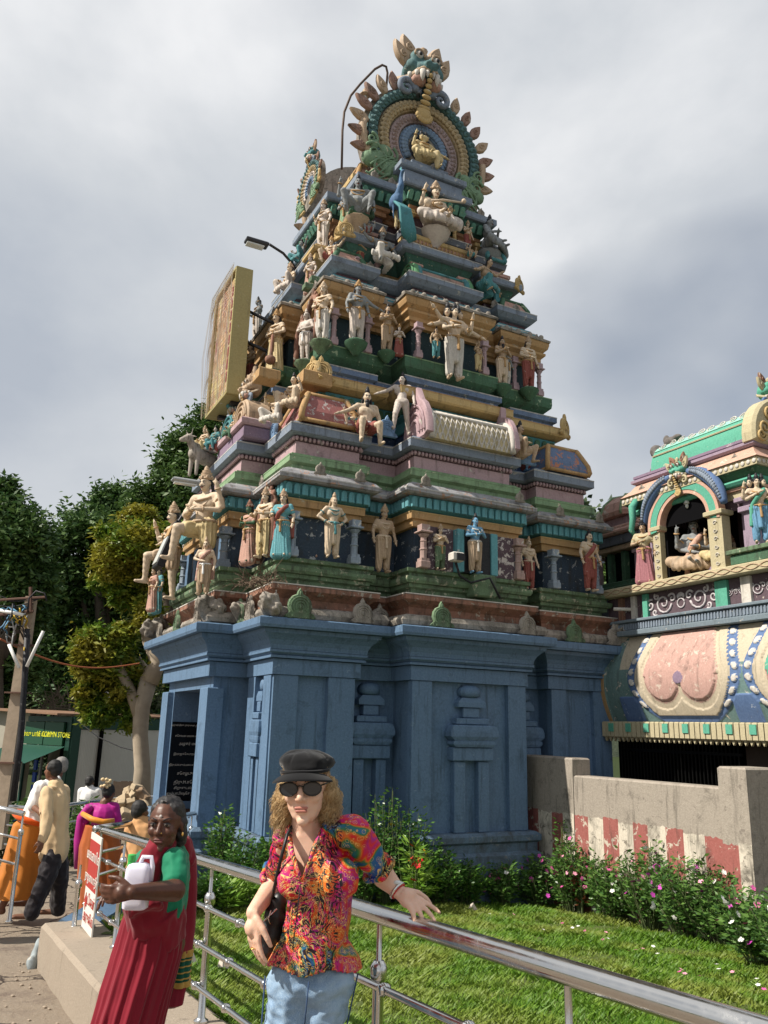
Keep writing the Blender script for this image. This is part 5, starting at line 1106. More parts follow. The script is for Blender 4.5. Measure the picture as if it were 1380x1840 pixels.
# ledge and frieze
bb('ledge',GB2,2.72,-4.9,3.20,3.4,-.08,3.28); bb('ledge',GB2,2.78,-4.9,3.283,3.4,-.1,3.40); bb('ledge',GB2,2.74,-4.9,3.403,3.4,-.1,3.45)
fl=M()
for k in range(90): fl.box(2.765,-.14-k*.053,3.30,2.785,-.115-k*.053,3.385)
tag(fl.build('fluting',GREYB,B2),kind='stuff')
bb('frieze_wall',PLUM,2.88,-4.9,3.45,3.3,.05,3.83)
for v,mt,w_ in ((-.28,ORNG,.1),(-.55,WHITEP,.09),(-.80,TG,.10),(-2.22,TG,.20),(-2.62,WHITEP,.15),(-3.3,TG,.15)): bb('frieze_post',mt,2.83,v-w_/2,3.45,2.9,v+w_/2,3.82)
SCR=paint('white_scroll_paint',(.55,.50,.52),.3,.2,(.3,.2,.25))
def scrollwork(vc,w_,z):
    for sg in (-1,1):
        m=M()
        for (cx,cz,r_,tu,a0,d_) in ((.45,.0,.30,1.5,3.3,1),(.80,-.02,.18,1.4,2.0,-1),(.22,.1,.14,1.2,.5,1),(.62,.2,.10,1.2,1.0,-1),(.68,-.22,.1,1.1,4.0,1)):
            q,wd=spiral(sg*cx*w_,cz*w_*.75,r_*w_*.72,tu,d_*sg,a0 if sg>0 else math.pi-a0,.024*w_,.016*w_,0,20); m.tube(q,wd,5,LX(2.872,vc,z))
        m.build('scroll_ornament',SCR,B2,smooth=True)
    m=M()
    for k in range(5): a=R(50+20*k); m.ell((.11*w_*math.cos(a),0,.12*w_*math.sin(a)),(.03*w_,.01,.05*w_),6,4,LX(2.872,vc,z))
    m.tube([(.09*w_*math.cos(a),0,-.05*w_+.09*w_*math.sin(a)) for a in np.linspace(0,2*math.pi,14)],.016*w_,5,LX(2.872,vc,z)); m.build('lotus_ornament',SCR,B2,smooth=True)
scrollwork(-1.47,.74,3.64); scrollwork(-2.43,.24,3.64); scrollwork(-.42,.2,3.62); scrollwork(-2.95,.4,3.64)
bb('gold_band',BEIGE,2.70,-4.9,3.83,3.3,.05,3.96,ch=.012)
wv=M()
for ph in (0,math.pi): wv.tube([(2.695,-.0-k*.04,3.895+.035*math.sin(k*.55+ph)) for k in range(120)],.009,4)
wv.build('wavy_line',TAN,B2,smooth=True)
# body with niche
bb('body_wall',PURP,3.12,-.95,3.96,3.4,-.70,5.0); bb('body_wall',PLUM,3.42,-2.6,3.96,4.6,-.7,5.2); bb('body_wall',PURP,3.1,-2.75,3.96,3.45,-2.45,5.0)
bb('corner_pier',PURP,2.98,-2.78,3.96,3.2,-2.58,4.9); bb('pier_capital',PURP,2.93,-2.83,4.72,3.25,-2.53,4.80); bb('pier_capital',PURP,2.90,-2.86,4.86,3.27,-2.5,4.93)
bb('niche_post',BEIGE,2.82,-1.20,3.96,2.92,-1.06,4.72); bb('niche_post',BEIGE,2.80,-2.36,3.96,2.96,-2.12,4.72)
bb('post_capital',BEIGE,2.78,-1.24,4.73,2.96,-1.02,4.80); bb('post_capital',BEIGE,2.76,-2.40,4.73,3.0,-2.08,4.80)
for vc,w_ in ((-1.13,.10),(-2.24,.17)):
    m=M()
    for k in range(6): q,wd=spiral(0,4.05+k*.115-3.96,.035,1.2,1 if k%2 else -1,0,.009,.005,-.004,10); m.tube(q,wd,4,LX(2.815 if w_<.15 else 2.795,vc,3.96))
    m.build('post_scrolls',WHITEP,B2,smooth=True)
# niche interior
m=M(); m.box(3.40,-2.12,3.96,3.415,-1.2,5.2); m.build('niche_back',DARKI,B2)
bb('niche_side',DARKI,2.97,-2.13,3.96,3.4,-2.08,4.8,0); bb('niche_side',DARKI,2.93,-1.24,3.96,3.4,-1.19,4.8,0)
def niche_arch():
    vc=-1.67; hw=.46; zc=4.78
    for nm,r0,r1,mt,uo in (('arch_band',.44,.50,PEACH,2.80),('arch_band',.50,.62,TG,2.79),('arch_band',.62,.67,PEACH,2.785)):
        m=M(); rg=[]
        for t in np.linspace(-.15,math.pi+.15,26):
            fl_=1+.10*max(0,-math.sin(t)) ; rg.append([(uo,vc-(r0)*math.cos(t)*fl_,zc+r0*math.sin(t)*.92),(uo,vc-(r1)*math.cos(t)*fl_,zc+r1*math.sin(t)*.92),(uo+.14,vc-(r1)*math.cos(t)*fl_,zc+r1*math.sin(t)*.92),(uo+.14,vc-(r0)*math.cos(t)*fl_,zc+r0*math.sin(t)*.92)])
        m.rings(rg); m.build(nm,mt,B2)
    for a0,a1 in ((.12,1.35),(1.80,3.02)):
        m=M(); n=22; q=[]; wd=[]
        for k in range(n):
            t=a0+(a1-a0)*k/(n-1); q.append((2.80,vc-.76*math.cos(t),zc+.73*math.sin(t))); wd.append(.045+.055*math.sin(math.pi*k/(n-1)))
        m.tube(q,wd,8); m.build('blue_feather_arc',AWB,B2,smooth=True)
        m=M()
        for k in range(2,n-2):
            p=Vector(q[k]); m.ell(p+Vector((-wd[k]*.92,0,0)),(.022,wd[k]*.40,wd[k]*.40),7,5)
            m.ell(p+Vector((-wd[k]*.80,.0,wd[k]*.6)),(.02,.022,.028),6,4)
        m.build('feather_scales',GREYB,B2,smooth=True)
    m=M(); rg=[]
    # spandrel wall round the arch
    n=20; inn=[(vc-.60*math.cos(t),zc+.55*math.sin(t)) for t in np.linspace(0,math.pi,n)]; outp=[]
    for a_,b_ in inn: outp.append((vc+(a_-vc)*1.6 if True else a_,5.15 if b_>zc+.02 else b_))
    vs=[(3.0,a,b) for a,b in inn]+[(3.0,a,b) for a,b in outp]; m.add(vs,[(i,i+1,n+i+1,n+i) for i in range(n-1)]); m.build('spandrel',PLUM,B2)
niche_arch()
m=M(); m.prism([(.43*math.cos(t),.40*math.sin(t)) for t in np.linspace(0,math.pi,20)],-.01,.02,LX(2.93,-1.67,4.78)); m.build('niche_shade_plate',DARKI,B2)  # flat near-black plate hides the entablature, painted as the shade inside the arch top
lm=lion_face
g_=lion_face(None,LX(2.78,-1.67,5.42),.42,(TG,BEIGE,BEIGE,WHITEP,ORNG)); g_.parent=B2
# entablature
pS=[(2.98,-2.82),(5.2,-2.82),(5.2,-.68),(2.98,-.68)]
def b2band(name,prof,mat): 
    o=band(name,pS,prof,mat,B2,wob=.004); return o
b2band('entablature',[(.0,4.935),(.0,5.04)],BEIGE); b2band('peach_fillet',[(.04,5.045),(.05,5.08)],PEACH); b2band('green_roll',[(.03,5.085),(.09,5.10),(.12,5.14),(.09,5.18)],TG); b2band('lotus_cornice',[(.08,5.185),(.14,5.25),(.17,5.27)],DGREEN); b2band('gold_fascia',[(.20,5.275),(.20,5.38)],BEIGE)
dd=M(); row(pS,.205,.09,lambda xf:dd.ell((0,0,5.327),(.034,.012,.034),8,5,xf),[0,3]); tag(dd.build('fascia_discs',WHITEP,B2,smooth=True),kind='stuff')
b2band('peach_eave',[(.23,5.385),(.2,5.41),(.10,5.50),(.03,5.60)],PEACH); b2band('violet_moulding',[(.05,5.605),(.09,5.63),(.09,5.67)],PURP); b2band('violet_moulding',[(.02,5.675),(.06,5.70),(.06,5.74)],VIOL)
MEs=medallion_mesh('eave_crest',.12,STONE)
for u,v,rz_ in ((2.88,-2.6,-90),(3.15,-2.98,0),(2.86,-.85,-90)):
    o=link('eave_crest',MEs,B2); o.matrix_local=FX(u,v,5.44)@Matrix.Rotation(R(rz_),4,'Z')
# vault
m=M(); sec=[(3.42+.44*math.cos(t)*-1,5.74+.50*max(0,math.sin(t))**.8) for t in np.linspace(0,math.pi,15)]
m.rings([[(a,v,b) for a,b in sec] for v in (-.95,-1.4,-1.9,-2.4,-2.78)]); m.build('vaulted_roof',TG,B2,smooth=True,angle=60)
for i0,mt in ((4,TGL),(7,TGL)):
    pass
m=M(); m.rings([[(a-.012*(1),v,b+.008) for a,b in (sec[3],sec[4],sec[5])]+[(a+.01,v,b-.01) for a,b in (sec[5],sec[4],sec[3])] for v in (-.96,-2.77)]); m.build('roof_stripe',TGL,B2)
for t0,t1 in ((2,2.35),(5.6,6.0)):
    def sp_(t):
        i=int(t); f=t-i; return (sec[i][0]*(1-f)+sec[i+1][0]*f-.008,sec[i][1]*(1-f)+sec[i+1][1]*f+.006)
    m=M(); m.tube([(*[sp_(t0)[0]],-.97,sp_(t0)[1]),(sp_(t0)[0],-2.77,sp_(t0)[1])],.015,5); m.build('roof_line',BEIGE,B2)
m=M()
for k in range(9):
    v=-1.1-k*.19; c=sec[4]; q,wd=spiral(0,0,.075,1.5,1 if k%2 else -1,k,.011,.006,0,16)
    m.tube([(c[0]-.025+p[2]*.55,v+p[0],c[1]+.01+p[2]*.75) for p in q],wd,4)
m.build('roof_scrolls',WHITEP,B2,smooth=True)
m=M(); gp=[(math.cos(t)*.56,math.sin(t)*.62) for t in np.linspace(-.12,math.pi+.12,18)]+[(-.4,-.1),(.4,-.1)]
m.prism(gp,-.10,.10,FX(3.42,-2.86,5.74),ch=.04); m.build('roof_gable',BEIGE,B2)
for sx in (-1,1):
    m=M()
    for (cx,cz,r_) in ((.34,.12,.13),(.22,.36,.12),(.42,-.0,.09),(.1,.5,.08)): q,wd=spiral(sx*cx,cz,r_,1.6,sx,0,.022,.012,-.115,20); m.tube(q,wd,5,FX(3.42,-2.86,5.74))
    m.build('gable_scroll',YELLOW,B2,smooth=True)
m=M(); m.tube([(.1*math.cos(t),-.11,.25*math.sin(t)) for t in np.linspace(0,math.pi,12)],.03,6,FX(3.42,-2.86,5.74)); m.build('gable_arch',STONE,B2,smooth=True)
g_=lion_face(None,FX(3.42,-2.84,6.36),.46,(TG,BEIGE,AWB,WHITEP,ORNG)); g_.parent=B2
m=M()
for k in range(7): m.ell((3.3+.12*math.sin(k*2),-.88+.04*math.cos(k*3),5.62+.09*k),(.14,.09,.12),8,6)
m.ell((3.42,-1.0,6.32),(.1,.14,.09)); m.ell((3.4,-1.13,6.36),(.06,.1,.05)); m.ell((3.42,-.9,6.38),(.06,.06,.09)); remesh(m,'worn_gable_beast',paint('dark_weathered_stone',(.16,.14,.13),.5,.2,rough=.9,bs=.6),B2,.02,1)
m=M(); m.tube([(2.80,-.78,5.30),(2.72,-.76,5.18),(2.74,-.74,5.0),(2.72,-.72,4.82),(2.80,-.72,4.72)],[.05,.06,.05,.045,.03],7); m.build('corner_bracket',TG,B2,smooth=True)
# green plinth for the statue at the right
bb('green_plinth',DGREEN,2.74,-3.3,3.965,3.1,-2.5,4.10); bb('green_plinth',GREEN,2.70,-3.34,4.105,3.12,-2.46,4.17)
# gate and dark room below
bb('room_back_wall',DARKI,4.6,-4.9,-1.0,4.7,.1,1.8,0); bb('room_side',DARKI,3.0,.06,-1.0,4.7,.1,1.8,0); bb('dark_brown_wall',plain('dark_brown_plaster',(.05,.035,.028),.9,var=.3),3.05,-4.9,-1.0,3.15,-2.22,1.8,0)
bb('roof_deck',WCON,3.0,-4.9,1.93,5.2,.05,3.2,0); bb('upper_deck',GB2,3.3,-4.9,3.2,5.2,.05,3.95,0)
gt=empty('iron_gate',mw=TM.copy()); tag(gt,'black iron bar gate in the dark opening under the painted awning','gate')
IRON=plain('black_iron',(.012,.012,.012),.45,.7)
GBm=M(); GBm.tube([(0,0,-.9),(0,0,1.72)],.011,5); _o=GBm.build('gate_bar',IRON,None); GBe=_o.data; D.objects.remove(_o)
for k in range(34): o=link('gate_bar',GBe,gt); o.location=(2.98,.02-k*.066,0)
for z in (-.3,.55,1.5): m=M(); m.box(2.965,-2.22,z,2.995,.03,z+.035); m.build('gate_rail',IRON,gt)
m=M(); m.tube([(2.80,.10,1.66),(2.80,.10,-.5)],.014,6); o=m.build('drain_pipe',WHITEP,None,xf=TM); tag(o,'thin white pipe at the right corner of the blue tower','pipe')
m=M(); m.tube([(2.95,-.35,3.35),(3.05,-.45,3.62),(3.2,-.45,3.66),(3.3,-.4,3.6)],.035,7,None); m.tube([(3.3,-.4,3.6),(3.25,-.42,3.45),(3.1,-.5,3.3)],.03,6); o=m.build('elbow_pipe',WHITEP,None,xf=TM,smooth=True) if False else None
el=M(); el.tube([(2.62,-.35,3.62),(2.9,-.5,3.62),(2.98,-.52,3.58),(2.99,-.55,3.45),(2.95,-.55,3.25)],.028,7); o=el.build('elbow_pipe',WHITEP,None,xf=TM,smooth=True); tag(o,'cream elbow pipe by the worn stone beast at the right tower corner','pipe')
# statues of the right shrine
figure('deity_statue',F_(3.10,-1.60,4.06,-52),1.36,'grey-skinned seated deity statue inside the dark arched niche',arms=('up','chest'),extra_arms=['belly'],legs='sit',wide=.85,skin=GREYST,bottom=('lap',TAN),crown=BLACKP,shawl=PEACH,jewel=OCHRE)
figure('consort_statue',F_(3.16,-2.02,4.16,-60),.95,'small consort statue in yellow half hidden behind the right niche post',arms=('up','down'),legs='sit',skin=CREAM,bottom=('lap',YST),top=ORNG)
figure('devotee_statue',F_(2.78,-.90,3.96,-60),.95,'statue of a woman in a pink sari left of the arched niche',arms=('chest','down'),skin=TAN,bottom=('skirt',paint('pink_sari_paint',(.42,.13,.16),.3,.1)),top=BEIGE,crown=BLACKP)
figure('deity_statue',F_(2.78,-2.98,4.18,-40),.92,'many-headed statue in a blue and white skirt at the right edge',arms=('pray','fwd'),extra_arms=['up','down'],skin=CREAM,bottom=('dhoti',BLSK),heads=3,shawl=TG)
m=M(); m.ell((3.1,-1.98,4.0),(.14,.17,.22),10,7); o=m.build('niche_rock',VIOL,B2,smooth=True)
m=M(); m.lathe([(.02,.1),(.03,.05),(.05,0)],8,(2.92,-1.67,5.05)); m.ell((2.92,-1.67,5.02),(.03,.03,.04)); m.build('niche_bulb',GLS,B2,smooth=True)
# small shrine behind
SS=empty('small_shrine',mw=TM@FX(4.3,.75,0)); tag(SS,'small domed shrine with pink and grey bands behind the tower corner','shrine')
def ssb(nm,mt,w_,z0,z1,ch=.01): m=M(); m.box(-w_,-w_,z0,w_,w_,z1,ch=ch); m.build(nm,mt,SS)
ssb('plinth',SLATE,.72,3.2,4.1); ssb('base_slab',DGREEN,.78,4.105,4.2); ssb('base_slab',DGREEN,.66,4.205,4.3); ssb('core',DARKI,.42,4.3,4.95,0)
for sx in (-1,-.35,.35,1):
    for sy in (-1,1):
        m=M(); m.box(sx*.5-.05,sy*.5-.05,4.3,sx*.5+.05,sy*.5+.05,4.85,ch=.01); m.box(sx*.5-.08,sy*.5-.08,4.76,sx*.5+.08,sy*.5+.08,4.84,ch=.01); m.build('column',PKCOL if abs(sx)==1 else DGREEN,SS)
        if abs(sx)<1: m=M(); m.box(sy*.5-.05,sx*.5-.05,4.3,sy*.5+.05,sx*.5+.05,4.85,ch=.01); m.build('column',DGREEN,SS)
ssb('beam',TAN,.62,4.86,4.95); ssb('lotus_band',SLATE,.66,4.955,5.12); ssb('pink_eave',SALMON,.74,5.125,5.22,.03); ssb('pink_eave',SALMON,.62,5.225,5.32,.03); ssb('neck',PKCOL,.46,5.325,5.5)
m=M(); m.rings([[(w_*a,w_*b,z) for a,b in ((-1,-.4),(-.4,-1),(.4,-1),(1,-.4),(1,.4),(.4,1),(-.4,1),(-1,.4))] for w_,z in ((.6,5.505),(.62,5.58),(.56,5.75),(.4,5.90),(.2,5.95))]); m.build('dome_roof',SALMON,SS)
m=M()
for a,b in ((-1,-.4),(-.4,-1),(.4,-1),(1,-.4),(1,.4),(.4,1),(-.4,1),(-1,.4)): m.tube([(w_*a,w_*b,z) for w_,z in ((.61,5.505),(.63,5.58),(.57,5.75),(.41,5.91),(.2,5.96))],.022,5)
m.build('dome_rib',LGREEN,SS,smooth=True)
# ---------------------------------------------------------------- steel railing
STEEL=plain('polished_steel',(.62,.61,.59),.14,1.0,var=.05,scale=6)
_t=STEEL.node_tree; _b=_t.nodes['Principled BSDF']; _r2=_t.nodes.new('ShaderNodeMapRange'); _t.links.new(noise(_t,14,6,.75,objvec(_t)),_r2.inputs[0]); _r2.inputs[1].default_value=.35; _r2.inputs[2].default_value=.75; _r2.inputs[3].default_value=.08; _r2.inputs[4].default_value=.36; _t.links.new(_r2.outputs[0],_b.inputs['Roughness']); bump(_t,_b,noise(_t,9,3,.6,objvec(_t)),.06,.01)
RAIL=empty('steel_railing'); tag(RAIL,'polished stainless steel railing running from the left corner of the lawn to the lower right','railing')
def rp(s,h,n=0): p=P1+RD*s+RN*n; return Vector((p.x,p.y,.012+.054*s+h))
m=M(); m.tube([rp(s,.80) for s in np.linspace(-.12,8.5,30)],.032,16); m.build('handrail',STEEL,RAIL,smooth=True)
POSTS=[0.0,.95,2.05,3.14,4.14,5.09,6.10,7.1,8.1]
for h in (.585,.39,.185):
    m=M(); m.tube([rp(s,h,-.045) for s in np.linspace(-.1,8.5,10)],.0135,10); m.build('lower_rail',STEEL,RAIL,smooth=True)
def railpost(par,p,h=.8,r=.021):
    z0=p.z
    m=M(); m.lathe([(r*1.9,0),(r*1.9,.012),(r*1.3,.02),(r,.03),(r,h-.205),(r*1.12,h-.20),(r*1.12,h-.18),(r*.9,h-.165),(r*.5,h-.15),(r*.5,h-.03)],14,p); o=m.build('post',STEEL,par,smooth=True,angle=40)
    m=M(); m.lathe([(r*1.05,h-.22),(r*1.45,h-.205),(r*1.45,h-.17),(r*.9,h-.15)],14,p); m.build('collar',STEEL,o,smooth=True)
for s in POSTS: railpost(RAIL,rp(s,0))
KN=M(); KN.ell((0,0,0),(.022,.022,.022),10,7); KN.lathe([(.017,-.02),(.02,-.012),(.02,.012),(.017,.02)],10,xf=Matrix.Rotation(R(90),4,'X')); _o=KN.build('rail_knob',STEEL,None,smooth=True); KNm=_o.data; D.objects.remove(_o)
for h in (.585,.39,.185):
    for s in POSTS:
        for ds in (0,.5):
            o=link('rail_knob',KNm,RAIL); o.location=rp(s+ds+.12*(h>.5),h,-.045); o.rotation_euler.z=R(119)
# side rail from the corner to the doorway
R2=empty('side_railing'); tag(R2,'steel railing between the lawn corner and the tower doorway','railing')
A_=Vector((-2.50,7.70,.012)); Bq=tw(-3.3,1.2,0); Bq.z=-.2
def rq(t,h,off=0): q=A_.lerp(Bq,t); return Vector((q.x-off,q.y,q.z+h))
m=M(); m.tube([rq(t,.80) for t in np.linspace(0,1,6)],.03,12); m.build('handrail',STEEL,R2,smooth=True)
for h in (.585,.39,.185): m=M(); m.tube([rq(t,h,.03) for t in (0,.5,1)],.0135,8); m.build('lower_rail',STEEL,R2,smooth=True)
for t in (.0,.33,.66,.97):
    q=rq(t,0); railpost(R2,q)
railpost(R2,Vector((-2.62,7.78,-.02)),.55)
# far railings
R3=empty('far_railing'); tag(R3,'far steel railing with planting behind, at the left edge beyond the walking men','railing')
FR=[(-9.5,14.6),(-7.2,14.0),(-5.2,13.3),(-4.6,15.6),(-3.4,16.2)]
def f3(k,h): x,y=FR[k]; return Vector((x,y,road_z(x,y)+.05+h))
for h,r_ in ((.95,.032),(.68,.015),(.4,.015)): m=M(); m.tube([f3(k,h) for k in range(3)],r_,8); m.build('rail',STEEL,R3,smooth=True)
for h,r_ in ((.95,.032),(.68,.015),(.4,.015)): m=M(); m.tube([f3(k,h) for k in range(2,5)],r_,8); m.build('rail',STEEL,R3,smooth=True)
for k in range(5): railpost(R3,f3(k,0),.95,.025)
for t in (.33,.66): railpost(R3,f3(0,0).lerp(f3(1,0),t),.95,.025)
R4=empty('left_railing'); tag(R4,'short steel railing carrying a sign at the left edge behind the orange garment','railing')
L0=pt(-60,1440,9.6); L1=pt(42,1462,9.1)
m=M(); m.tube([L0,L1],.03,8); m.build('handrail',STEEL,R4,smooth=True)
for dz_ in (.25,.5): m=M(); m.tube([L0-Vector((0,0,dz_)),L1-Vector((0,0,dz_))],.014,6); m.build('lower_rail',STEEL,R4,smooth=True)
for t in (0,.5,1): q=L0.lerp(L1,t); railpost(R4,Vector((q.x,q.y,q.z-1.05)),1.05)
# warning signs
SGW=plain('sign_white',(.66,.63,.58),.5,var=.08); SGR=plain('sign_red',(.36,.03,.025),.5,var=.1)
def sign(label,o,xa,w_,h_):
    s=empty('warning_sign'); za=Vector((0,0,1)); xa=Vector(xa).normalized(); ya=xa.cross(za)*-1
    X=Matrix((xa,za.cross(xa),za)).transposed().to_4x4(); X.translation=o; s.matrix_world=X; tag(s,label,'sign')
    m=M(); m.box(0,0,0,w_,.012,h_); m.build('panel',SGW,s)
    m=M(); m.box(.02,-.004,h_*.43,w_-.02,0,h_*.93); m.build('red_field',SGR,s)
    tx=lambda b,sz,mt,x,z: text(b,sz,mt,s,texf((x,-.006,z),(1,0,0),(0,0,1)),ext=.001)
    tx('மலையில்',w_*.24,SGW,w_/2,h_*.72); tx('நுழையாதீர்',w_*.19,SGW,w_/2,h_*.50); tx('படிகள்',w_*.24,SGR,w_*.58,h_*.27); tx('அருகில்',w_*.22,SGR,w_*.58,h_*.1)
    m=M(); m.prism([(0,0),(.05,.06),(.05,.03),(.09,.03),(.09,-.03),(.05,-.03),(.05,-.06)][::-1],-.005,-.001,Matrix.Translation((.03,0,h_*.28))@Matrix.Scale(w_/.4,4)); m.build('arrow',SGR,s)
    return s
sign('red and white warning sign tied to the corner of the steel railing',rp(-.02,.02,-.08),RD,.46,.76)
sign('red and white warning sign at the left edge behind the man in the orange garment',L1+Vector((-.55,-.12,-.98)),(.9,-.42,0),.5,.85)
# ================================================================ VEGETATION, STREET
def leafmat(name,c0,c1,c2=None,trans=.25,rough=.5):
    m,t,b=mat_base(name); v=objvec(t)
    g=t.nodes.new('ShaderNodeNewGeometry'); rn=g.outputs['Random Per Island']
    c=mixc(t,rn,c0,c1)
    if c2: c=mixc(t,ramp(t,noise(t,1.1,3,.6,v),.45,.6),c,c2)
    t.links.new(c,b.inputs['Base Color']); b.inputs['Roughness'].default_value=rough; b.inputs['Specular IOR Level'].default_value=.3
    tr=t.nodes.new('ShaderNodeBsdfTranslucent'); t.links.new(c,tr.inputs[0]); ms=t.nodes.new('ShaderNodeMixShader'); ms.inputs[0].default_value=trans
    t.links.new(b.outputs[0],ms.inputs[1]); t.links.new(tr.outputs[0],ms.inputs[2]); t.links.new(ms.outputs[0],t.nodes['Material Output'].inputs[0]); return m
def leaves(name,P,L_,mat,parent=None,aspect=.38,droop=.2,dirs=None,rng=nr):
    """P (n,3) leaf bases; L_ lengths (n) ; two-triangle folded leaves"""
    n=len(P); 
    if dirs is None:
        dirs=rng.normal(size=(n,3)); dirs[:,2]=dirs[:,2]*.6-droop
    dirs=dirs/np.linalg.norm(dirs,axis=1,keepdims=True)
    o=rng.normal(size=(n,3)); o=np.cross(dirs,o); o/=np.linalg.norm(o,axis=1,keepdims=True)+1e-9; q=np.cross(dirs,o)
    L_=L_[:,None]; w_=L_*aspect/2
    a=P; b=P+dirs*L_*.45+o*w_+q*w_*.4; c=P+dirs*L_; d=P+dirs*L_*.45-o*w_+q*w_*.4
    V=np.stack([a,b,c,d],1).reshape(-1,3); F=np.arange(n*4).reshape(n,4)
    return np_mesh(name,V,F,mat,parent)
def clump_pts(cs,rs,n,rng=nr,shell=.35,sub=14,subr=.22):
    """points spread in sub-clumps on the shells of ellipsoids"""
    cs=np.array(cs,float); rs=np.array(rs,float); vol=rs.prod(1)**(2/3); pr=vol/vol.sum(); out=[]
    for c,r,p in zip(cs,rs,pr):
        k=max(8,int(n*p)); ns=max(5,int(sub*(1+p*6)))
        d=rng.normal(size=(ns,3)); d/=np.linalg.norm(d,axis=1,keepdims=True); rad=1-shell*rng.random(ns)**1.5; sc_=c+d*r*rad[:,None]
        i=rng.integers(0,ns,k); g=rng.normal(size=(k,3))*subr*r.mean()*(0.55+.9*rng.random(ns)[i])[:,None]*np.array([1,1,.7]); out.append(sc_[i]+g)
    return np.concatenate(out)
BARK=plain('tree_bark',(.22,.18,.13),.95,var=.45,scale=7,bs=.8); DBARK=plain('dark_bark',(.07,.055,.04),.95,var=.4,scale=8,bs=.6)
def tree(name,label,base,limbs,cs,rs,n,lf,mat,bark=DBARK,group=None,droop=.2,aspect=.4,sub=14,subr=.22,cat='tree'):
    t=empty(name,(base[0],base[1],base[2])); tag(t,label,cat,group); B=Vector(base)
    m=M()
    for pts,w_ in limbs: m.tube([Vector(p)-B for p in pts],w_,9)
    m.build('trunk',bark,t,smooth=True)
    P=clump_pts(cs,rs,n,sub=sub,subr=subr,shell=.55)-np.array(base); P=P+nr.normal(size=P.shape)*(nr.random((len(P),1))<.12)*np.array(rs).mean()*.22; L_=lf*(.6+.8*nr.random(len(P))); leaves('crown',P,L_,mat,t,aspect,droop); return t
DKL=leafmat('dark_leaves',(.03,.08,.022),(.10,.17,.045)); MDL=leafmat('mid_leaves',(.035,.085,.02),(.10,.17,.04)); YGL=leafmat('yellow_green_leaves',(.05,.12,.014),(.16,.25,.022),(.26,.24,.025)); PALEL=leafmat('pale_scrub_leaves',(.035,.05,.02),(.10,.115,.055))
def T_(x,y,d): p=pt(x,y,d); return (p.x,p.y,p.z)
def gb(x,y): return (x,y,road_z(x,y))
def limb(pix,d,ws): return ([T_(x,y,d+o) for x,y,o in pix],ws)
def radii(px,d): return px*d/1450
def crown(lst,d): 
    cs=[T_(x,y,d+o) for x,y,rx,ry,o in lst]; rs=[(radii(rx,d),radii(max(rx,ry),d)*.8,radii(ry,d)) for x,y,rx,ry,o in lst]; return cs,rs
# pruned street tree with a pale trunk
d=17.0; tb_=T_(258,1445,d)
cs,rs=crown([(255,985,62,38,0),(205,1000,25,40,-.3),(300,975,28,35,0),(240,1040,38,25,.2),(195,1160,48,28,0),(160,1165,22,26,-.3),(205,1225,50,38,.2),(170,1280,30,22,.2),(268,1105,22,30,-.2),(240,1290,20,20,.3),(185,1045,20,14,.2),(222,1075,24,14,0),(150,1200,16,12,-.2),(225,1130,20,12,.2),(250,930,34,16,.2),(155,1245,18,12,0),(190,955,18,12,-.2),(285,1045,22,14,.1)],d)
tree('pruned_tree','pruned street tree with pale trunk and separate yellow-green leaf clumps beside the blue doorway',(tb_[0],tb_[1],road_z(tb_[0],tb_[1])),
 [([(tb_[0],tb_[1],road_z(tb_[0],tb_[1])-.1)]+[T_(x,y,d) for x,y in ((256,1380),(252,1320),(255,1270),(268,1220))],[.24,.16,.155,.17,.18]),
  limb([(268,1225,0),(285,1190,0),(268,1150,0),(262,1110,0),(272,1080,0),(278,1040,0),(305,1010,.1)],d,[.20,.17,.15,.12,.11,.09,.05]),
  limb([(254,1290,0),(238,1250,0),(222,1215,-.1),(212,1180,-.1),(200,1160,-.1)],d,[.15,.12,.10,.07,.03]),
  limb([(278,1045,0),(250,1020,0),(225,1000,0)],d,[.07,.05,.02]),limb([(268,1230,0),(262,1200,.2),(250,1180,.3)],d,[.1,.06,.02])],cs,rs,60000,.125,YGL,bark=plain('pale_bark',(.34,.28,.21),.9,var=.35,scale=5,bs=.7),sub=26,subr=.24)
# big trees behind
d=26.0
def bigtree(label,px,py,d,lst,n,mat,lf=.30,name='large_tree',droop=.1,sub=26,subr=.2):
    b=T_(px,py,d); gz_=road_z(b[0],b[1]); cs,rs=crown(lst,d); lim=[([(b[0],b[1],gz_-.2),T_(px+3,py-80,d),T_(px+8,py-180,d),T_(lst[0][0],lst[0][1],d)],[.42,.36,.28,.08])]
    for k,(x,y,rx,ry,o) in enumerate(lst[1:7]): lim.append(([T_(px+5,py-120-12*k,d),T_((px+x)/2,(py-150+y)/2,d+o/2),T_(x,y,d+o)],[.2,.12,.03]))
    return tree(name,label,(b[0],b[1],gz_),lim,cs,rs,n,lf,mat,droop=droop,sub=sub,subr=subr,group='large trees behind the street')
bigtree('tall dark spreading tree rising highest beside the temple tower',330,1380,28,[(350,880,70,80,0),(340,800,40,50,0),(310,850,45,40,0),(375,770,25,45,.5),(260,900,55,35,0),(300,950,70,50,1),(240,960,60,45,.5),(320,1030,60,60,1),(250,1060,60,50,2),(300,1130,60,60,2)],46000,MDL,.21)
bigtree('broad dark tree behind the pruned street tree',180,1380,30,[(170,950,70,40,0),(130,990,55,45,0),(210,900,50,35,.5),(110,1060,60,50,0),(180,1060,70,55,1),(90,1140,60,50,1),(170,1140,70,50,1),(130,1220,60,40,1),(220,1180,60,50,1.5),(200,1240,60,35,1)],48000,DKL,.23)
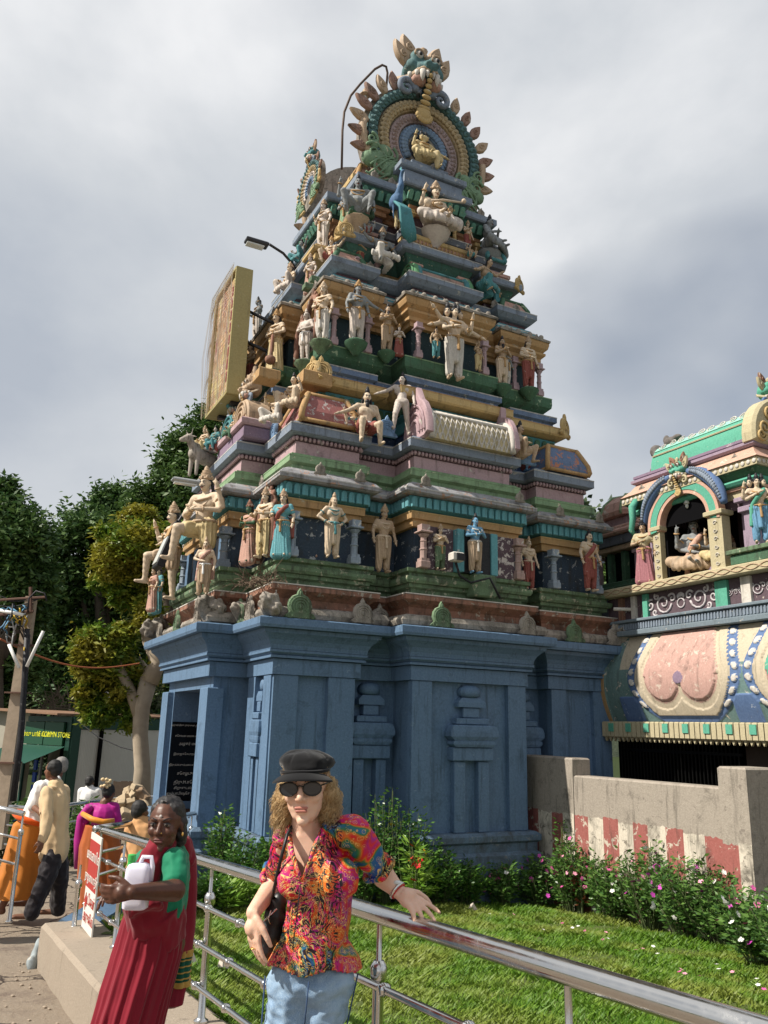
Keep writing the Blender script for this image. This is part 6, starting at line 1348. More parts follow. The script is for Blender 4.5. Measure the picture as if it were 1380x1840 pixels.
bigtree('dark tree with thin top at the far left edge above the power pole',-20,1380,24,[(15,960,70,60,0),(5,890,30,30,0),(50,980,50,45,0),(-40,940,60,60,0),(20,1050,70,50,.5),(70,1050,40,40,.5),(-30,1100,70,60,.5),(40,1120,50,50,1),(0,1200,70,50,1)],44000,DKL,.21)
bigtree('grey-green scrubby tree above the shop roof',110,1340,34,[(100,1200,60,45,0),(160,1230,60,40,0),(220,1260,50,40,0),(60,1230,50,40,0),(20,1230,60,45,0),(130,1270,80,25,0),(240,1220,40,50,1)],24000,PALEL,.24,'scrub_tree')
# undergrowth wall (far wood reads as one mass)
cs=[];rs=[]
for k in range(26): x=-80+k*17; cs.append(T_(x,1250+rnd.uniform(-40,25),38)); rs.append((1.9,1.6,2.2+rnd.random()))
P=clump_pts(cs,rs,30000,sub=16); o=leaves('far_wood',P,.34*(.6+.8*nr.random(len(P))),DKL); tag(o,'dark mass of woodland behind the shop and the street','woodland',kind='stuff')
# twigs above shop
m=M()
for k in range(90):
    p=Vector(T_(rnd.uniform(60,240),rnd.uniform(1255,1290),26)); a=rnd.uniform(0,3.14); q=p+Vector((math.cos(a)*.8,0,math.sin(a)*.7)); m.tube([p,(p+q)/2+Vector((0,0,rnd.uniform(-.15,.15))),q],[.02,.013,.006],4)
o=m.build('dry_brushwood',plain('dry_branches',(.16,.12,.09),.9,var=.4)); tag(o,'tangle of dry brown branches above the shop roof','brushwood',kind='stuff')
# green tree seen between tower and small shrine
cs,rs=crown([(1100,960,22,26,0),(1125,930,26,14,2),(1090,1010,20,30,0),(1098,1060,18,30,0),(1150,940,30,14,2)],19); b=T_(1095,1250,19)
tree('bright_tree','bright green tree in the gap right of the tower',b,[([b,T_(1096,1100,19),T_(1100,970,19)],[.2,.14,.05])],cs,rs,9000,.16,MDL)
# hill
def hill():
    V=[];F=[]; az0,az1=R(-30),R(60); n=90; kk=24
    for j in range(kk+1):
        for i in range(n+1):
            a=az0+(az1-az0)*i/n; r=90+150*j/kk; h=max(0,math.sin(math.pi*min(1,j/kk*.62)))
            prof=(26+9*math.cos((a-R(9))*5)+4*mn.noise(Vector((a*6,0,0))))*(.45+.55*max(0,math.cos((a-R(18))*1.6)))
            V.append((r*math.sin(a),r*math.cos(a),-1+h*prof*1.68+2.2*mn.noise(Vector((a*26,r*.045,2)))*h))
    for j in range(kk):
        for i in range(n): q=j*(n+1)+i; F.append((q,q+1,q+n+2,q+n+1))
    mt,t,b=mat_base('forested_hill'); v=objvec(t); c=mixc(t,ramp(t,noise(t,.5,8,.75,v),.38,.66),(.022,.040,.022),(.085,.105,.06)); t.links.new(c,b.inputs['Base Color']); b.inputs['Roughness'].default_value=1; bump(t,b,noise(t,.6,8,.8,v),1,1.5)
    o=np_mesh('hill',np.array(V),np.array(F),mt,smooth=True); tag(o,kind='structure')
    vv=np.array(V).reshape(kk+1,n+1,3)[2:17]; f=vv.reshape(-1,3); i=nr.integers(0,len(f),14000); P=f[i]+nr.normal(size=(14000,3))*np.array([3.2,3.2,.6]); P[:,2]+=.3
    P=np.repeat(P,3,0)+nr.normal(size=(42000,3))*.8; o=leaves('hill_trees',P,1.5*(.6+.8*nr.random(len(P))),leafmat('hill_leaves',(.022,.042,.022),(.07,.10,.045),trans=.1),aspect=.8); tag(o,'forest covering the distant hill','forest',kind='stuff')
hill()
# ---------------------------------------------------------------- shop
SH=empty('shop_building'); tag(SH,'low shop of white corrugated panels with a dark green frame, awning and sign','shop')
def sp(x,y,d): return pt(x,y,d)
c0=sp(132,1288,19); c0z=c0.z; gl=c0.z-2.55
ca=Vector((c0.x,c0.y,0)); e1=Vector((sp(285,1320,22).x-c0.x,sp(285,1320,22).y-c0.y,0)).normalized(); e2=Vector((sp(40,1295,20.4).x-c0.x,sp(40,1295,20.4).y-c0.y,0)).normalized()
CORR=plain('corrugated_white_sheet',(.50,.49,.45),.5,.15,var=.1,scale=3); DGF=plain('dark_green_steel',(.012,.05,.035),.45,.2); DGA=plain('green_awning_sheet',(.02,.085,.06),.45,.2)
def strip(pa,pb,z0,z1,mat,name,off,par=SH,th=.05,z1b=None):
    n=(pb-pa).normalized(); q=Vector((n.y,-n.x,0))
    if q.dot(Vector((0,-1,0)))<0: q=-q
    m=M(); a=pa+q*off;b=pb+q*off;a2=pa+q*(off-th);b2=pb+q*(off-th); z1b=z1 if z1b is None else z1b
    m.rings([[(a.x,a.y,z0),(b.x,b.y,z0),(b2.x,b2.y,z0),(a2.x,a2.y,z0)],[(a.x,a.y,z1),(b.x,b.y,z1b),(b2.x,b2.y,z1b),(a2.x,a2.y,z1)]]); return m.build(name,mat,par)
W1=ca+e1*7
for k in range(3):
    pa=ca+e1*(.28+k*2.2); pb=ca+e1*(.28+k*2.2+2.19); m=M(); n=40; q=Vector((e1.y,-e1.x,0)); rg=[[],[]]
    vs=[];fs=[]
    for i in range(n*2+1):
        p=pa.lerp(pb,i/(n*2))+q*(.012 if i%2 else 0); vs+= [(p.x,p.y,gl-.3),(p.x,p.y,c0z-.28)]
    fs=[(2*i,2*i+2,2*i+3,2*i+1) for i in range(n*2)]; m.add(vs,fs); m.build('wall_panel',CORR,SH)
    
strip(ca,ca+e1*.27,gl-.3,c0z,DGF,'corner_frame',.03); strip(ca,W1,c0z-.27,c0z,DGF,'top_frame',.035,z1b=c0z+.0)
F1=ca+e2*4.6
strip(ca,ca+e2*.18,gl-.3,c0z,DGF,'corner_frame',.03); strip(ca,ca+e2*1.9,c0z-.12,c0z,DGF,'top_frame',.035)
strip(ca+e2*1.9,F1,gl-.3,c0z+.1,plain('grey_plaster',(.30,.28,.23),.95,var=.3,scale=2,bs=.2),'plaster_wall',-.0,th=.15)
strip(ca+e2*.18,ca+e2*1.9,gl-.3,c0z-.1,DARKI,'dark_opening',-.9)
strip(ca+e2*1.88,ca+e2*1.95,gl-.3,c0z-.7,DGF,'door_frame',.02); strip(ca+e2*1.3,ca+e2*1.36,gl-.3,c0z-.8,plain('grey_frame',(.2,.2,.2),.5,.3),'door_frame',-.1)
for k in range(5): strip(ca+e2*(1.5+.01*k),ca+e2*1.66,gl+.2+k*.28,gl+.42+k*.28,plain('blue_plastic',(.01,.05,.3),.4),'blue_crate',-.12)
# sign panels
m1=strip(ca+e2*.20,ca+e2*1.0,c0z-.64,c0z-.13,plain('sign_green',(.01,.06,.03),.5),'sign_panel',.09)
m2=strip(ca+e2*1.04,ca+e2*1.88,c0z-.64,c0z-.13,plain('sign_green',(.01,.06,.03),.5),'sign_panel',.09)
YL=plain('sign_yellow',(.62,.62,.03),.5)
q=Vector((e2.y,-e2.x,0)); q=-q if q.y>0 else q
for bdy,s0 in (('LE COMMN STORE',.6),('உணவு பால் கடை',1.46)):
    p=ca+e2*s0+q*.095; text(bdy,.17 if 'LE' in bdy else .15,YL,m1 if s0<1 else m2,texf((p.x,p.y,c0z-.46),(-e2.x,-e2.y,0),(0,0,1)),ext=.003)
# corrugated awning
m=M(); vs=[];n=30
for i in range(n*2+1):
    p=ca+e2*(.05+2.3*i/(n*2)); dz_=.012 if i%2 else 0; a=p+q*.1; b=p+q*1.0; vs+=[(a.x,a.y,c0z-.66+dz_),(b.x,b.y,c0z-1.0+dz_)]
m.add(vs,[(2*i,2*i+2,2*i+3,2*i+1) for i in range(n*2)]); m.build('awning',DGA,SH)
# roof sheet
m=M(); a=ca+q*.25-e1*.2; b=F1+q*.25; c=F1+e1*7; dd_=W1+Vector((e1.y,-e1.x,0))*.2
m.rings([[(a.x,a.y,c0z+.03),(b.x,b.y,c0z+.15),(c.x,c.y,c0z+.15),(dd_.x,dd_.y,c0z+.03)],[(a.x,a.y,c0z+.07),(b.x,b.y,c0z+.19),(c.x,c.y,c0z+.19),(dd_.x,dd_.y,c0z+.07)]]); m.build('roof',plain('rusty_roof_sheet',(.22,.13,.08),.8,.2,var=.5,scale=4),SH)
wl=M(); p0=sp(140,1296,18.9);p1_=sp(255,1352,18); wl.tube([p0,p0.lerp(p1_,.35)+Vector((0,0,-.12)),p0.lerp(p1_,.7)+Vector((0,0,-.1)),p1_],.012,5); o=wl.build('cable',BLACKP); tag(o,'black cable sagging across the white corrugated wall','cable')
m=M(); a=T_(195,1262,24); m.box(a[0]-.12,a[1],a[2]-.3,a[0]+.12,a[1]+.1,a[2]+.4); 
for k in range(5): m.box(a[0]-.1,a[1]-.02,a[2]-.25+k*.13,a[0]+.1,a[1],a[2]-.17+k*.13)
o=m.build('water_tank_vent',plain('vent_grey',(.4,.42,.45),.5)); tag(o,'small pale louvred box on a roof behind the corrugated wall','vent')
# fence behind and rubble pile
FN=empty('timber_fence'); tag(FN,'short weathered brown board fence behind the rubble pile','fence')
for k in range(14): p=sp(203+k*2.8,1425,17.5); m=M(); m.box(p.x-.018,p.y,p.z-.35,p.x+.016,p.y+.02,p.z+.22+.02*rnd.random()); m.build('board',plain('old_timber',(.10,.07,.05),.9,var=.4),FN)
RB=empty('rubble_pile'); tag(RB,'heap of cream rubble stones and broken bricks under the pruned tree','rubble pile')
_m=M(); _m.box(-.11,-.07,-.06,.11,.07,.06,ch=.018); RBT=[plain('rubble_cream',(.42,.33,.22),.95,var=.3,scale=12),plain('rubble_brown',(.28,.19,.12),.95,var=.3,scale=12)]; RMe=[]
for mt in RBT: _o=_m.build('rubble_stone',mt,None); RMe.append(_o.data); D.objects.remove(_o)
for k in range(190):
    x=rnd.uniform(205,262); top=1478-(1-abs(x-242)/48)*72; y=rnd.uniform(top,1500); p=pt(x,y,15.3+rnd.uniform(-.3,.5)); o=link('rubble_stone',RMe[k%3==0],RB); o.matrix_world=Matrix.Translation(p)@Matrix.Rotation(rnd.uniform(0,6),4,Vector((rnd.random(),rnd.random(),1)).normalized())@Matrix.Scale(rnd.uniform(.6,1.25),4)
# ---------------------------------------------------------------- power pole
PL=empty('power_pole'); tag(PL,'leaning concrete power pole with tangled wires and two white tube lamps','power pole')
a=Vector(T_(2,1462,13.5)); b=Vector(T_(57,1072,13.5)); CP_=plain('pole_concrete',(.34,.27,.20),.95,var=.3,scale=10,bs=.5)
m=M(); a2=a-(b-a)*.15; rg=[]
for p,w_ in ((a2,.115),(a,.11),(b,.08)): rg.append([(p.x-w_,p.y-w_*.7,p.z),(p.x+w_,p.y-w_*.7,p.z),(p.x+w_,p.y+w_*.7,p.z),(p.x-w_,p.y+w_*.7,p.z)])
m.rings(rg); m.build('pole',CP_,PL)
RUST=plain('rusty_steel',(.14,.08,.06),.8,.4,var=.3)
m=M(); q0=pt(-30,1080,13.4); q1=pt(82,1073,13.4); m.tube([q0,q1],.022,6); q0=pt(-30,1108,13.4); q1=pt(60,1098,13.4); m.tube([q0,q1],.025,6); m.tube([pt(55,1055,13.4),pt(55,1100,13.4)],.03,6); m.build('cross_arm',RUST,PL)
for x0,y0,x1,y1 in ((78,1134,48,1198),(16,1158,34,1200),(-5,1096,42,1105)): 
    m=M(); m.tube([pt(x0,y0,13.2),pt(x1,y1,13.2)],.028,8); m.build('tube_lamp',WHL if False else plain('tube_lamp_white',(.75,.75,.72),.3),PL,smooth=True)
WC=[BLACKP,plain('yellow_cable',(.5,.33,.03),.5),plain('blue_cable',(.1,.25,.4),.5),plain('grey_cable',(.3,.3,.3),.6)]
for k in range(16):
    m=M(); x,y=rnd.uniform(5,55),rnd.uniform(1085,1110); pts=[pt(x,y,13.3)]
    for j in range(6): x+=rnd.uniform(-13,10); y+=rnd.uniform(-8,22); x=max(-10,min(62,x)); pts.append(pt(x,y,13.3+rnd.uniform(-.15,.15)))
    m.tube(pts,.012,5); m.build('loose_wire',WC[k%4],PL,smooth=True)
m=M(); m.tube([pt(50,1100,13.3),pt(52,1075,13.3),pt(65,1062,13.3),pt(80,1066,13.3),pt(84,1080,13.3)],.014,5); m.tube([pt(49,1130,13.3),pt(43,1230,13.3),pt(36,1330,13.25),pt(22,1440,13.2)],.045,6); m.tube([pt(52,1140,13.3),pt(46,1240,13.3),pt(40,1330,13.25),pt(27,1440,13.2)],.025,6); m.build('cable_duct',BLACKP,PL,smooth=True)
for y in (1160,1245,1370): m=M(); p=pt(57-(y-1072)*.141,y,13.5); m.box(p.x-.17,p.y-.13,p.z-.012,p.x+.17,p.y+.13,p.z+.012); m.build('strap',RUST,PL)
for (x0,y0,x1,y1,sg,mt) in ((-40,1060,80,1074,6,BLACKP),(-40,1070,70,1076,8,BLACKP),(-40,1085,60,1085,5,BLACKP),(-40,1040,75,1070,10,BLACKP)):
    pa=pt(x0,y0,13.4);pb=pt(x1,y1,13.4); m=M(); m.tube([pa.lerp(pb,t)-Vector((0,0,sg*.02*math.sin(math.pi*t))) for t in np.linspace(0,1,9)],.009,4); m.build('overhead_wire',mt,PL,smooth=True)
m=M(); pa=pt(0,1148,13.4); pb=pt(250,1192,16.5); m.tube([pa.lerp(pb,t)-Vector((0,0,.25*math.sin(math.pi*t))) for t in np.linspace(0,1,16)],.016,5); o=m.build('orange_cable',plain('orange_cable',(.33,.10,.04),.7)); tag(o,'dull orange cable strung between the pole and the pruned tree','cable')
m=M(); m.ell(pt(30,1490,15),(.3,.25,.22),12,8); o=m.build('blue_tub',plain('blue_plastic',(.01,.05,.3),.4),None,smooth=True); tag(o,'blue plastic tub on the ground by the shop','tub')
# ================================================================ GARDEN PLANTS
PERI=leafmat('periwinkle_leaves',(.04,.11,.025),(.14,.26,.055),trans=.25,rough=.35); HIB=leafmat('hibiscus_leaves',(.03,.10,.02),(.12,.24,.04),rough=.3); LIME=leafmat('lime_leaves',(.10,.22,.02),(.20,.32,.04)); REDL=leafmat('red_brown_leaves',(.12,.03,.02),(.2,.07,.03))
STEM=plain('green_stem',(.10,.13,.05),.8)
PETM={n:plain('petal_'+n,c,.6,var=.15) for n,c in {'pink':(.62,.10,.32),'pale_pink':(.70,.30,.40),'white':(.80,.78,.74),'red':(.62,.02,.02),'yellow':(.75,.48,.01),'magenta':(.50,.05,.38)}.items()}
FLM={}
def flower_mesh(c,r,n=5):
    k=(c,r,n)
    if k in FLM: return FLM[k]
    m=M()
    for i in range(n):
        a=2*math.pi*i/n; ca,sa=math.cos(a),math.sin(a); pr=[(0,0),(.45,.32),(.85,.36),(1,0),(.85,-.36),(.45,-.32)]
        m.add([( r*(p*ca-q_*sa), r*(p*sa+q_*ca), r*.12*(p)) for p,q_ in pr],[(0,1,2,3,4,5)])
    m.ell((0,0,.05*r),(.13*r,.13*r,.1*r),6,4)
    o=m.build('flower',PETM[c],None); FLM[k]=o.data; D.objects.remove(o); return FLM[k]
def plant(name,label,x,y,hh,rad,n,lf,mat,flowers=(),nst=9,group=None,cat='shrub',aspect=.42,fr=.022,up=.5,zb=None,lean=0):
    z=lawn_z(x,y) if zb is None else zb; t=empty(name,(x,y,z)); tag(t,label,cat,group); tips=[]; m=M()
    P=[];Dn=[]
    for k in range(nst):
        a=rnd.uniform(0,6.28); r_=rad*math.sqrt(rnd.random()); h_=hh*rnd.uniform(.6,1.05)*(1-.35*(r_/rad)**2); tip=Vector((r_*math.cos(a),r_*math.sin(a),h_)); b0=tip*.25; b0.z=0; mid=(b0+tip)/2+Vector((rnd.uniform(-.04,.04),rnd.uniform(-.04,.04),.03)); m.tube([b0,mid,tip],[.008,.006,.003],4); tips.append(tip)
        q_=max(6,n//nst)
        for j in range(q_):
            u_=rnd.uniform(.12,1.02)**.8; p=(b0.lerp(mid,u_*2) if u_<.5 else mid.lerp(tip,(u_-.5)*2)); sp_=.05+.09*rnd.random(); a2=rnd.uniform(0,6.28); d_=Vector((math.cos(a2),math.sin(a2),rnd.uniform(-.15,up+.2))); P.append(p+d_*sp_*.6); Dn.append(d_)
    m.build('stems',STEM,t)
    P=np.array([tuple(p) for p in P]); Dn=np.array([tuple(p) for p in Dn]); leaves('leaves',P,lf*(.6+.7*nr.random(len(P))),mat,t,aspect,dirs=Dn)
    k=0
    for c,cnt in flowers:
        for i in range(cnt):
            tp=rnd.choice(tips); o=link('flower',flower_mesh(c,fr),t); o.location=tp+Vector((rnd.uniform(-.07,.07),rnd.uniform(-.08,.02),rnd.uniform(-.12,.03))); o.rotation_euler=(R(rnd.uniform(20,75)),R(rnd.uniform(-25,25)),rnd.uniform(0,6.28))
    return t
def onlawn(px,py):  # point where the pixel ray meets the lawn
    p=pt(px,py,8)
    dr=(p-CAM).normalized(); t=3.0
    while t<18:
        q=CAM+dr*t
        v_=(q-TO).dot(TV); u_=(q-TO).dot(TU)
        if q.z<lawn_z(q.x,q.y) or (v_>(-.62 if abs(u_)<1.25 else -.42) and u_>-3.2 and u_<3) or (u_>.98 and v_<.2): return q
        t+=.03
    return q
GP='periwinkle bushes along the striped wall'
PLN=[(905,1585,.55,.30,'bushy periwinkle with pink and white flowers where the blue plinth meets the wall',(('pink',5),('white',3)),PERI),
(965,1600,.62,.32,'dense periwinkle bush with magenta flowers in front of the taller wall end',(('magenta',4),('pink',4)),PERI),
(1030,1625,.66,.36,'periwinkle bush in front of the shadow edge of the wall with bright pink flowers',(('pink',6),('pale_pink',2)),PERI),
(1105,1650,.70,.38,'periwinkle bush below the first red stripes, mixed pink and white flowers',(('pink',5),('white',4)),PERI),
(1170,1665,.72,.40,'tallest periwinkle bush at the middle of the striped wall',(('magenta',5),('white',3),('pale_pink',3)),PERI),
(1235,1690,.70,.40,'broad periwinkle bush with one large white flower before the striped wall',(('white',5),('magenta',4)),PERI),
(1300,1700,.72,.42,'periwinkle bush with a few flowers left of the concrete pillar',(('pale_pink',4),('white',2)),PERI),
(1365,1735,.66,.42,'low periwinkle bush at the right edge in front of the concrete pillar',(('magenta',3),('pink',3),('white',3)),PERI),
(1420,1760,.62,.42,'periwinkle bush cut by the right edge of the picture',(('pink',4),('white',2)),PERI),
(840,1600,.46,.34,'dark green low bush at the foot of the blue plinth',(),HIB),
(790,1602,.50,.34,'leafy low bush with few white flowers left of the plinth corner',(('white',3),),HIB),
(735,1605,.95,.34,'large dark glossy shrub with one yellow flower behind the red-flowered plant',(('yellow',1),),HIB),
(690,1600,1.05,.30,'tall glossy shrub topped by yellow flowers beside the arm of the woman in the cap',(('yellow',2),),HIB),
(655,1612,.55,.30,'low bush partly hidden by the patterned blouse',(),HIB),
(490,1600,.72,.26,'glossy shrub at the left of the patterned blouse below the blue pilasters',(),HIB),
(440,1590,.72,.28,'glossy shrub climbing at the blue tower corner',(),HIB),
(395,1590,.75,.22,'upright shrub beside the blue doorway wall',(),HIB),
(365,1640,.35,.3,'low shrub behind the railing near the woman in the red sari',(('white',1),),HIB)]
for px,py,hh,rad,lab,fl_s,mt in PLN:
    q=onlawn(px,py); plant('flowering_bush' if fl_s else 'garden_bush',lab,q.x,q.y,hh*rnd.uniform(.95,1.35),rad*rnd.uniform(.8,1.1),2100 if rad>.33 else 1500,.062,mt,[(c_,n_*(3 if mt is PERI else 1)) for c_,n_ in fl_s],nst=38,group=GP if mt is PERI else None,fr=.030 if mt is PERI else .04)
for px,py,lab,mt,hh in ((400,1640,'lime green strap-leaved plant behind the railing post, left one',LIME,.26),(440,1635,'lime green strap-leaved plant nearer the patterned blouse',LIME,.28)):
    q=onlawn(px,py); plant('lime_plant',lab,q.x,q.y,hh,.2,420,.13,mt,(),nst=14,aspect=.2,up=.9,cat='plant')
q=onlawn(748,1612); t=plant('balsam_plant','thin upright plant with bright red flowers in front of the glossy shrubs',q.x,q.y-.55,.85,.16,330,.12,LIME,(('red',9),),nst=9,fr=.04,aspect=.22,up=.7,cat='plant')
q=onlawn(1013,1600); plant('climbing_column','narrow dark column of climbing leaves on the taller wall end',q.x+.02,q.y+.1,1.05,.08,700,.06,HIB,(),nst=16,cat='plant')
q=onlawn(1078,1640); plant('tall_seedling','narrow bright green seedling in front of the first white stripe',q.x,q.y,.95,.07,420,.07,PERI,(),nst=12,cat='plant')
q=onlawn(1045,1630); plant('red_leaf_plant','small plant with red-brown leaves at the shadow edge of the wall',q.x,q.y,.72,.12,200,.07,REDL,(),nst=8,cat='plant')
q=onlawn(1300,1700); plant('red_leaf_plant','small dark red plant by the red stripe of the pillar',q.x+.1,q.y,.75,.08,90,.06,REDL,(),nst=5,cat='plant')
for k,(px,d_) in enumerate(((20,15.2),(60,14.8),(130,14.6),(180,16.4),(-20,15))):
    q=pt(px,1480,d_); plant('verge_bush',['leafy bush behind the far railing at the left edge','leafy bush behind the man in the white shirt','leafy bush between the walking men and the magenta blouse','low bush behind the magenta blouse','bush cut by the left edge behind the far railing'][k],q.x,q.y,1.0,.6,900,.14,MDL,(),nst=26,zb=road_z(q.x,q.y))
# fallen petals and litter
for k in range(34):
    px,py=(rnd.uniform(860,1380),0); py=1630+(px-900)*.27+rnd.uniform(0,45); q=onlawn(px,py); o=link('fallen_flower',flower_mesh(rnd.choice(['white','pale_pink','pink']),.02)); o.location=(q.x,q.y,lawn_z(q.x,q.y)+.045); o.rotation_euler=(rnd.uniform(-.4,.4),rnd.uniform(-.4,.4),rnd.uniform(0,6)); tag(o,'small fallen flower lying on the grass in front of the periwinkle bushes','flower','fallen flowers on the lawn')
PAP=plain('scrap_paper',(.6,.52,.45),.8,var=.3)
for px,py,s_,lab in ((850,1640,.07,'crumpled cream scrap on the lawn left of the railing post'),(343,1738,.05,'white scrap on the grass behind the woman in the red sari'),(400,1745,.045,'brown dead leaf on the grass behind the railing')):
    q=onlawn(px,py); m=M(); z=lawn_z(q.x,q.y); m.rings([[(q.x-s_,q.y,z+.02),(q.x,q.y-s_*.5,z+.03),(q.x+s_,q.y,z+.015),(q.x,q.y+s_*.6,z+.05)],[(q.x-s_*.4,q.y,z+.09),(q.x,q.y-s_*.2,z+.11),(q.x+s_*.5,q.y,z+.06),(q.x,q.y+s_*.3,z+.10)]]); o=m.build('litter',PAP); tag(o,lab,'litter')
# grass
def grass(n):
    s=nr.random(n)**.75*0; X=[];Y=[]
    x=nr.uniform(-2.4,5.2,n*5); y=1.0+12*nr.random(n*5)**1.3
    P0=np.stack([x-P1.x,y-P1.y],1); ss=P0@np.array([RD.x,RD.y]); nn=P0@np.array([RN.x,RN.y])
    wx=TO.x+1.15*TU.x+(y-TO.y-1.15*TU.y)/TV.y*TV.x
    ok=(nn>.13)&(x<wx-.05)&(y<12.3)&(np.abs(x)<y*.62+.9)&~((x<-2.36)); x=x[ok][:n]; y=y[ok][:n]; ss=ss[ok][:n]; nn=nn[ok][:n]
    # tower footprint
    u=(x-TO.x)*TU.x+(y-TO.y)*TU.y; v=(x-TO.x)*TV.x+(y-TO.y)*TV.y; k=~((u>-3.0)&(v>-.45)); x,y,ss,nn=x[k],y[k],ss[k],nn[k]
    z=.01+.054*np.maximum(ss,-6)-.07*np.maximum(nn,0)-.012; m_=len(x)
    bare=np.array([mn.noise(Vector((a*2.3,b*2.3,9)))+.5*mn.noise(Vector((a*7,b*7,2))) for a,b in zip(x,y)]); kk_=(bare>-.42)|(nr.random(m_)<.25); x,y,ss,nn,z=x[kk_],y[kk_],ss[kk_],nn[kk_],z[kk_]; m_=len(x)
    pat=np.array([mn.noise(Vector((a*1.6,b*1.6,0)))+.6*mn.noise(Vector((a*5,b*5,4))) for a,b in zip(x,y)])
    dist=np.sqrt(x*x+y*y); h_=(.028+.03*nr.random(m_))*(1+.8*np.clip(pat,-.6,1))*(1+dist*.02); a=nr.uniform(0,6.28,m_); ln=nr.uniform(.2,1.0,m_); w_=.0032*(1+dist*.16)
    b0=np.stack([x,y,z],1); sd_=np.stack([np.cos(a+1.57),np.sin(a+1.57),0*a],1)*w_[:,None]; dr=np.stack([np.cos(a)*ln,np.sin(a)*ln,np.ones(m_)],1)
    V=np.stack([b0-sd_,b0+sd_,b0+dr*h_[:,None]*.55+sd_*.6,b0+dr*h_[:,None]*np.array([1.35,1.35,.95])],1).reshape(-1,3)
    GM=leafmat('grass_blades',(.06,.155,.010),(.15,.27,.022),(.20,.25,.04),trans=.3)
    o=np_mesh('grass',V,np.arange(m_*4).reshape(m_,4),GM); tag(o,'short bright green grass of the lawn','grass',kind='stuff')
grass(230000)
# pebbles on the road
m=M()
for k in range(500):
    x=rnd.uniform(-3.2,-.6); y=rnd.uniform(3.2,8); s_,n_=sn(x,y)
    if n_>-.42: continue
    r_=rnd.uniform(.006,.02); m.ell((x,y,rz(x,y)+r_*.3),(r_,r_*rnd.uniform(.7,1.2),r_*.6),5,3)
o=m.build('gravel',plain('gravel_stone',(.32,.26,.2),.95,var=.3,scale=9)); tag(o,'loose gravel on the worn road surface','gravel',kind='stuff')
m=M(); q=pt(137,1760,5); p=Vector(snw(1.4,-.75,0)); z=rz(p.x,p.y); m.rings([[(p.x-.04,p.y-.03,z+.006),(p.x+.05,p.y-.02,z+.006),(p.x+.04,p.y+.03,z+.01),(p.x-.03,p.y+.02,z+.012)],[(p.x-.04,p.y-.03,z+.009),(p.x+.05,p.y-.02,z+.009),(p.x+.04,p.y+.03,z+.013),(p.x-.03,p.y+.02,z+.015)]]); o=m.build('paper_scrap',SGW); tag(o,'small white paper scrap on the road beside the kerb wall','paper')
# ================================================================ PEOPLE
def pj(p):
    q=Vector(p)-CAM; z=q.dot(FW); return (690+CF*q.dot(RT)/z,920-CF*q.dot(UP)/z)
def hand(m,wr,dirn,pn,S,side=1,curl=(.35,.4,.45,.5),spread=.10,thumb=.6,cseg=8):
    """palm, four fingers of different length bent at two joints, thumb from the side. pn = palm normal (curl direction)"""
    d=dirn.normalized(); pn=(pn-d*pn.dot(d)).normalized(); ax=d.cross(pn)*side; pl=.090*S
    m.ell(wr+d*pl*.5,(.034*S,.034*S,.034*S),10,6); knk=[]
    for i in range(4):
        o=(i-1.5)*.0205*S; k=wr+d*(pl*(1.0-.05*abs(i-1.2)))+ax*o; m.cap(wr+ax*o*.55,k,.0135*S,.0115*S,cseg); knk.append(k)
    m.cap(knk[0],knk[3],.011*S,.011*S,cseg)
    for i,(k,L_,cu) in enumerate(zip(knk,(.072,.080,.074,.058),curl)):
        f=(d+ax*(i-1.5)*spread).normalized(); p=k
        for j,(fr,r0,r1) in enumerate(((.45,.0100,.0090),(.31,.0090,.0082),(.24,.0082,.0068))):
            ang=cu*(.7 if j==0 else 1.0); f=(f*math.cos(ang)+pn*math.sin(ang)).normalized(); q=p+f*L_*fr*S; m.cap(p,q,r0*S,r1*S,cseg); p=q
    b=wr+d*pl*.22-ax*.026*S; t1=b+(d*.75-ax*thumb+pn*.25).normalized()*.042*S; t2=t1+(d*.95-ax*thumb*.4+pn*.35).normalized()*.032*S; t3=t2+(d*1.0-ax*.05+pn*.45).normalized()*.024*S
    m.cap(wr+d*pl*.12-ax*.012*S,b,.016*S,.015*S,cseg); m.cap(b,t1,.0155*S,.0125*S,cseg); m.cap(t1,t2,.0120*S,.0105*S,cseg); m.cap(t2,t3,.0105*S,.008*S,cseg); return knk
def hx(p,yaw=0,pitch=0,roll=0): return Matrix.Translation(p)@Matrix.Rotation(R(yaw),4,'Z')@Matrix.Rotation(R(roll),4,'Y')@Matrix.Rotation(R(pitch),4,'X')
def person_root(label,x,y,z): t=empty('person',(0,0,0)); tag(t,label,'person'); return t
def skinmat(name,c,c2,rough=.5):
    m,t,b=mat_base(name); v=objvec(t); col=mixc(t,ramp(t,noise(t,9,5,.6,v),.35,.68),c,c2); col=mixc(t,ramp(t,noise(t,140,3,.7,v),.35,.8),col,tuple(x*1.15 for x in c)); t.links.new(col,b.inputs['Base Color']); b.inputs['Roughness'].default_value=rough
    b.inputs['Subsurface Weight'].default_value=.12; b.inputs['Subsurface Radius'].default_value=(.012,.004,.002); b.inputs['Specular IOR Level'].default_value=.35; bump(t,b,noise(t,160,4,.7,v),.12,.002); return m
def cloth(name,c,var=.15,rough=.85,weave=True):
    m,t,b=mat_base(name); v=objvec(t); col=mixc(t,noise(t,7,5,.65,v),tuple(x*(1-var) for x in c),tuple(min(1,x*(1+var)) for x in c)); t.links.new(col,b.inputs['Base Color']); b.inputs['Roughness'].default_value=rough; b.inputs['Specular IOR Level'].default_value=.2; b.inputs['Sheen Weight'].default_value=.15
    if weave: bump(t,b,noise(t,400,2,.5,v),.25,.001)
    return m
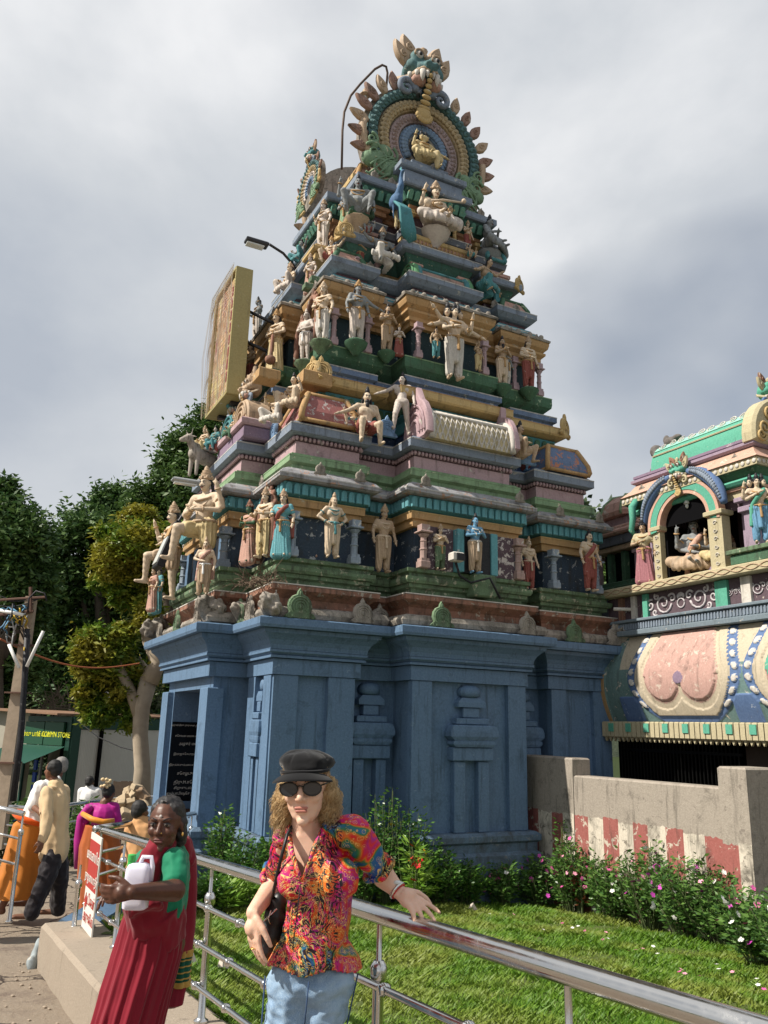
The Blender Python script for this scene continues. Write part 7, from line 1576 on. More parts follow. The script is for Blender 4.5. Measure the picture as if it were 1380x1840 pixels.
def pleats(co,amp,freq,seed=0,vert=.7):
    """cloth folds: ridged noise stretched along z"""
    out=np.empty(len(co),np.float32)
    for i,(x,y,z) in enumerate(co): out[i]=mn.noise(Vector((x*freq+seed,y*freq,z*freq*vert)))
    return amp*(out*1.6)
def folds(m_amp,freq,vert=.3,seed=0,amp2=0,freq2=0,vert2=1):
    def f(co,no):
        o=pleats(co,m_amp,freq,seed,vert)
        if amp2: o=o+pleats(co,amp2,freq2,seed+9,vert2)
        return o
    return f
# -------- woman in the patterned blouse
SKW=skinmat('fair_skin',(.64,.39,.28),(.72,.49,.37)); 
W_=person_root('woman in a black cap, round sunglasses and bright patterned blouse leaning on the railing',0,0,0)
def railpt_at(px):
    best=None
    for k in range(900):
        p=rp(k*.01,.80); e=abs(pj(p)[0]-px)
        if best is None or e<best[0]: best=(e,p,k*.01)
    return best[1],best[2]
RPh,RSh=railpt_at(752)
HD=pt(550,1414,2.98); S=.245
shL=pt(517,1506,3.08); shR=pt(636,1496,2.98); elL=pt(493,1588,3.24); wrL=pt(455,1640,2.99); elR=pt(690,1575,3.10); wrR=RPh+Vector((0,-.015,.085))-RD*.10+Vector((-.02,0,.01))
neck=pt(548,1506,3.03); chest=pt(574,1570,3.04); waist=pt(570,1650,3.06); pel=pt(560,1745,3.08); hipL=pt(530,1768,3.08); hipR=pt(590,1762,3.08)
HX=hx(HD,yaw=-6,pitch=4,roll=-3)
m=M(); head_shape(m,HX,S)
m.cap(HD+Vector((0,.03,-.06)),neck,.054,.058); m.cap(neck,chest,.068,.10); m.cap(shL,shR,.042,.042); m.cap(chest,waist,.10,.09); m.cap(waist,pel-Vector((0,0,.04)),.082,.06); m.cap(hipL,hipR,.06,.06)
m.cap(shL,elL,.044,.040); m.cap(elL,wrL,.040,.025); m.cap(shR,elR,.044,.041); m.cap(elR,wrR,.042,.026)
# collar bones

ddR=(RD*.9+Vector((.35,.10,-.10))).normalized()
hand(m,wrR,(RD*.75+Vector((.42,.0,-.38))),Vector((.1,.25,-1)),.98,side=-1,curl=(.12,.25,.5,.6),spread=.16,thumb=1.1)
hand(m,wrL,Vector((.12,-.08,-.95)),Vector((.75,.5,0)),.98,side=-1,curl=(.22,.25,.28,.32),spread=.08,thumb=.55)
kL=hipL+Vector((-.045,-.01,-.42)); kR=hipR+Vector((-.06,.0,-.42)); aL=Vector((kL.x-.01,kL.y+.04,road_z(kL.x,kL.y)+.09)); aR=Vector((kR.x-.02,kR.y+.06,road_z(kR.x,kR.y)+.09))
for h_,k_,a_ in ((hipL,kL,aL),(hipR,kR,aR)): m.cap(h_,k_,.07,.048); m.cap(k_,a_,.045,.034)
remesh(m,'body',SKW,W_,.0046,3)
face_paint(HX,S,W_,plain('brow_brown',(.16,.09,.05),.8),mouth=plain('lip_rose',(.44,.17,.13),.4),brow=.006)
# nasolabial creases and cheeks are part of the skin; glasses
GLD=plain('sunglass_lens',(.018,.022,.03),.06,spec=.8); GFR=plain('sunglass_frame',(.02,.018,.016),.25)
gl_=empty('sunglasses'); gl_.parent=W_
def hp(x,y,z): return HX@(Vector((x,y,z))*S)
for sg in (-1,1):
    c_=(sg*.165,-.415,.035); m=M(); n=20
    ring=[hp(c_[0]+.125*math.cos(a)*(1.02),c_[1]+.055*abs((c_[0]+.125*math.cos(a)))**1.5*1.2,c_[2]+.098*math.sin(a)*(1 if math.sin(a)<0 else .82)) for a in np.linspace(0,2*math.pi,n+1)]
    m.tube(ring,[.0028 if 3<k<17 else .0024 for k in range(n+1)],6); m.build('rim',GFR,gl_,smooth=True)
    m=M(); cc=hp(c_[0],c_[1]+.0,c_[2]); m.add([tuple(cc)]+[tuple(p) for p in ring[:-1]],[(0,i+1,(i+1)%n+1) for i in range(n)]); m.build('lens',GLD,gl_,smooth=True)
    m=M(); m.tube([hp(sg*.29,-.39,.07),hp(sg*.335,-.2,.07),hp(sg*.345,.02,.05)],.0026,5); m.build('temple',GFR,gl_,smooth=True)
m=M(); m.tube([hp(-.045,-.425,.06),hp(0,-.45,.075),hp(.045,-.425,.06)],.0026,5); m.build('bridge',GFR,gl_,smooth=True)
# hair
HB=plain('blond_hair',(.40,.26,.12),.65,var=.35,scale=60,bs=.4); HB2=plain('dark_blond_hair',(.26,.155,.07),.7,var=.3,scale=60); HB3=plain('light_blond_hair',(.56,.41,.22),.6,var=.25,scale=60)
m=M()
for x,y,z,r in ((0,.18,.08,.30),(-.25,.10,.0,.16),(.25,.10,.0,.16),(-.32,.06,-.16,.17),(.31,.06,-.14,.16),(-.33,.05,-.36,.15),(.31,.06,-.30,.14),(-.26,.16,-.46,.15),(.22,.2,-.40,.16),(0,.26,-.2,.30),(-.2,-.06,.24,.10),(.2,-.06,.25,.10)): m.ell(hp(x,y,z),(r*S,)*3,12,8)
hairo=remesh(m,'hair',HB,W_,.005,1,disp=lambda co,no:pleats(co,.007,55,3,.7)+pleats(co,.003,150,8,.5))
src=np.empty(len(hairo.data.vertices)*3,np.float32); hairo.data.vertices.foreach_get('co',src); src=src.reshape(-1,3)
hm=[M(),M()]; iv=HX.inverted()
cand=nr.permutation(len(src))[:4200]
for ci,i in enumerate(cand):
    p=Vector(src[i]); l=iv@p/S
    if l.y<-.20 and abs(l.x)<.26 and l.z<.18: continue
    out=Vector((l.x,l.y-.05,l.z*.3)); out=(HX.to_3x3()@out).normalized() if out.length>0 else Vector((0,1,0))
    ln=rnd.uniform(.02,.05); a0=rnd.uniform(0,6.28); rr=rnd.uniform(.003,.008); q=[]; side=out.cross(Vector((0,0,1))).normalized()
    for j in range(8):
        t=j/7; q.append(p+out*(.001+.008*math.sin(t*3))+Vector((0,0,-1))*ln*t+side*rr*math.sin(a0+t*6)+out*rr*math.cos(a0+t*6))
    hm[ci%2].tube(q,[.0008*(1-.6*j/7) for j in range(8)],3,caps=False)
hm[0].build('hair_curls',HB,W_,smooth=True); hm[1].build('hair_curls',HB3,W_,smooth=True)
# cap
CAPM=cloth('black_felt',(.005,.005,.006),.25,.98); m=M()
m.ell(hp(-.01,.12,.335),(.405*S,.46*S,.165*S),28,14); m.ell(hp(0,.04,.27),(.345*S,.42*S,.15*S),24,10); m.ell(hp(-.10,.16,.36),(.30*S,.34*S,.13*S)); m.ell(hp(.16,.14,.32),(.25*S,.32*S,.13*S))
cp=remesh(m,'cap',CAPM,W_,.006,3,disp=lambda co,no:pleats(co,.004,22,5,1.0)+np.array([-.0035*math.exp(-((math.atan2((iv@Vector(c)).y/S-.08,(iv@Vector(c)).x/S+.02)*4/math.pi+8)%1-.5)**2*180) if (iv@Vector(c)).z/S>.38 else 0 for c in co]))
m=M(); top=[];bot=[]; n=22
for r0,dz_ in ((.33,0),(.40,-.035),(.455,-.075),(.47,-.09)):
    top.append([hp(r0*1.0*math.sin(a),-.06-r0*math.cos(a)*1.05,.255+dz_-.07*abs(math.sin(a))**2) for a in np.linspace(-1.15,1.15,n)])
ringz=[[tuple(p) for p in r_] for r_ in top]; low=[[tuple(Vector(p)-Vector((0,0,.004))) for p in r_] for r_ in ringz[::-1]]
m.rings(ringz+low,closed=False,caps=False); m.build('cap_brim',CAPM,W_,smooth=True,angle=60)
m=M(); m.tube([hp(.345*math.sin(a),-.01-.40*math.cos(a),.255-.02*abs(math.sin(a))) for a in np.linspace(-1.5,1.5,20)],.0055,6); m.build('cap_band',CAPM,W_,smooth=True)
# blouse
def blouse_mat():
    m,t,b=mat_base('patterned_blouse'); v=objvec(t)
    nd=t.nodes.new('ShaderNodeTexNoise'); nd.inputs['Scale'].default_value=4; nd.inputs['Detail'].default_value=2; t.links.new(v,nd.inputs[0])
    ad=t.nodes.new('ShaderNodeVectorMath'); ad.operation='MULTIPLY_ADD'; ad.inputs[1].default_value=(.22,.22,.22); t.links.new(nd.outputs[1],ad.inputs[0]); t.links.new(v,ad.inputs[2]); dv=ad.outputs[0]
    base=t.nodes.new('ShaderNodeValToRGB'); t.links.new(noise(t,6.5,1.5,.5,dv,1.2),base.inputs[0]); e=base.color_ramp.elements; e[0].position=.25; e[0].color=(.015,.04,.30,1); e[1].position=.78; e[1].color=(.75,.30,.01,1)
    for p,c in ((.34,(.02,.12,.22)),(.38,(.03,.16,.04)),(.41,(.60,.14,.01)),(.44,(.58,.012,.012)),(.50,(.42,.008,.16)),(.54,(.60,.015,.015)),(.59,(.30,.01,.22)),(.64,(.58,.015,.02)),(.70,(.70,.12,.01))): x=e.new(p); x.color=(*c,1)
    c=base.outputs[0]
    # small ring dots
    vo=t.nodes.new('ShaderNodeTexVoronoi'); vo.inputs['Scale'].default_value=52; t.links.new(v,vo.inputs[0]); rg_=t.nodes.new('ShaderNodeValToRGB'); t.links.new(vo.outputs['Distance'],rg_.inputs[0]); el=rg_.color_ramp.elements; el[0].position=.14; el[0].color=(1,1,1,1); el[1].position=.2; el[1].color=(0,0,0,1); x=el.new(.34); x.color=(0,0,0,1); x=el.new(.40); x.color=(.8,.8,.8,1); x=el.new(.46); x.color=(0,0,0,1)
    msk=ramp(t,noise(t,5,2,.5,v),.46,.52); mu=t.nodes.new('ShaderNodeMath'); mu.operation='MULTIPLY'; t.links.new(rg_.outputs[0],mu.inputs[0]); t.links.new(msk,mu.inputs[1])
    c=mixc(t,mu.outputs[0],c,(.70,.42,.12))
    # paisley scroll lines : contour lines of a warped field
    w1=noise(t,13,2,.5,dv,2.6); ml=t.nodes.new('ShaderNodeMath'); ml.operation='MULTIPLY'; ml.inputs[1].default_value=26; t.links.new(w1,ml.inputs[0]); si=t.nodes.new('ShaderNodeMath'); si.operation='SINE'; t.links.new(ml.outputs[0],si.inputs[0])
    band_=ramp(t,noise(t,3.3,1,.5,objvec(t,(1.6,1.6,.28))),.50,.53)
    l1=ramp(t,si.outputs[0],.25,.4); a1=t.nodes.new('ShaderNodeMath'); a1.operation='MULTIPLY'; t.links.new(l1,a1.inputs[0]); t.links.new(band_,a1.inputs[1])
    c=mixc(t,a1.outputs[0],c,(.018,.01,.018))
    w2=noise(t,17,2,.5,dv,3.2); m2=t.nodes.new('ShaderNodeMath'); m2.operation='MULTIPLY'; m2.inputs[1].default_value=34; t.links.new(w2,m2.inputs[0]); s2=t.nodes.new('ShaderNodeMath'); s2.operation='SINE'; t.links.new(m2.outputs[0],s2.inputs[0]); l2=ramp(t,s2.outputs[0],.80,.9)
    a2=t.nodes.new('ShaderNodeMath'); a2.operation='MULTIPLY'; t.links.new(l2,a2.inputs[0]); t.links.new(ramp(t,noise(t,4,1,.5,objvec(t,(1.3,1.3,.5))),.44,.50),a2.inputs[1]); c=mixc(t,a2.outputs[0],c,(.72,.48,.16))
    t.links.new(c,b.inputs['Base Color']); b.inputs['Roughness'].default_value=.55; b.inputs['Specular IOR Level'].default_value=.35; bump(t,b,noise(t,250,2,.5,v),.2,.001); return m
BLM=blouse_mat(); m=M()
m.cap(shL,shR,.060,.060); m.cap(neck+Vector((0,.02,-.02)),chest,.074,.108); m.cap(chest+Vector((-.03,0,0)),chest+Vector((.03,0,0)),.106,.106); m.cap(chest,waist,.115,.112); m.cap(waist,pel+Vector((0,0,.03)),.112,.125)
for sg in (-1,1): m.ell(chest+Vector((sg*.064,-.070,.0)),(.072,.068,.075))
m.cap(pel+Vector((-.038,0,.0)),pel+Vector((.045,0,.0)),.124,.124); m.cap(pel+Vector((-.038,0,-.05)),pel+Vector((.048,0,-.04)),.124,.124)
for sh_,el_,k in ((shL,elL,0),(shR,elR,1)):
    d_=(el_-sh_); m.ell(sh_+d_*.16+Vector((0,0,.008)),(.050,.054,.052)); m.cap(sh_+d_*.2,sh_+d_*.58,.053,.049); m.ell(sh_+d_*.64,(.054,.054,.044)); m.ell(sh_+d_*.74,(.050,.050,.04))
bo=remesh(m,'blouse',BLM,W_,.0052,3,disp=folds(.010,9,.55,2,.0045,26,.6))
import bmesh
def in_tri(p,a,b,c):
    s=lambda u,v,w:(u[0]-w[0])*(v[1]-w[1])-(v[0]-w[0])*(u[1]-w[1]); d1,d2,d3=s(p,a,b),s(p,b,c),s(p,c,a); return (d1>=0)==(d2>=0)==(d3>=0) if False else ((d1>=0 and d2>=0 and d3>=0) or (d1<=0 and d2<=0 and d3<=0))
bm=bmesh.new(); bm.from_mesh(bo.data); kill=[]
for f in bm.faces:
    c=f.calc_center_median(); q=pj(c); front=f.normal.dot(CAM-c)>0
    hemz=pel.z+.022+.010*math.sin(c.x*34)
    if (front and c.y<neck.y+.05 and (in_tri(q,(512,1470),(585,1462),(541,1588)) )) or c.z<hemz or (abs(c.x-neck.x)<.07 and abs(c.y-neck.y)<.075 and c.z>neck.z+.012): kill.append(f)
bmesh.ops.delete(bm,geom=kill,context='FACES'); bm.to_mesh(bo.data); bm.free()
sm=bo.modifiers.new('thick','SOLIDIFY'); sm.thickness=.003
# stand collar and placket
m=M(); m.tube([pt(519,1497,2.97),pt(517,1480,3.02),pt(530,1470,3.1),pt(572,1466,3.1),pt(586,1478,3.0),pt(578,1500,2.93),pt(562,1530,2.885),pt(545,1582,2.87)],[.012,.013,.012,.012,.014,.013,.009,.006],8); m.build('collar',BLM,W_,smooth=True)
m=M(); m.tube([pt(519,1497,2.97),pt(524,1530,2.91),pt(534,1562,2.88),pt(543,1585,2.87)],[.010,.009,.007,.005],8); m.build('collar',BLM,W_,smooth=True)
m=M(); m.tube([pt(540,1588,2.875),pt(534,1640,2.89),pt(529,1680,2.90),pt(526,1706,2.915)],[.0018]*4,6); m.build('placket_edge',BLACKP,W_,smooth=True)
for sh_,el_ in ((shL,elL),(shR,elR)):
    d_=(el_-sh_); c_=sh_+d_*.80; dn=d_.normalized(); o_=dn.orthogonal().normalized(); q_=dn.cross(o_); m=M()
    m.tube([c_+(o_*math.cos(a)+q_*math.sin(a))*(.052+.006*math.sin(a*5)) for a in np.linspace(0,2*math.pi,26)],.011,7); m.build('sleeve_cuff',BLM,W_,smooth=True)
# jeans
def denim():
    m,t,b=mat_base('light_denim'); v=objvec(t); c=mixc(t,ramp(t,noise(t,5,5,.7,objvec(t,(1.5,1.5,.5))),.35,.65),(.10,.19,.33),(.26,.38,.52)); c=mixc(t,ramp(t,noise(t,300,2,.6,objvec(t,(3,3,.5))),.4,.7),c,(.34,.45,.56)); t.links.new(c,b.inputs['Base Color']); b.inputs['Roughness'].default_value=.9; bump(t,b,noise(t,260,3,.6,objvec(t,(2,2,.6))),.3,.001); return m
m=M(); m.cap(pel+Vector((-.04,0,-.02)),pel+Vector((.04,0,-.02)),.102,.102); m.cap(hipL,hipR,.096,.096)
for h_,k_,a_ in ((hipL,kL,aL),(hipR,kR,aR)): m.cap(h_,k_,.088,.064); m.cap(k_,a_,.062,.05)
DN=denim(); jo=remesh(m,'jeans',DN,W_,.0062,2,disp=folds(.007,11,1.5,4,.004,30,1.8))
for hh_,kk_,sg in ((hipR,kR,1),(hipL,kL,-1)): 
    m=M(); m.tube([hh_+Vector((sg*.10,-.03,.03)),hh_.lerp(kk_,.5)+Vector((sg*.082,-.02,0)),kk_+Vector((sg*.066,-.01,0))],.0028,5); m.build('seam',plain('denim_seam',(.03,.06,.13),.9),W_,smooth=True)
m=M(); m.tube([pel+Vector((.0,-.120,.0)),pel+Vector((-.005,-.124,-.09)),pel+Vector((-.01,-.10,-.15))],.0025,5); m.build('seam',MATS['denim_seam'],W_,smooth=True)
SHO=plain('dark_shoe',(.02,.02,.025),.6)
for a_ in (aL,aR): m=M(); m.cap(a_+Vector((0,.04,-.05)),a_+Vector((0,-.15,-.06)),.042,.034); m.ell(a_+Vector((0,0,-.02)),(.045,.055,.06)); remesh(m,'shoe',SHO,W_,.008,2)
# watch, red thread, ring, pendant earring
def bangle(c,d,r,th,mat,par,nm):
    d=d.normalized(); o_=d.orthogonal().normalized(); q_=d.cross(o_); m=M(); m.tube([c+(o_*math.cos(a)+q_*math.sin(a))*r for a in np.linspace(0,2*math.pi,22)],th,6); return m.build(nm,mat,par,smooth=True)
dR=wrR-elR; bangle(wrR-dR*.10,dR,.0295,.006,STEEL,W_,'watch_strap'); m=M(); m.ell(wrR-dR*.10+Vector((0,-.012,.026)),(.017,.014,.008)); m.build('watch_face',GLS,W_,smooth=True); bangle(wrR-dR*.02,dR,.0285,.0035,plain('red_thread',(.45,.03,.03),.8),W_,'red_bracelet'); bangle(wrR-dR*.04,dR,.028,.0022,plain('orange_thread',(.5,.12,.02),.8),W_,'thread_bracelet')
GOLD=plain('gold',(.8,.5,.16),.25,1.0)
m=M(); m.ell(hp(.335,.0,-.15),(.005,.005,.007)); m.build('earring',STEEL,W_,smooth=True)
# handbag
BG=empty('handbag'); tag(BG,'small black shoulder bag hanging at the hip of the woman in the patterned blouse','handbag')
LE=plain('black_leather',(.012,.012,.013),.4,var=.3,scale=30,bs=.15); b0=pt(488,1662,3.10); m=M()
for dx,dz_,rx,rz_ in ((.022,.075,.030,.035),(.012,.03,.042,.05),(-.002,-.03,.046,.055),(-.016,-.085,.036,.036)): m.ell(b0+Vector((dx,0,dz_)),(rx,.030,rz_))
remesh(m,'bag_body',LE,BG,.006,3)
m=M(); m.tube([b0+Vector((.0,-.01,.09)),pt(492,1600,2.98),pt(503,1550,2.93),pt(516,1500,2.93),shL+Vector((.03,.0,.075)),shL+Vector((.04,.08,.05))],.006,6); m.build('strap',LE,BG,smooth=True)
m=M(); m.tube([b0+Vector((.02,-.037,.06)),b0+Vector((-.045,-.037,.0))],.003,5); m.build('zip',STEEL,BG,smooth=True); m=M(); m.tube([b0+Vector((.0,-.04,.055)),b0+Vector((-.008,-.045,.03)),b0+Vector((.0,-.04,.012))],.003,5); m.build('zip_pull',STEEL,BG,smooth=True)
# ring
m=M(); kn=wrL+Vector((.02,-.03,-.11)); bangle(wrL+Vector((.012,-.012,-.105)),Vector((.1,0,-1)),.011,.0022,GOLD,W_,'ring')
# -------- generic column of draped cloth
def drape(name,path,mat,parent,npl=26,amp=.06,seg=120,seed=1,smooth=True,xf=None,fade=.1):
    """path: (centre, rx, ry) ; pleats deepen downwards"""
    rr=random.Random(seed); ph=[rr.uniform(0,6.28) for _ in range(4)]; rg=[]; P_=[]
    n=len(path); N_=max(14,n*8)
    for k in range(N_):
        t=k/(N_-1)*(n-1); i=min(int(t),n-2); f=t-i; f=f*f*(3-2*f) if False else f
        c=Vector(path[i][0]).lerp(Vector(path[i+1][0]),f); rx=path[i][1]*(1-f)+path[i+1][1]*f; ry=path[i][2]*(1-f)+path[i+1][2]*f; g=fade+(1-fade)*(k/(N_-1)); ring=[]
        for j in range(seg):
            a=2*math.pi*j/seg; w_=1+amp*g*(math.sin(npl*a+ph[0]+2*math.sin(a*2+ph[1])+t*.4)*.7+.5*math.sin(npl*.37*a+ph[2]+t*.8)+.3*math.sin(npl*1.7*a+ph[3]))+.02*mn.noise(Vector((math.cos(a)*2,math.sin(a)*2,t*2.5)))
            ring.append((c.x+rx*w_*math.cos(a),c.y+ry*w_*math.sin(a),c.z))
        rg.append(ring)
    m=M(); m.rings(rg); return m.build(name,mat,parent,smooth=smooth)
# -------- woman in the red sari
SKD=skinmat('dark_skin',(.075,.030,.018),(.12,.052,.032),.42); RSAR=cloth('crimson_sari_cloth',(.19,.006,.018),.2,.75); GRB=cloth('green_blouse_cloth',(.005,.17,.085),.2,.7)
V_=person_root('woman in a crimson sari and green blouse standing before the kerb wall',0,0,0)
HD2=pt(298,1481,3.42); S2=.203; HX2=hx(HD2,yaw=-4,pitch=2,roll=0); d0=3.45
sh1=pt(314,1546,3.38); sh2=pt(262,1550,3.62); el1=pt(314,1600,3.30); wr1=pt(238,1603,3.12); el2=pt(248,1610,3.60); wr2=pt(232,1590,3.35); nk=pt(296,1530,3.48); ch=pt(292,1580,3.48); pv=pt(278,1690,3.52)
m=M(); head_shape(m,HX2,S2); m.cap(HD2+Vector((0,.03,-.06)),nk,.048,.056); m.cap(nk,ch,.065,.10); m.cap(sh1,sh2,.04,.04); m.cap(ch,pv,.095,.11); m.cap(sh1,el1,.038,.040); m.cap(el1,wr1,.041,.026); m.cap(sh2,el2,.047,.04); m.cap(el2,wr2,.038,.025)
hand(m,wr1,Vector((-1,-.12,-.10)),Vector((.15,.9,.1)),.84,side=1,curl=(.6,.65,.7,.75),spread=.03,thumb=.7)
hand(m,wr2,Vector((-.6,-.5,-.2)),Vector((.3,-.2,-1)),.9,side=-1,curl=(.5,.5,.5,.5))
gz2=road_z(pv.x,pv.y); m.cap(pv,Vector((pv.x-.12,pv.y,gz2+.1)),.12,.06)
for sx in (-.1,.06): m.cap(Vector((pv.x-.14+sx,pv.y,gz2+.04)),Vector((pv.x-.16+sx,pv.y-.17,gz2+.03)),.035,.028)
remesh(m,'body',SKD,V_,.0048,3)
face_paint(HX2,S2,V_,BLACKP,whites=plain('eye_white',(.15,.12,.10),.3),iris=plain('dark_iris',(.01,.006,.004),.15),mouth=plain('dark_lip',(.13,.045,.04),.45),bindi=plain('ash_mark',(.5,.45,.42),.9),brow=.008)
HBK=plain('greying_black_hair',(.022,.020,.020),.45,var=.6,scale=90,bs=.3); m=M()
def h2(x,y,z): return HX2@(Vector((x,y,z))*S2)
for x,y,z,r in ((0,.10,.18,.36),(.24,.10,.02,.17),(-.24,.1,.05,.15),(.27,.14,-.18,.14),(.2,.24,-.3,.17),(.1,.32,-.15,.22),(0,-.02,.33,.2),(.16,-.08,.28,.14),(-.16,-.06,.28,.14)): m.ell(h2(x,y,z),(r*S2,)*3)
remesh(m,'hair',HBK,V_,.005,2,disp=lambda co,no:pleats(co,.0028,95,1,.6))
gy=M()
for k in range(420):
    a=rnd.uniform(-1,1); p=[h2(a*.06+.02,-.22+.0*k,.40)]
    p=[h2(a*(.03+.30*t),-.20+.42*t,.43-.40*t*t+.02*rnd.random()) for t in np.linspace(0,1,6)]; gy.tube(p,.0007,3,caps=False)
gy.build('hair_strands',plain('grey_strands',(.20,.18,.17),.5),V_,smooth=True)
m=M(); m.ell(h2(.345,-.01,-.17),(.006,.006,.009)); m.build('earring',GOLD,V_,smooth=True); m=M(); m.ell(h2(.06,-.43,-.10),(.003,.003,.003)); m.build('nose_stud',GOLD,V_,smooth=True)
m=M(); m.cap(ch+Vector((0,.0,.05)),ch,.105,.112); m.cap(sh1,sh2,.050,.050); m.cap(sh1,sh1.lerp(el1,.62),.051,.049); m.cap(sh2,sh2.lerp(el2,.62),.05,.048); m.cap(ch,ch-Vector((0,0,.10)),.112,.108); remesh(m,'blouse',GRB,V_,.0056,3,disp=folds(.006,14,.6,2,.003,34,1))
wst=pt(286,1622,3.50)
drape('sari_skirt',[(wst+Vector((0,0,.03)),.108,.10),(pt(276,1655,3.50),.122,.115),(pt(265,1710,3.50),.132,.125),(pt(245,1780,3.48),.130,.13),(pt(226,1850,3.46),.130,.135),(Vector((pt(215,1900,3.45).x,3.46,(gz2+pt(215,1900,3.45).z)/2)),.15,.155),(Vector((pt(205,1900,3.45).x,3.46,gz2+.02)),.18,.18)],RSAR,V_,npl=22,amp=.075,seg=200,seed=4,fade=.35)
# upper drape: over the chest, across the far shoulder and behind the neck
m=M(); m.tube([pt(262,1640,3.33),pt(256,1605,3.36),pt(262,1575,3.38),pt(275,1545,3.38),pt(290,1520,3.40),pt(308,1508,3.47),pt(326,1516,3.55),pt(334,1545,3.60)],[.060,.066,.064,.056,.046,.038,.042,.048],12)
m.tube([pt(272,1668,3.46),pt(270,1640,3.44),pt(268,1612,3.42),pt(266,1578,3.46),pt(276,1548,3.50),pt(300,1522,3.52)],[.085,.095,.09,.076,.062,.042],12); m.tube([pt(292,1690,3.50),pt(290,1655,3.48),pt(280,1630,3.44)],[.09,.10,.10],12)
remesh(m,'sari_drape',RSAR,V_,.006,3,disp=folds(.008,13,.5,7,.005,36,.45))
m=M(); m.tube([pt(322,1514,3.54),pt(334,1545,3.60),pt(334,1600,3.62),pt(328,1660,3.62),pt(320,1713,3.60)],[.034,.040,.044,.052,.056],14); remesh(m,'sari_end',RSAR,V_,.006,2,disp=folds(.010,16,.12,3))
pc=[pt(319,1711,3.60),pt(316,1740,3.60),pt(314,1766,3.60)]
GBD=cloth('green_gold_border',(.006,.085,.05),.3); GLDC=cloth('gold_thread_border',(.42,.26,.06),.3)
drape('sari_border',[(pc[0],.056,.045),(pc[1],.055,.043),(pc[2],.052,.04)],GBD,V_,npl=8,amp=.12,seg=70,seed=3,fade=.8)
for p_,h_ in ((pc[0],.012),(pc[2],.010)): drape('gold_edge',[(p_+Vector((0,0,h_)),.060,.049),(p_-Vector((0,0,h_)),.059,.048)],GLDC,V_,npl=8,amp=.12,seg=70,seed=3,fade=.8)
for k in range(4): p_=pc[0].lerp(pc[2],.2+.2*k); drape('gold_line',[(p_+Vector((0,0,.0022)),.0575,.0465),(p_-Vector((0,0,.0022)),.0575,.0465)],GLDC,V_,npl=8,amp=.12,seg=70,seed=3,fade=.8)
drape('sari_tail',[(pc[2],.052,.04),(pt(310,1785,3.58),.048,.042),(pt(306,1803,3.56),.05,.045),(pt(305,1810,3.56),.02,.02)],RSAR,V_,npl=7,amp=.10,seg=60,seed=6,fade=.8)
# jug
JG=empty('plastic_jug'); tag(JG,'translucent white plastic jug with a green cap held by the woman in the crimson sari','jug')
JM=plain('translucent_plastic',(.70,.68,.78),.3,var=.04); _t=JM.node_tree.nodes['Principled BSDF']; _t.inputs['Subsurface Weight'].default_value=.5; _t.inputs['Subsurface Radius'].default_value=(.05,.05,.06)
j0=pt(247,1588,3.22); m=M(); jw=.045
rgj=[]
for z,a in ((-.085,.8),(-.08,.97),(-.06,1),(.02,1),(.05,.97),(.066,.8),(.072,.5)): rgj.append([(j0.x+jw*a*(abs(math.cos(t))**.5)*math.copysign(1,math.cos(t)),j0.y+.034*a*(abs(math.sin(t))**.5)*math.copysign(1,math.sin(t)),j0.z+z) for t in np.linspace(0,2*math.pi,29)[:-1]])
m.rings(rgj); m.build('jug_body',JM,JG,smooth=True,angle=50)
m=M(); m.tube([j0+Vector((.0,0,.06)),j0+Vector((.012,0,.092)),j0+Vector((.042,0,.092)),j0+Vector((.050,0,.06)),j0+Vector((.048,0,.01))],.0085,8); m.build('jug_handle',JM,JG,smooth=True)
m=M(); m.lathe([(.015,.06),(.013,.078),(.0145,.079),(.0145,.098),(.012,.10)],14,(j0.x-.030,j0.y,j0.z)); m.build('jug_cap',plain('green_plastic_cap',(.05,.38,.08),.4),JG,smooth=True,angle=40)
# -------- background people
def bperson(label,hd,S_,yaw,jt,skin,hairc,voxel=.011,pitch=0):
    t=person_root(label,0,0,0); m=M(); X=hx(hd,yaw,pitch); head_shape(m,X,S_)
    J={k:Vector(v) for k,v in jt.items()}; m.cap(hd+Vector((0,.01,-.07)),J['neck'],.05,.055); m.cap(J['neck'],J['chest'],.06,.11); m.cap(J['sl'],J['sr'],.05,.05); m.cap(J['chest'],J['pel'],.12,.12)
    for a,b,c in (('sl','el','wl'),('sr','er','wr')):
        m.cap(J[a],J[b],.046,.038); m.cap(J[b],J[c],.038,.026); d=(J[c]-J[b]); hand(m,J[c],d,Vector((-.5,.5,.1)),.95,curl=(.4,.4,.45,.5),cseg=6)
    for a,b in (('kl','al'),('kr','ar')):
        if a in J: m.cap(J['pel'],J[a],.09,.06); m.cap(J[a],J[b],.055,.038); f=Vector((-.17,-.05,-.035)); m.cap(J[b]+Vector((.02,0,-.03)),J[b]+f,.036,.026); [m.cap(J[b]+f*.9+Vector((0,dy,0)),J[b]+f*1.22+Vector((0,dy,-.005)),.013,.010,6) for dy in (-.03,-.01,.012,.03)]
    remesh(m,'body',skin,t,voxel,2); m=M()
    for x,y,z,r in ((0,.10,.16,.37),(0,.2,.0,.3),(.18,.05,.1,.2),(-.18,.05,.1,.2)): m.ell(X@(Vector((x,y,z))*S_),(r*S_,)*3)
    remesh(m,'hair',hairc,t,.009,1); return t,J
BRN=skinmat('brown_skin',(.14,.062,.035),(.19,.09,.052),.5); BLH=plain('black_hair',(.012,.011,.011),.6,var=.4,scale=60,bs=.3); GRH=plain('grey_hair',(.20,.19,.18),.7,var=.4,scale=60)
D1=9.6; Z=lambda x,y,d=D1:pt(x,y,d)
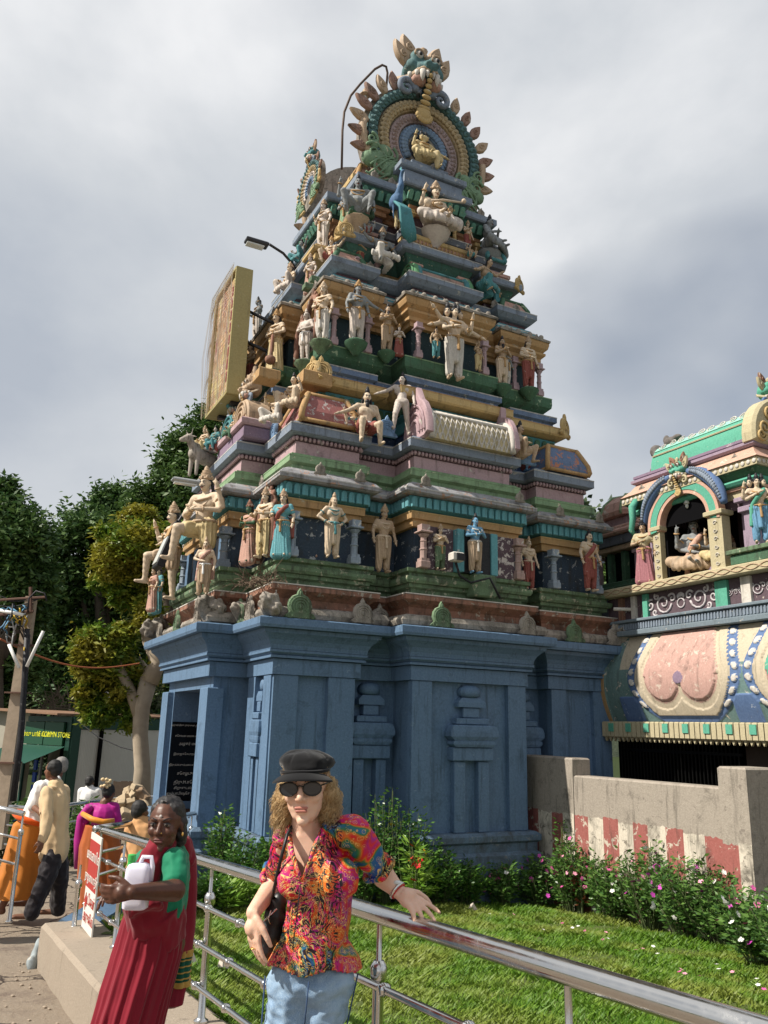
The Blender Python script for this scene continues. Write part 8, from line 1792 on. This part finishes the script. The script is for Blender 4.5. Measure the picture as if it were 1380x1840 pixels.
t,J=bperson('man in a loose cream shirt and black trousers walking barefoot to the left',Z(95,1384),.23,-115,dict(neck=Z(100,1410),chest=Z(98,1440),sl=Z(84,1424,9.45),sr=Z(114,1422,9.75),el=Z(86,1470,9.35),wl=Z(76,1508,9.28),er=Z(116,1470,9.85),wr=Z(100,1505,9.9),pel=Z(99,1512),kl=Z(84,1575,9.45),al=Z(58,1640,9.4),kr=Z(108,1580,9.75),ar=Z(104,1632,9.85)),BRN,BLH)
CRS=cloth('cream_shirt_cloth',(.60,.44,.26),.12); m=M(); m.cap(J['neck'],J['chest'],.08,.15); m.cap(J['sl'],J['sr'],.07,.07); m.cap(J['chest'],J['pel'],.155,.165); m.cap(J['pel'],J['pel']-Vector((0,0,.10)),.168,.16)
for a,b,c in (('sl','el','wl'),('sr','er','wr')): m.cap(J[a],J[b],.072,.060); m.cap(J[b],J[c],.060,.050)
remesh(m,'shirt',CRS,t,.011,3,disp=folds(.014,6,.5,3,.008,16,.6)); m=M(); m.tube([Z(88,1412,9.5),Z(98,1416,9.5),Z(110,1412,9.7),Z(106,1406,9.75)],.02,7); m.build('collar',CRS,t,smooth=True)
m=M(); m.cap(J['pel'],J['pel']-Vector((0,0,.05)),.14,.14)
for a,b in (('kl','al'),('kr','ar')): m.cap(J['pel'],J[a],.125,.10); m.cap(J[a],J[b],.10,.085)
remesh(m,'trousers',cloth('black_trouser_cloth',(.014,.011,.014),.3,.55),t,.011,2,disp=folds(.014,6,.8,5,.006,18,1.2))
D2=9.95
t,J=bperson('man in a white shirt and long orange wrap walking behind the man in cream',Z(107,1378,10.1),.23,-115,dict(neck=Z(98,1405,D2),chest=Z(78,1430,D2),sl=Z(72,1415,9.85),sr=Z(96,1410,10.1),el=Z(60,1450,9.8),wl=Z(70,1458,9.6),er=Z(100,1450,10.2),wr=Z(95,1480,10.1),pel=Z(52,1500,D2),kl=Z(35,1570,D2),al=Z(2,1632,9.9),kr=Z(60,1570,D2),ar=Z(50,1618,10.2)),BRN,GRH)
WSH=cloth('white_shirt_cloth',(.72,.71,.70),.06); m=M(); m.cap(J['neck'],J['chest'],.08,.15); m.cap(J['sl'],J['sr'],.07,.07); m.cap(J['chest'],J['pel'],.155,.165); m.cap(J['sl'],J['el'],.075,.06); m.cap(J['sr'],J['er'],.07,.06); remesh(m,'shirt',WSH,t,.011,3,disp=folds(.012,7,.5,3,.008,20,.6))
ORC=cloth('orange_wrap_cloth',(.46,.16,.025),.2)
drape('wrap',[(Z(56,1468,D2),.10,.09),(Z(55,1480,D2),.188,.17),(Z(48,1520,D2),.21,.19),(Z(42,1560,D2),.24,.19),(Z(32,1600,D2),.30,.21),(Z(27,1612,D2),.31,.21)],ORC,t,npl=9,amp=.08,seg=110,seed=2)
m=M(); q=[Z(55,1470,D2)+Vector((.175*math.cos(a),.16*math.sin(a),-.06*math.cos(a))) for a in np.linspace(0,2*math.pi,20)]; m.tube(q,.035,8); m.build('orange_sash',cloth('bright_orange_cloth',(.70,.10,.01),.15),t,smooth=True)
D3=10.8
t,J=bperson('woman in a magenta blouse with flowers in her hair beyond the railing',Z(196,1424,D3),.22,170,dict(neck=Z(188,1442,D3),chest=Z(186,1465,D3),sl=Z(165,1452,D3),sr=Z(206,1450,D3),el=Z(152,1480,D3),wl=Z(150,1510,D3),er=Z(212,1482,D3),wr=Z(210,1508,D3),pel=Z(184,1530,D3),kl=Z(178,1590,D3),al=Z(176,1655,D3),kr=Z(192,1590,D3),ar=Z(196,1655,D3)),BRN,BLH)
MAG=cloth('magenta_silk',(.36,.01,.20),.2,.5); m=M(); m.cap(J['chest'],J['chest']-Vector((0,0,.12)),.15,.145); m.cap(J['sl'],J['sr'],.062,.062); m.cap(J['sl'],J['el'],.065,.055); m.cap(J['sr'],J['er'],.065,.055); remesh(m,'blouse',MAG,t,.011,2,disp=folds(.006,12,1))
drape('sari',[(Z(182,1482,D3),.19,.16),(Z(180,1520,D3),.25,.2),(Z(182,1570,D3),.28,.22),(Z(186,1620,D3),.30,.24),(Z(188,1668,D3),.32,.25)],cloth('orange_purple_sari',(.36,.09,.02),.5),t,npl=12,amp=.07,seg=110,seed=5)
m=M(); m.tube([Z(148,1462,D3-.1),Z(165,1472,D3-.22),Z(185,1477,D3-.24),Z(205,1474,D3-.15)],[.03,.035,.035,.025],8); m.build('gold_sari_edge',cloth('gold_orange_silk',(.65,.25,.03),.2,.5),t,smooth=True)
m=M(); m.tube([Z(160,1450,D3-.1),Z(148,1470,D3),Z(144,1510,D3),Z(143,1560,D3)],[.05,.07,.08,.07],8); m.build('sari_shoulder_fall',MAG,t,smooth=True)
m=M()
for k in range(16): m.ell(Z(190+rnd.uniform(-8,9),1406+rnd.uniform(-6,9),D3-.14+rnd.uniform(0,.06)),(.022,.02,.02),6,5)
m.build('flower_garland',plain('jasmine',(.62,.48,.28),.8),t,smooth=True)
D4=15.5
t,J=bperson('man in a white shirt far behind, next to the corrugated wall',Z(161,1406,D4),.23,180,dict(neck=Z(161,1416,D4),chest=Z(161,1432,D4),sl=Z(147,1422,D4),sr=Z(175,1422,D4),el=Z(144,1442,D4),wl=Z(146,1460,D4),er=Z(178,1442,D4),wr=Z(177,1460,D4),pel=Z(161,1470,D4),kl=Z(157,1510,D4),al=Z(156,1545,D4),kr=Z(166,1510,D4),ar=Z(167,1545,D4)),BRN,BLH,.016)
m=M(); m.cap(J['neck'],J['chest'],.08,.16); m.cap(J['sl'],J['sr'],.075,.075); m.cap(J['chest'],J['pel'],.165,.165); m.cap(J['sl'],J['el'],.075,.06); m.cap(J['sr'],J['er'],.075,.06); remesh(m,'shirt',WSH,t,.016,2)
m=M(); 
for a,b in (('kl','al'),('kr','ar')): m.cap(J['pel'],J[a],.12,.10); m.cap(J[a],J[b],.10,.08)
remesh(m,'trousers',cloth('grey_trouser_cloth',(.05,.05,.06),.2),t,.016,1)
D5=8.7
t,J=bperson('person in an orange-beige shawl sitting behind the railing, seen from behind',Z(252,1458,D5),.22,150,dict(neck=Z(254,1478,D5),chest=Z(258,1505,D5),sl=Z(240,1490,D5),sr=Z(276,1492,D5),el=Z(236,1520,D5),wl=Z(245,1540,D5),er=Z(282,1525,D5),wr=Z(275,1545,D5),pel=Z(258,1550,D5)),BRN,BLH,.012)
m=M(); m.cap(J['neck'],J['chest'],.09,.15); m.cap(J['sl'],J['sr'],.075,.075); m.cap(J['chest'],J['pel'],.16,.19); m.cap(J['sl'],J['el'],.08,.07); m.cap(J['sr'],J['er'],.08,.07); m.ell(J['pel'],(.26,.24,.16)); remesh(m,'shawl',cloth('orange_beige_cloth',(.50,.27,.12),.15),t,.012,2,disp=folds(.014,7,.6,3,.006,20,.6))
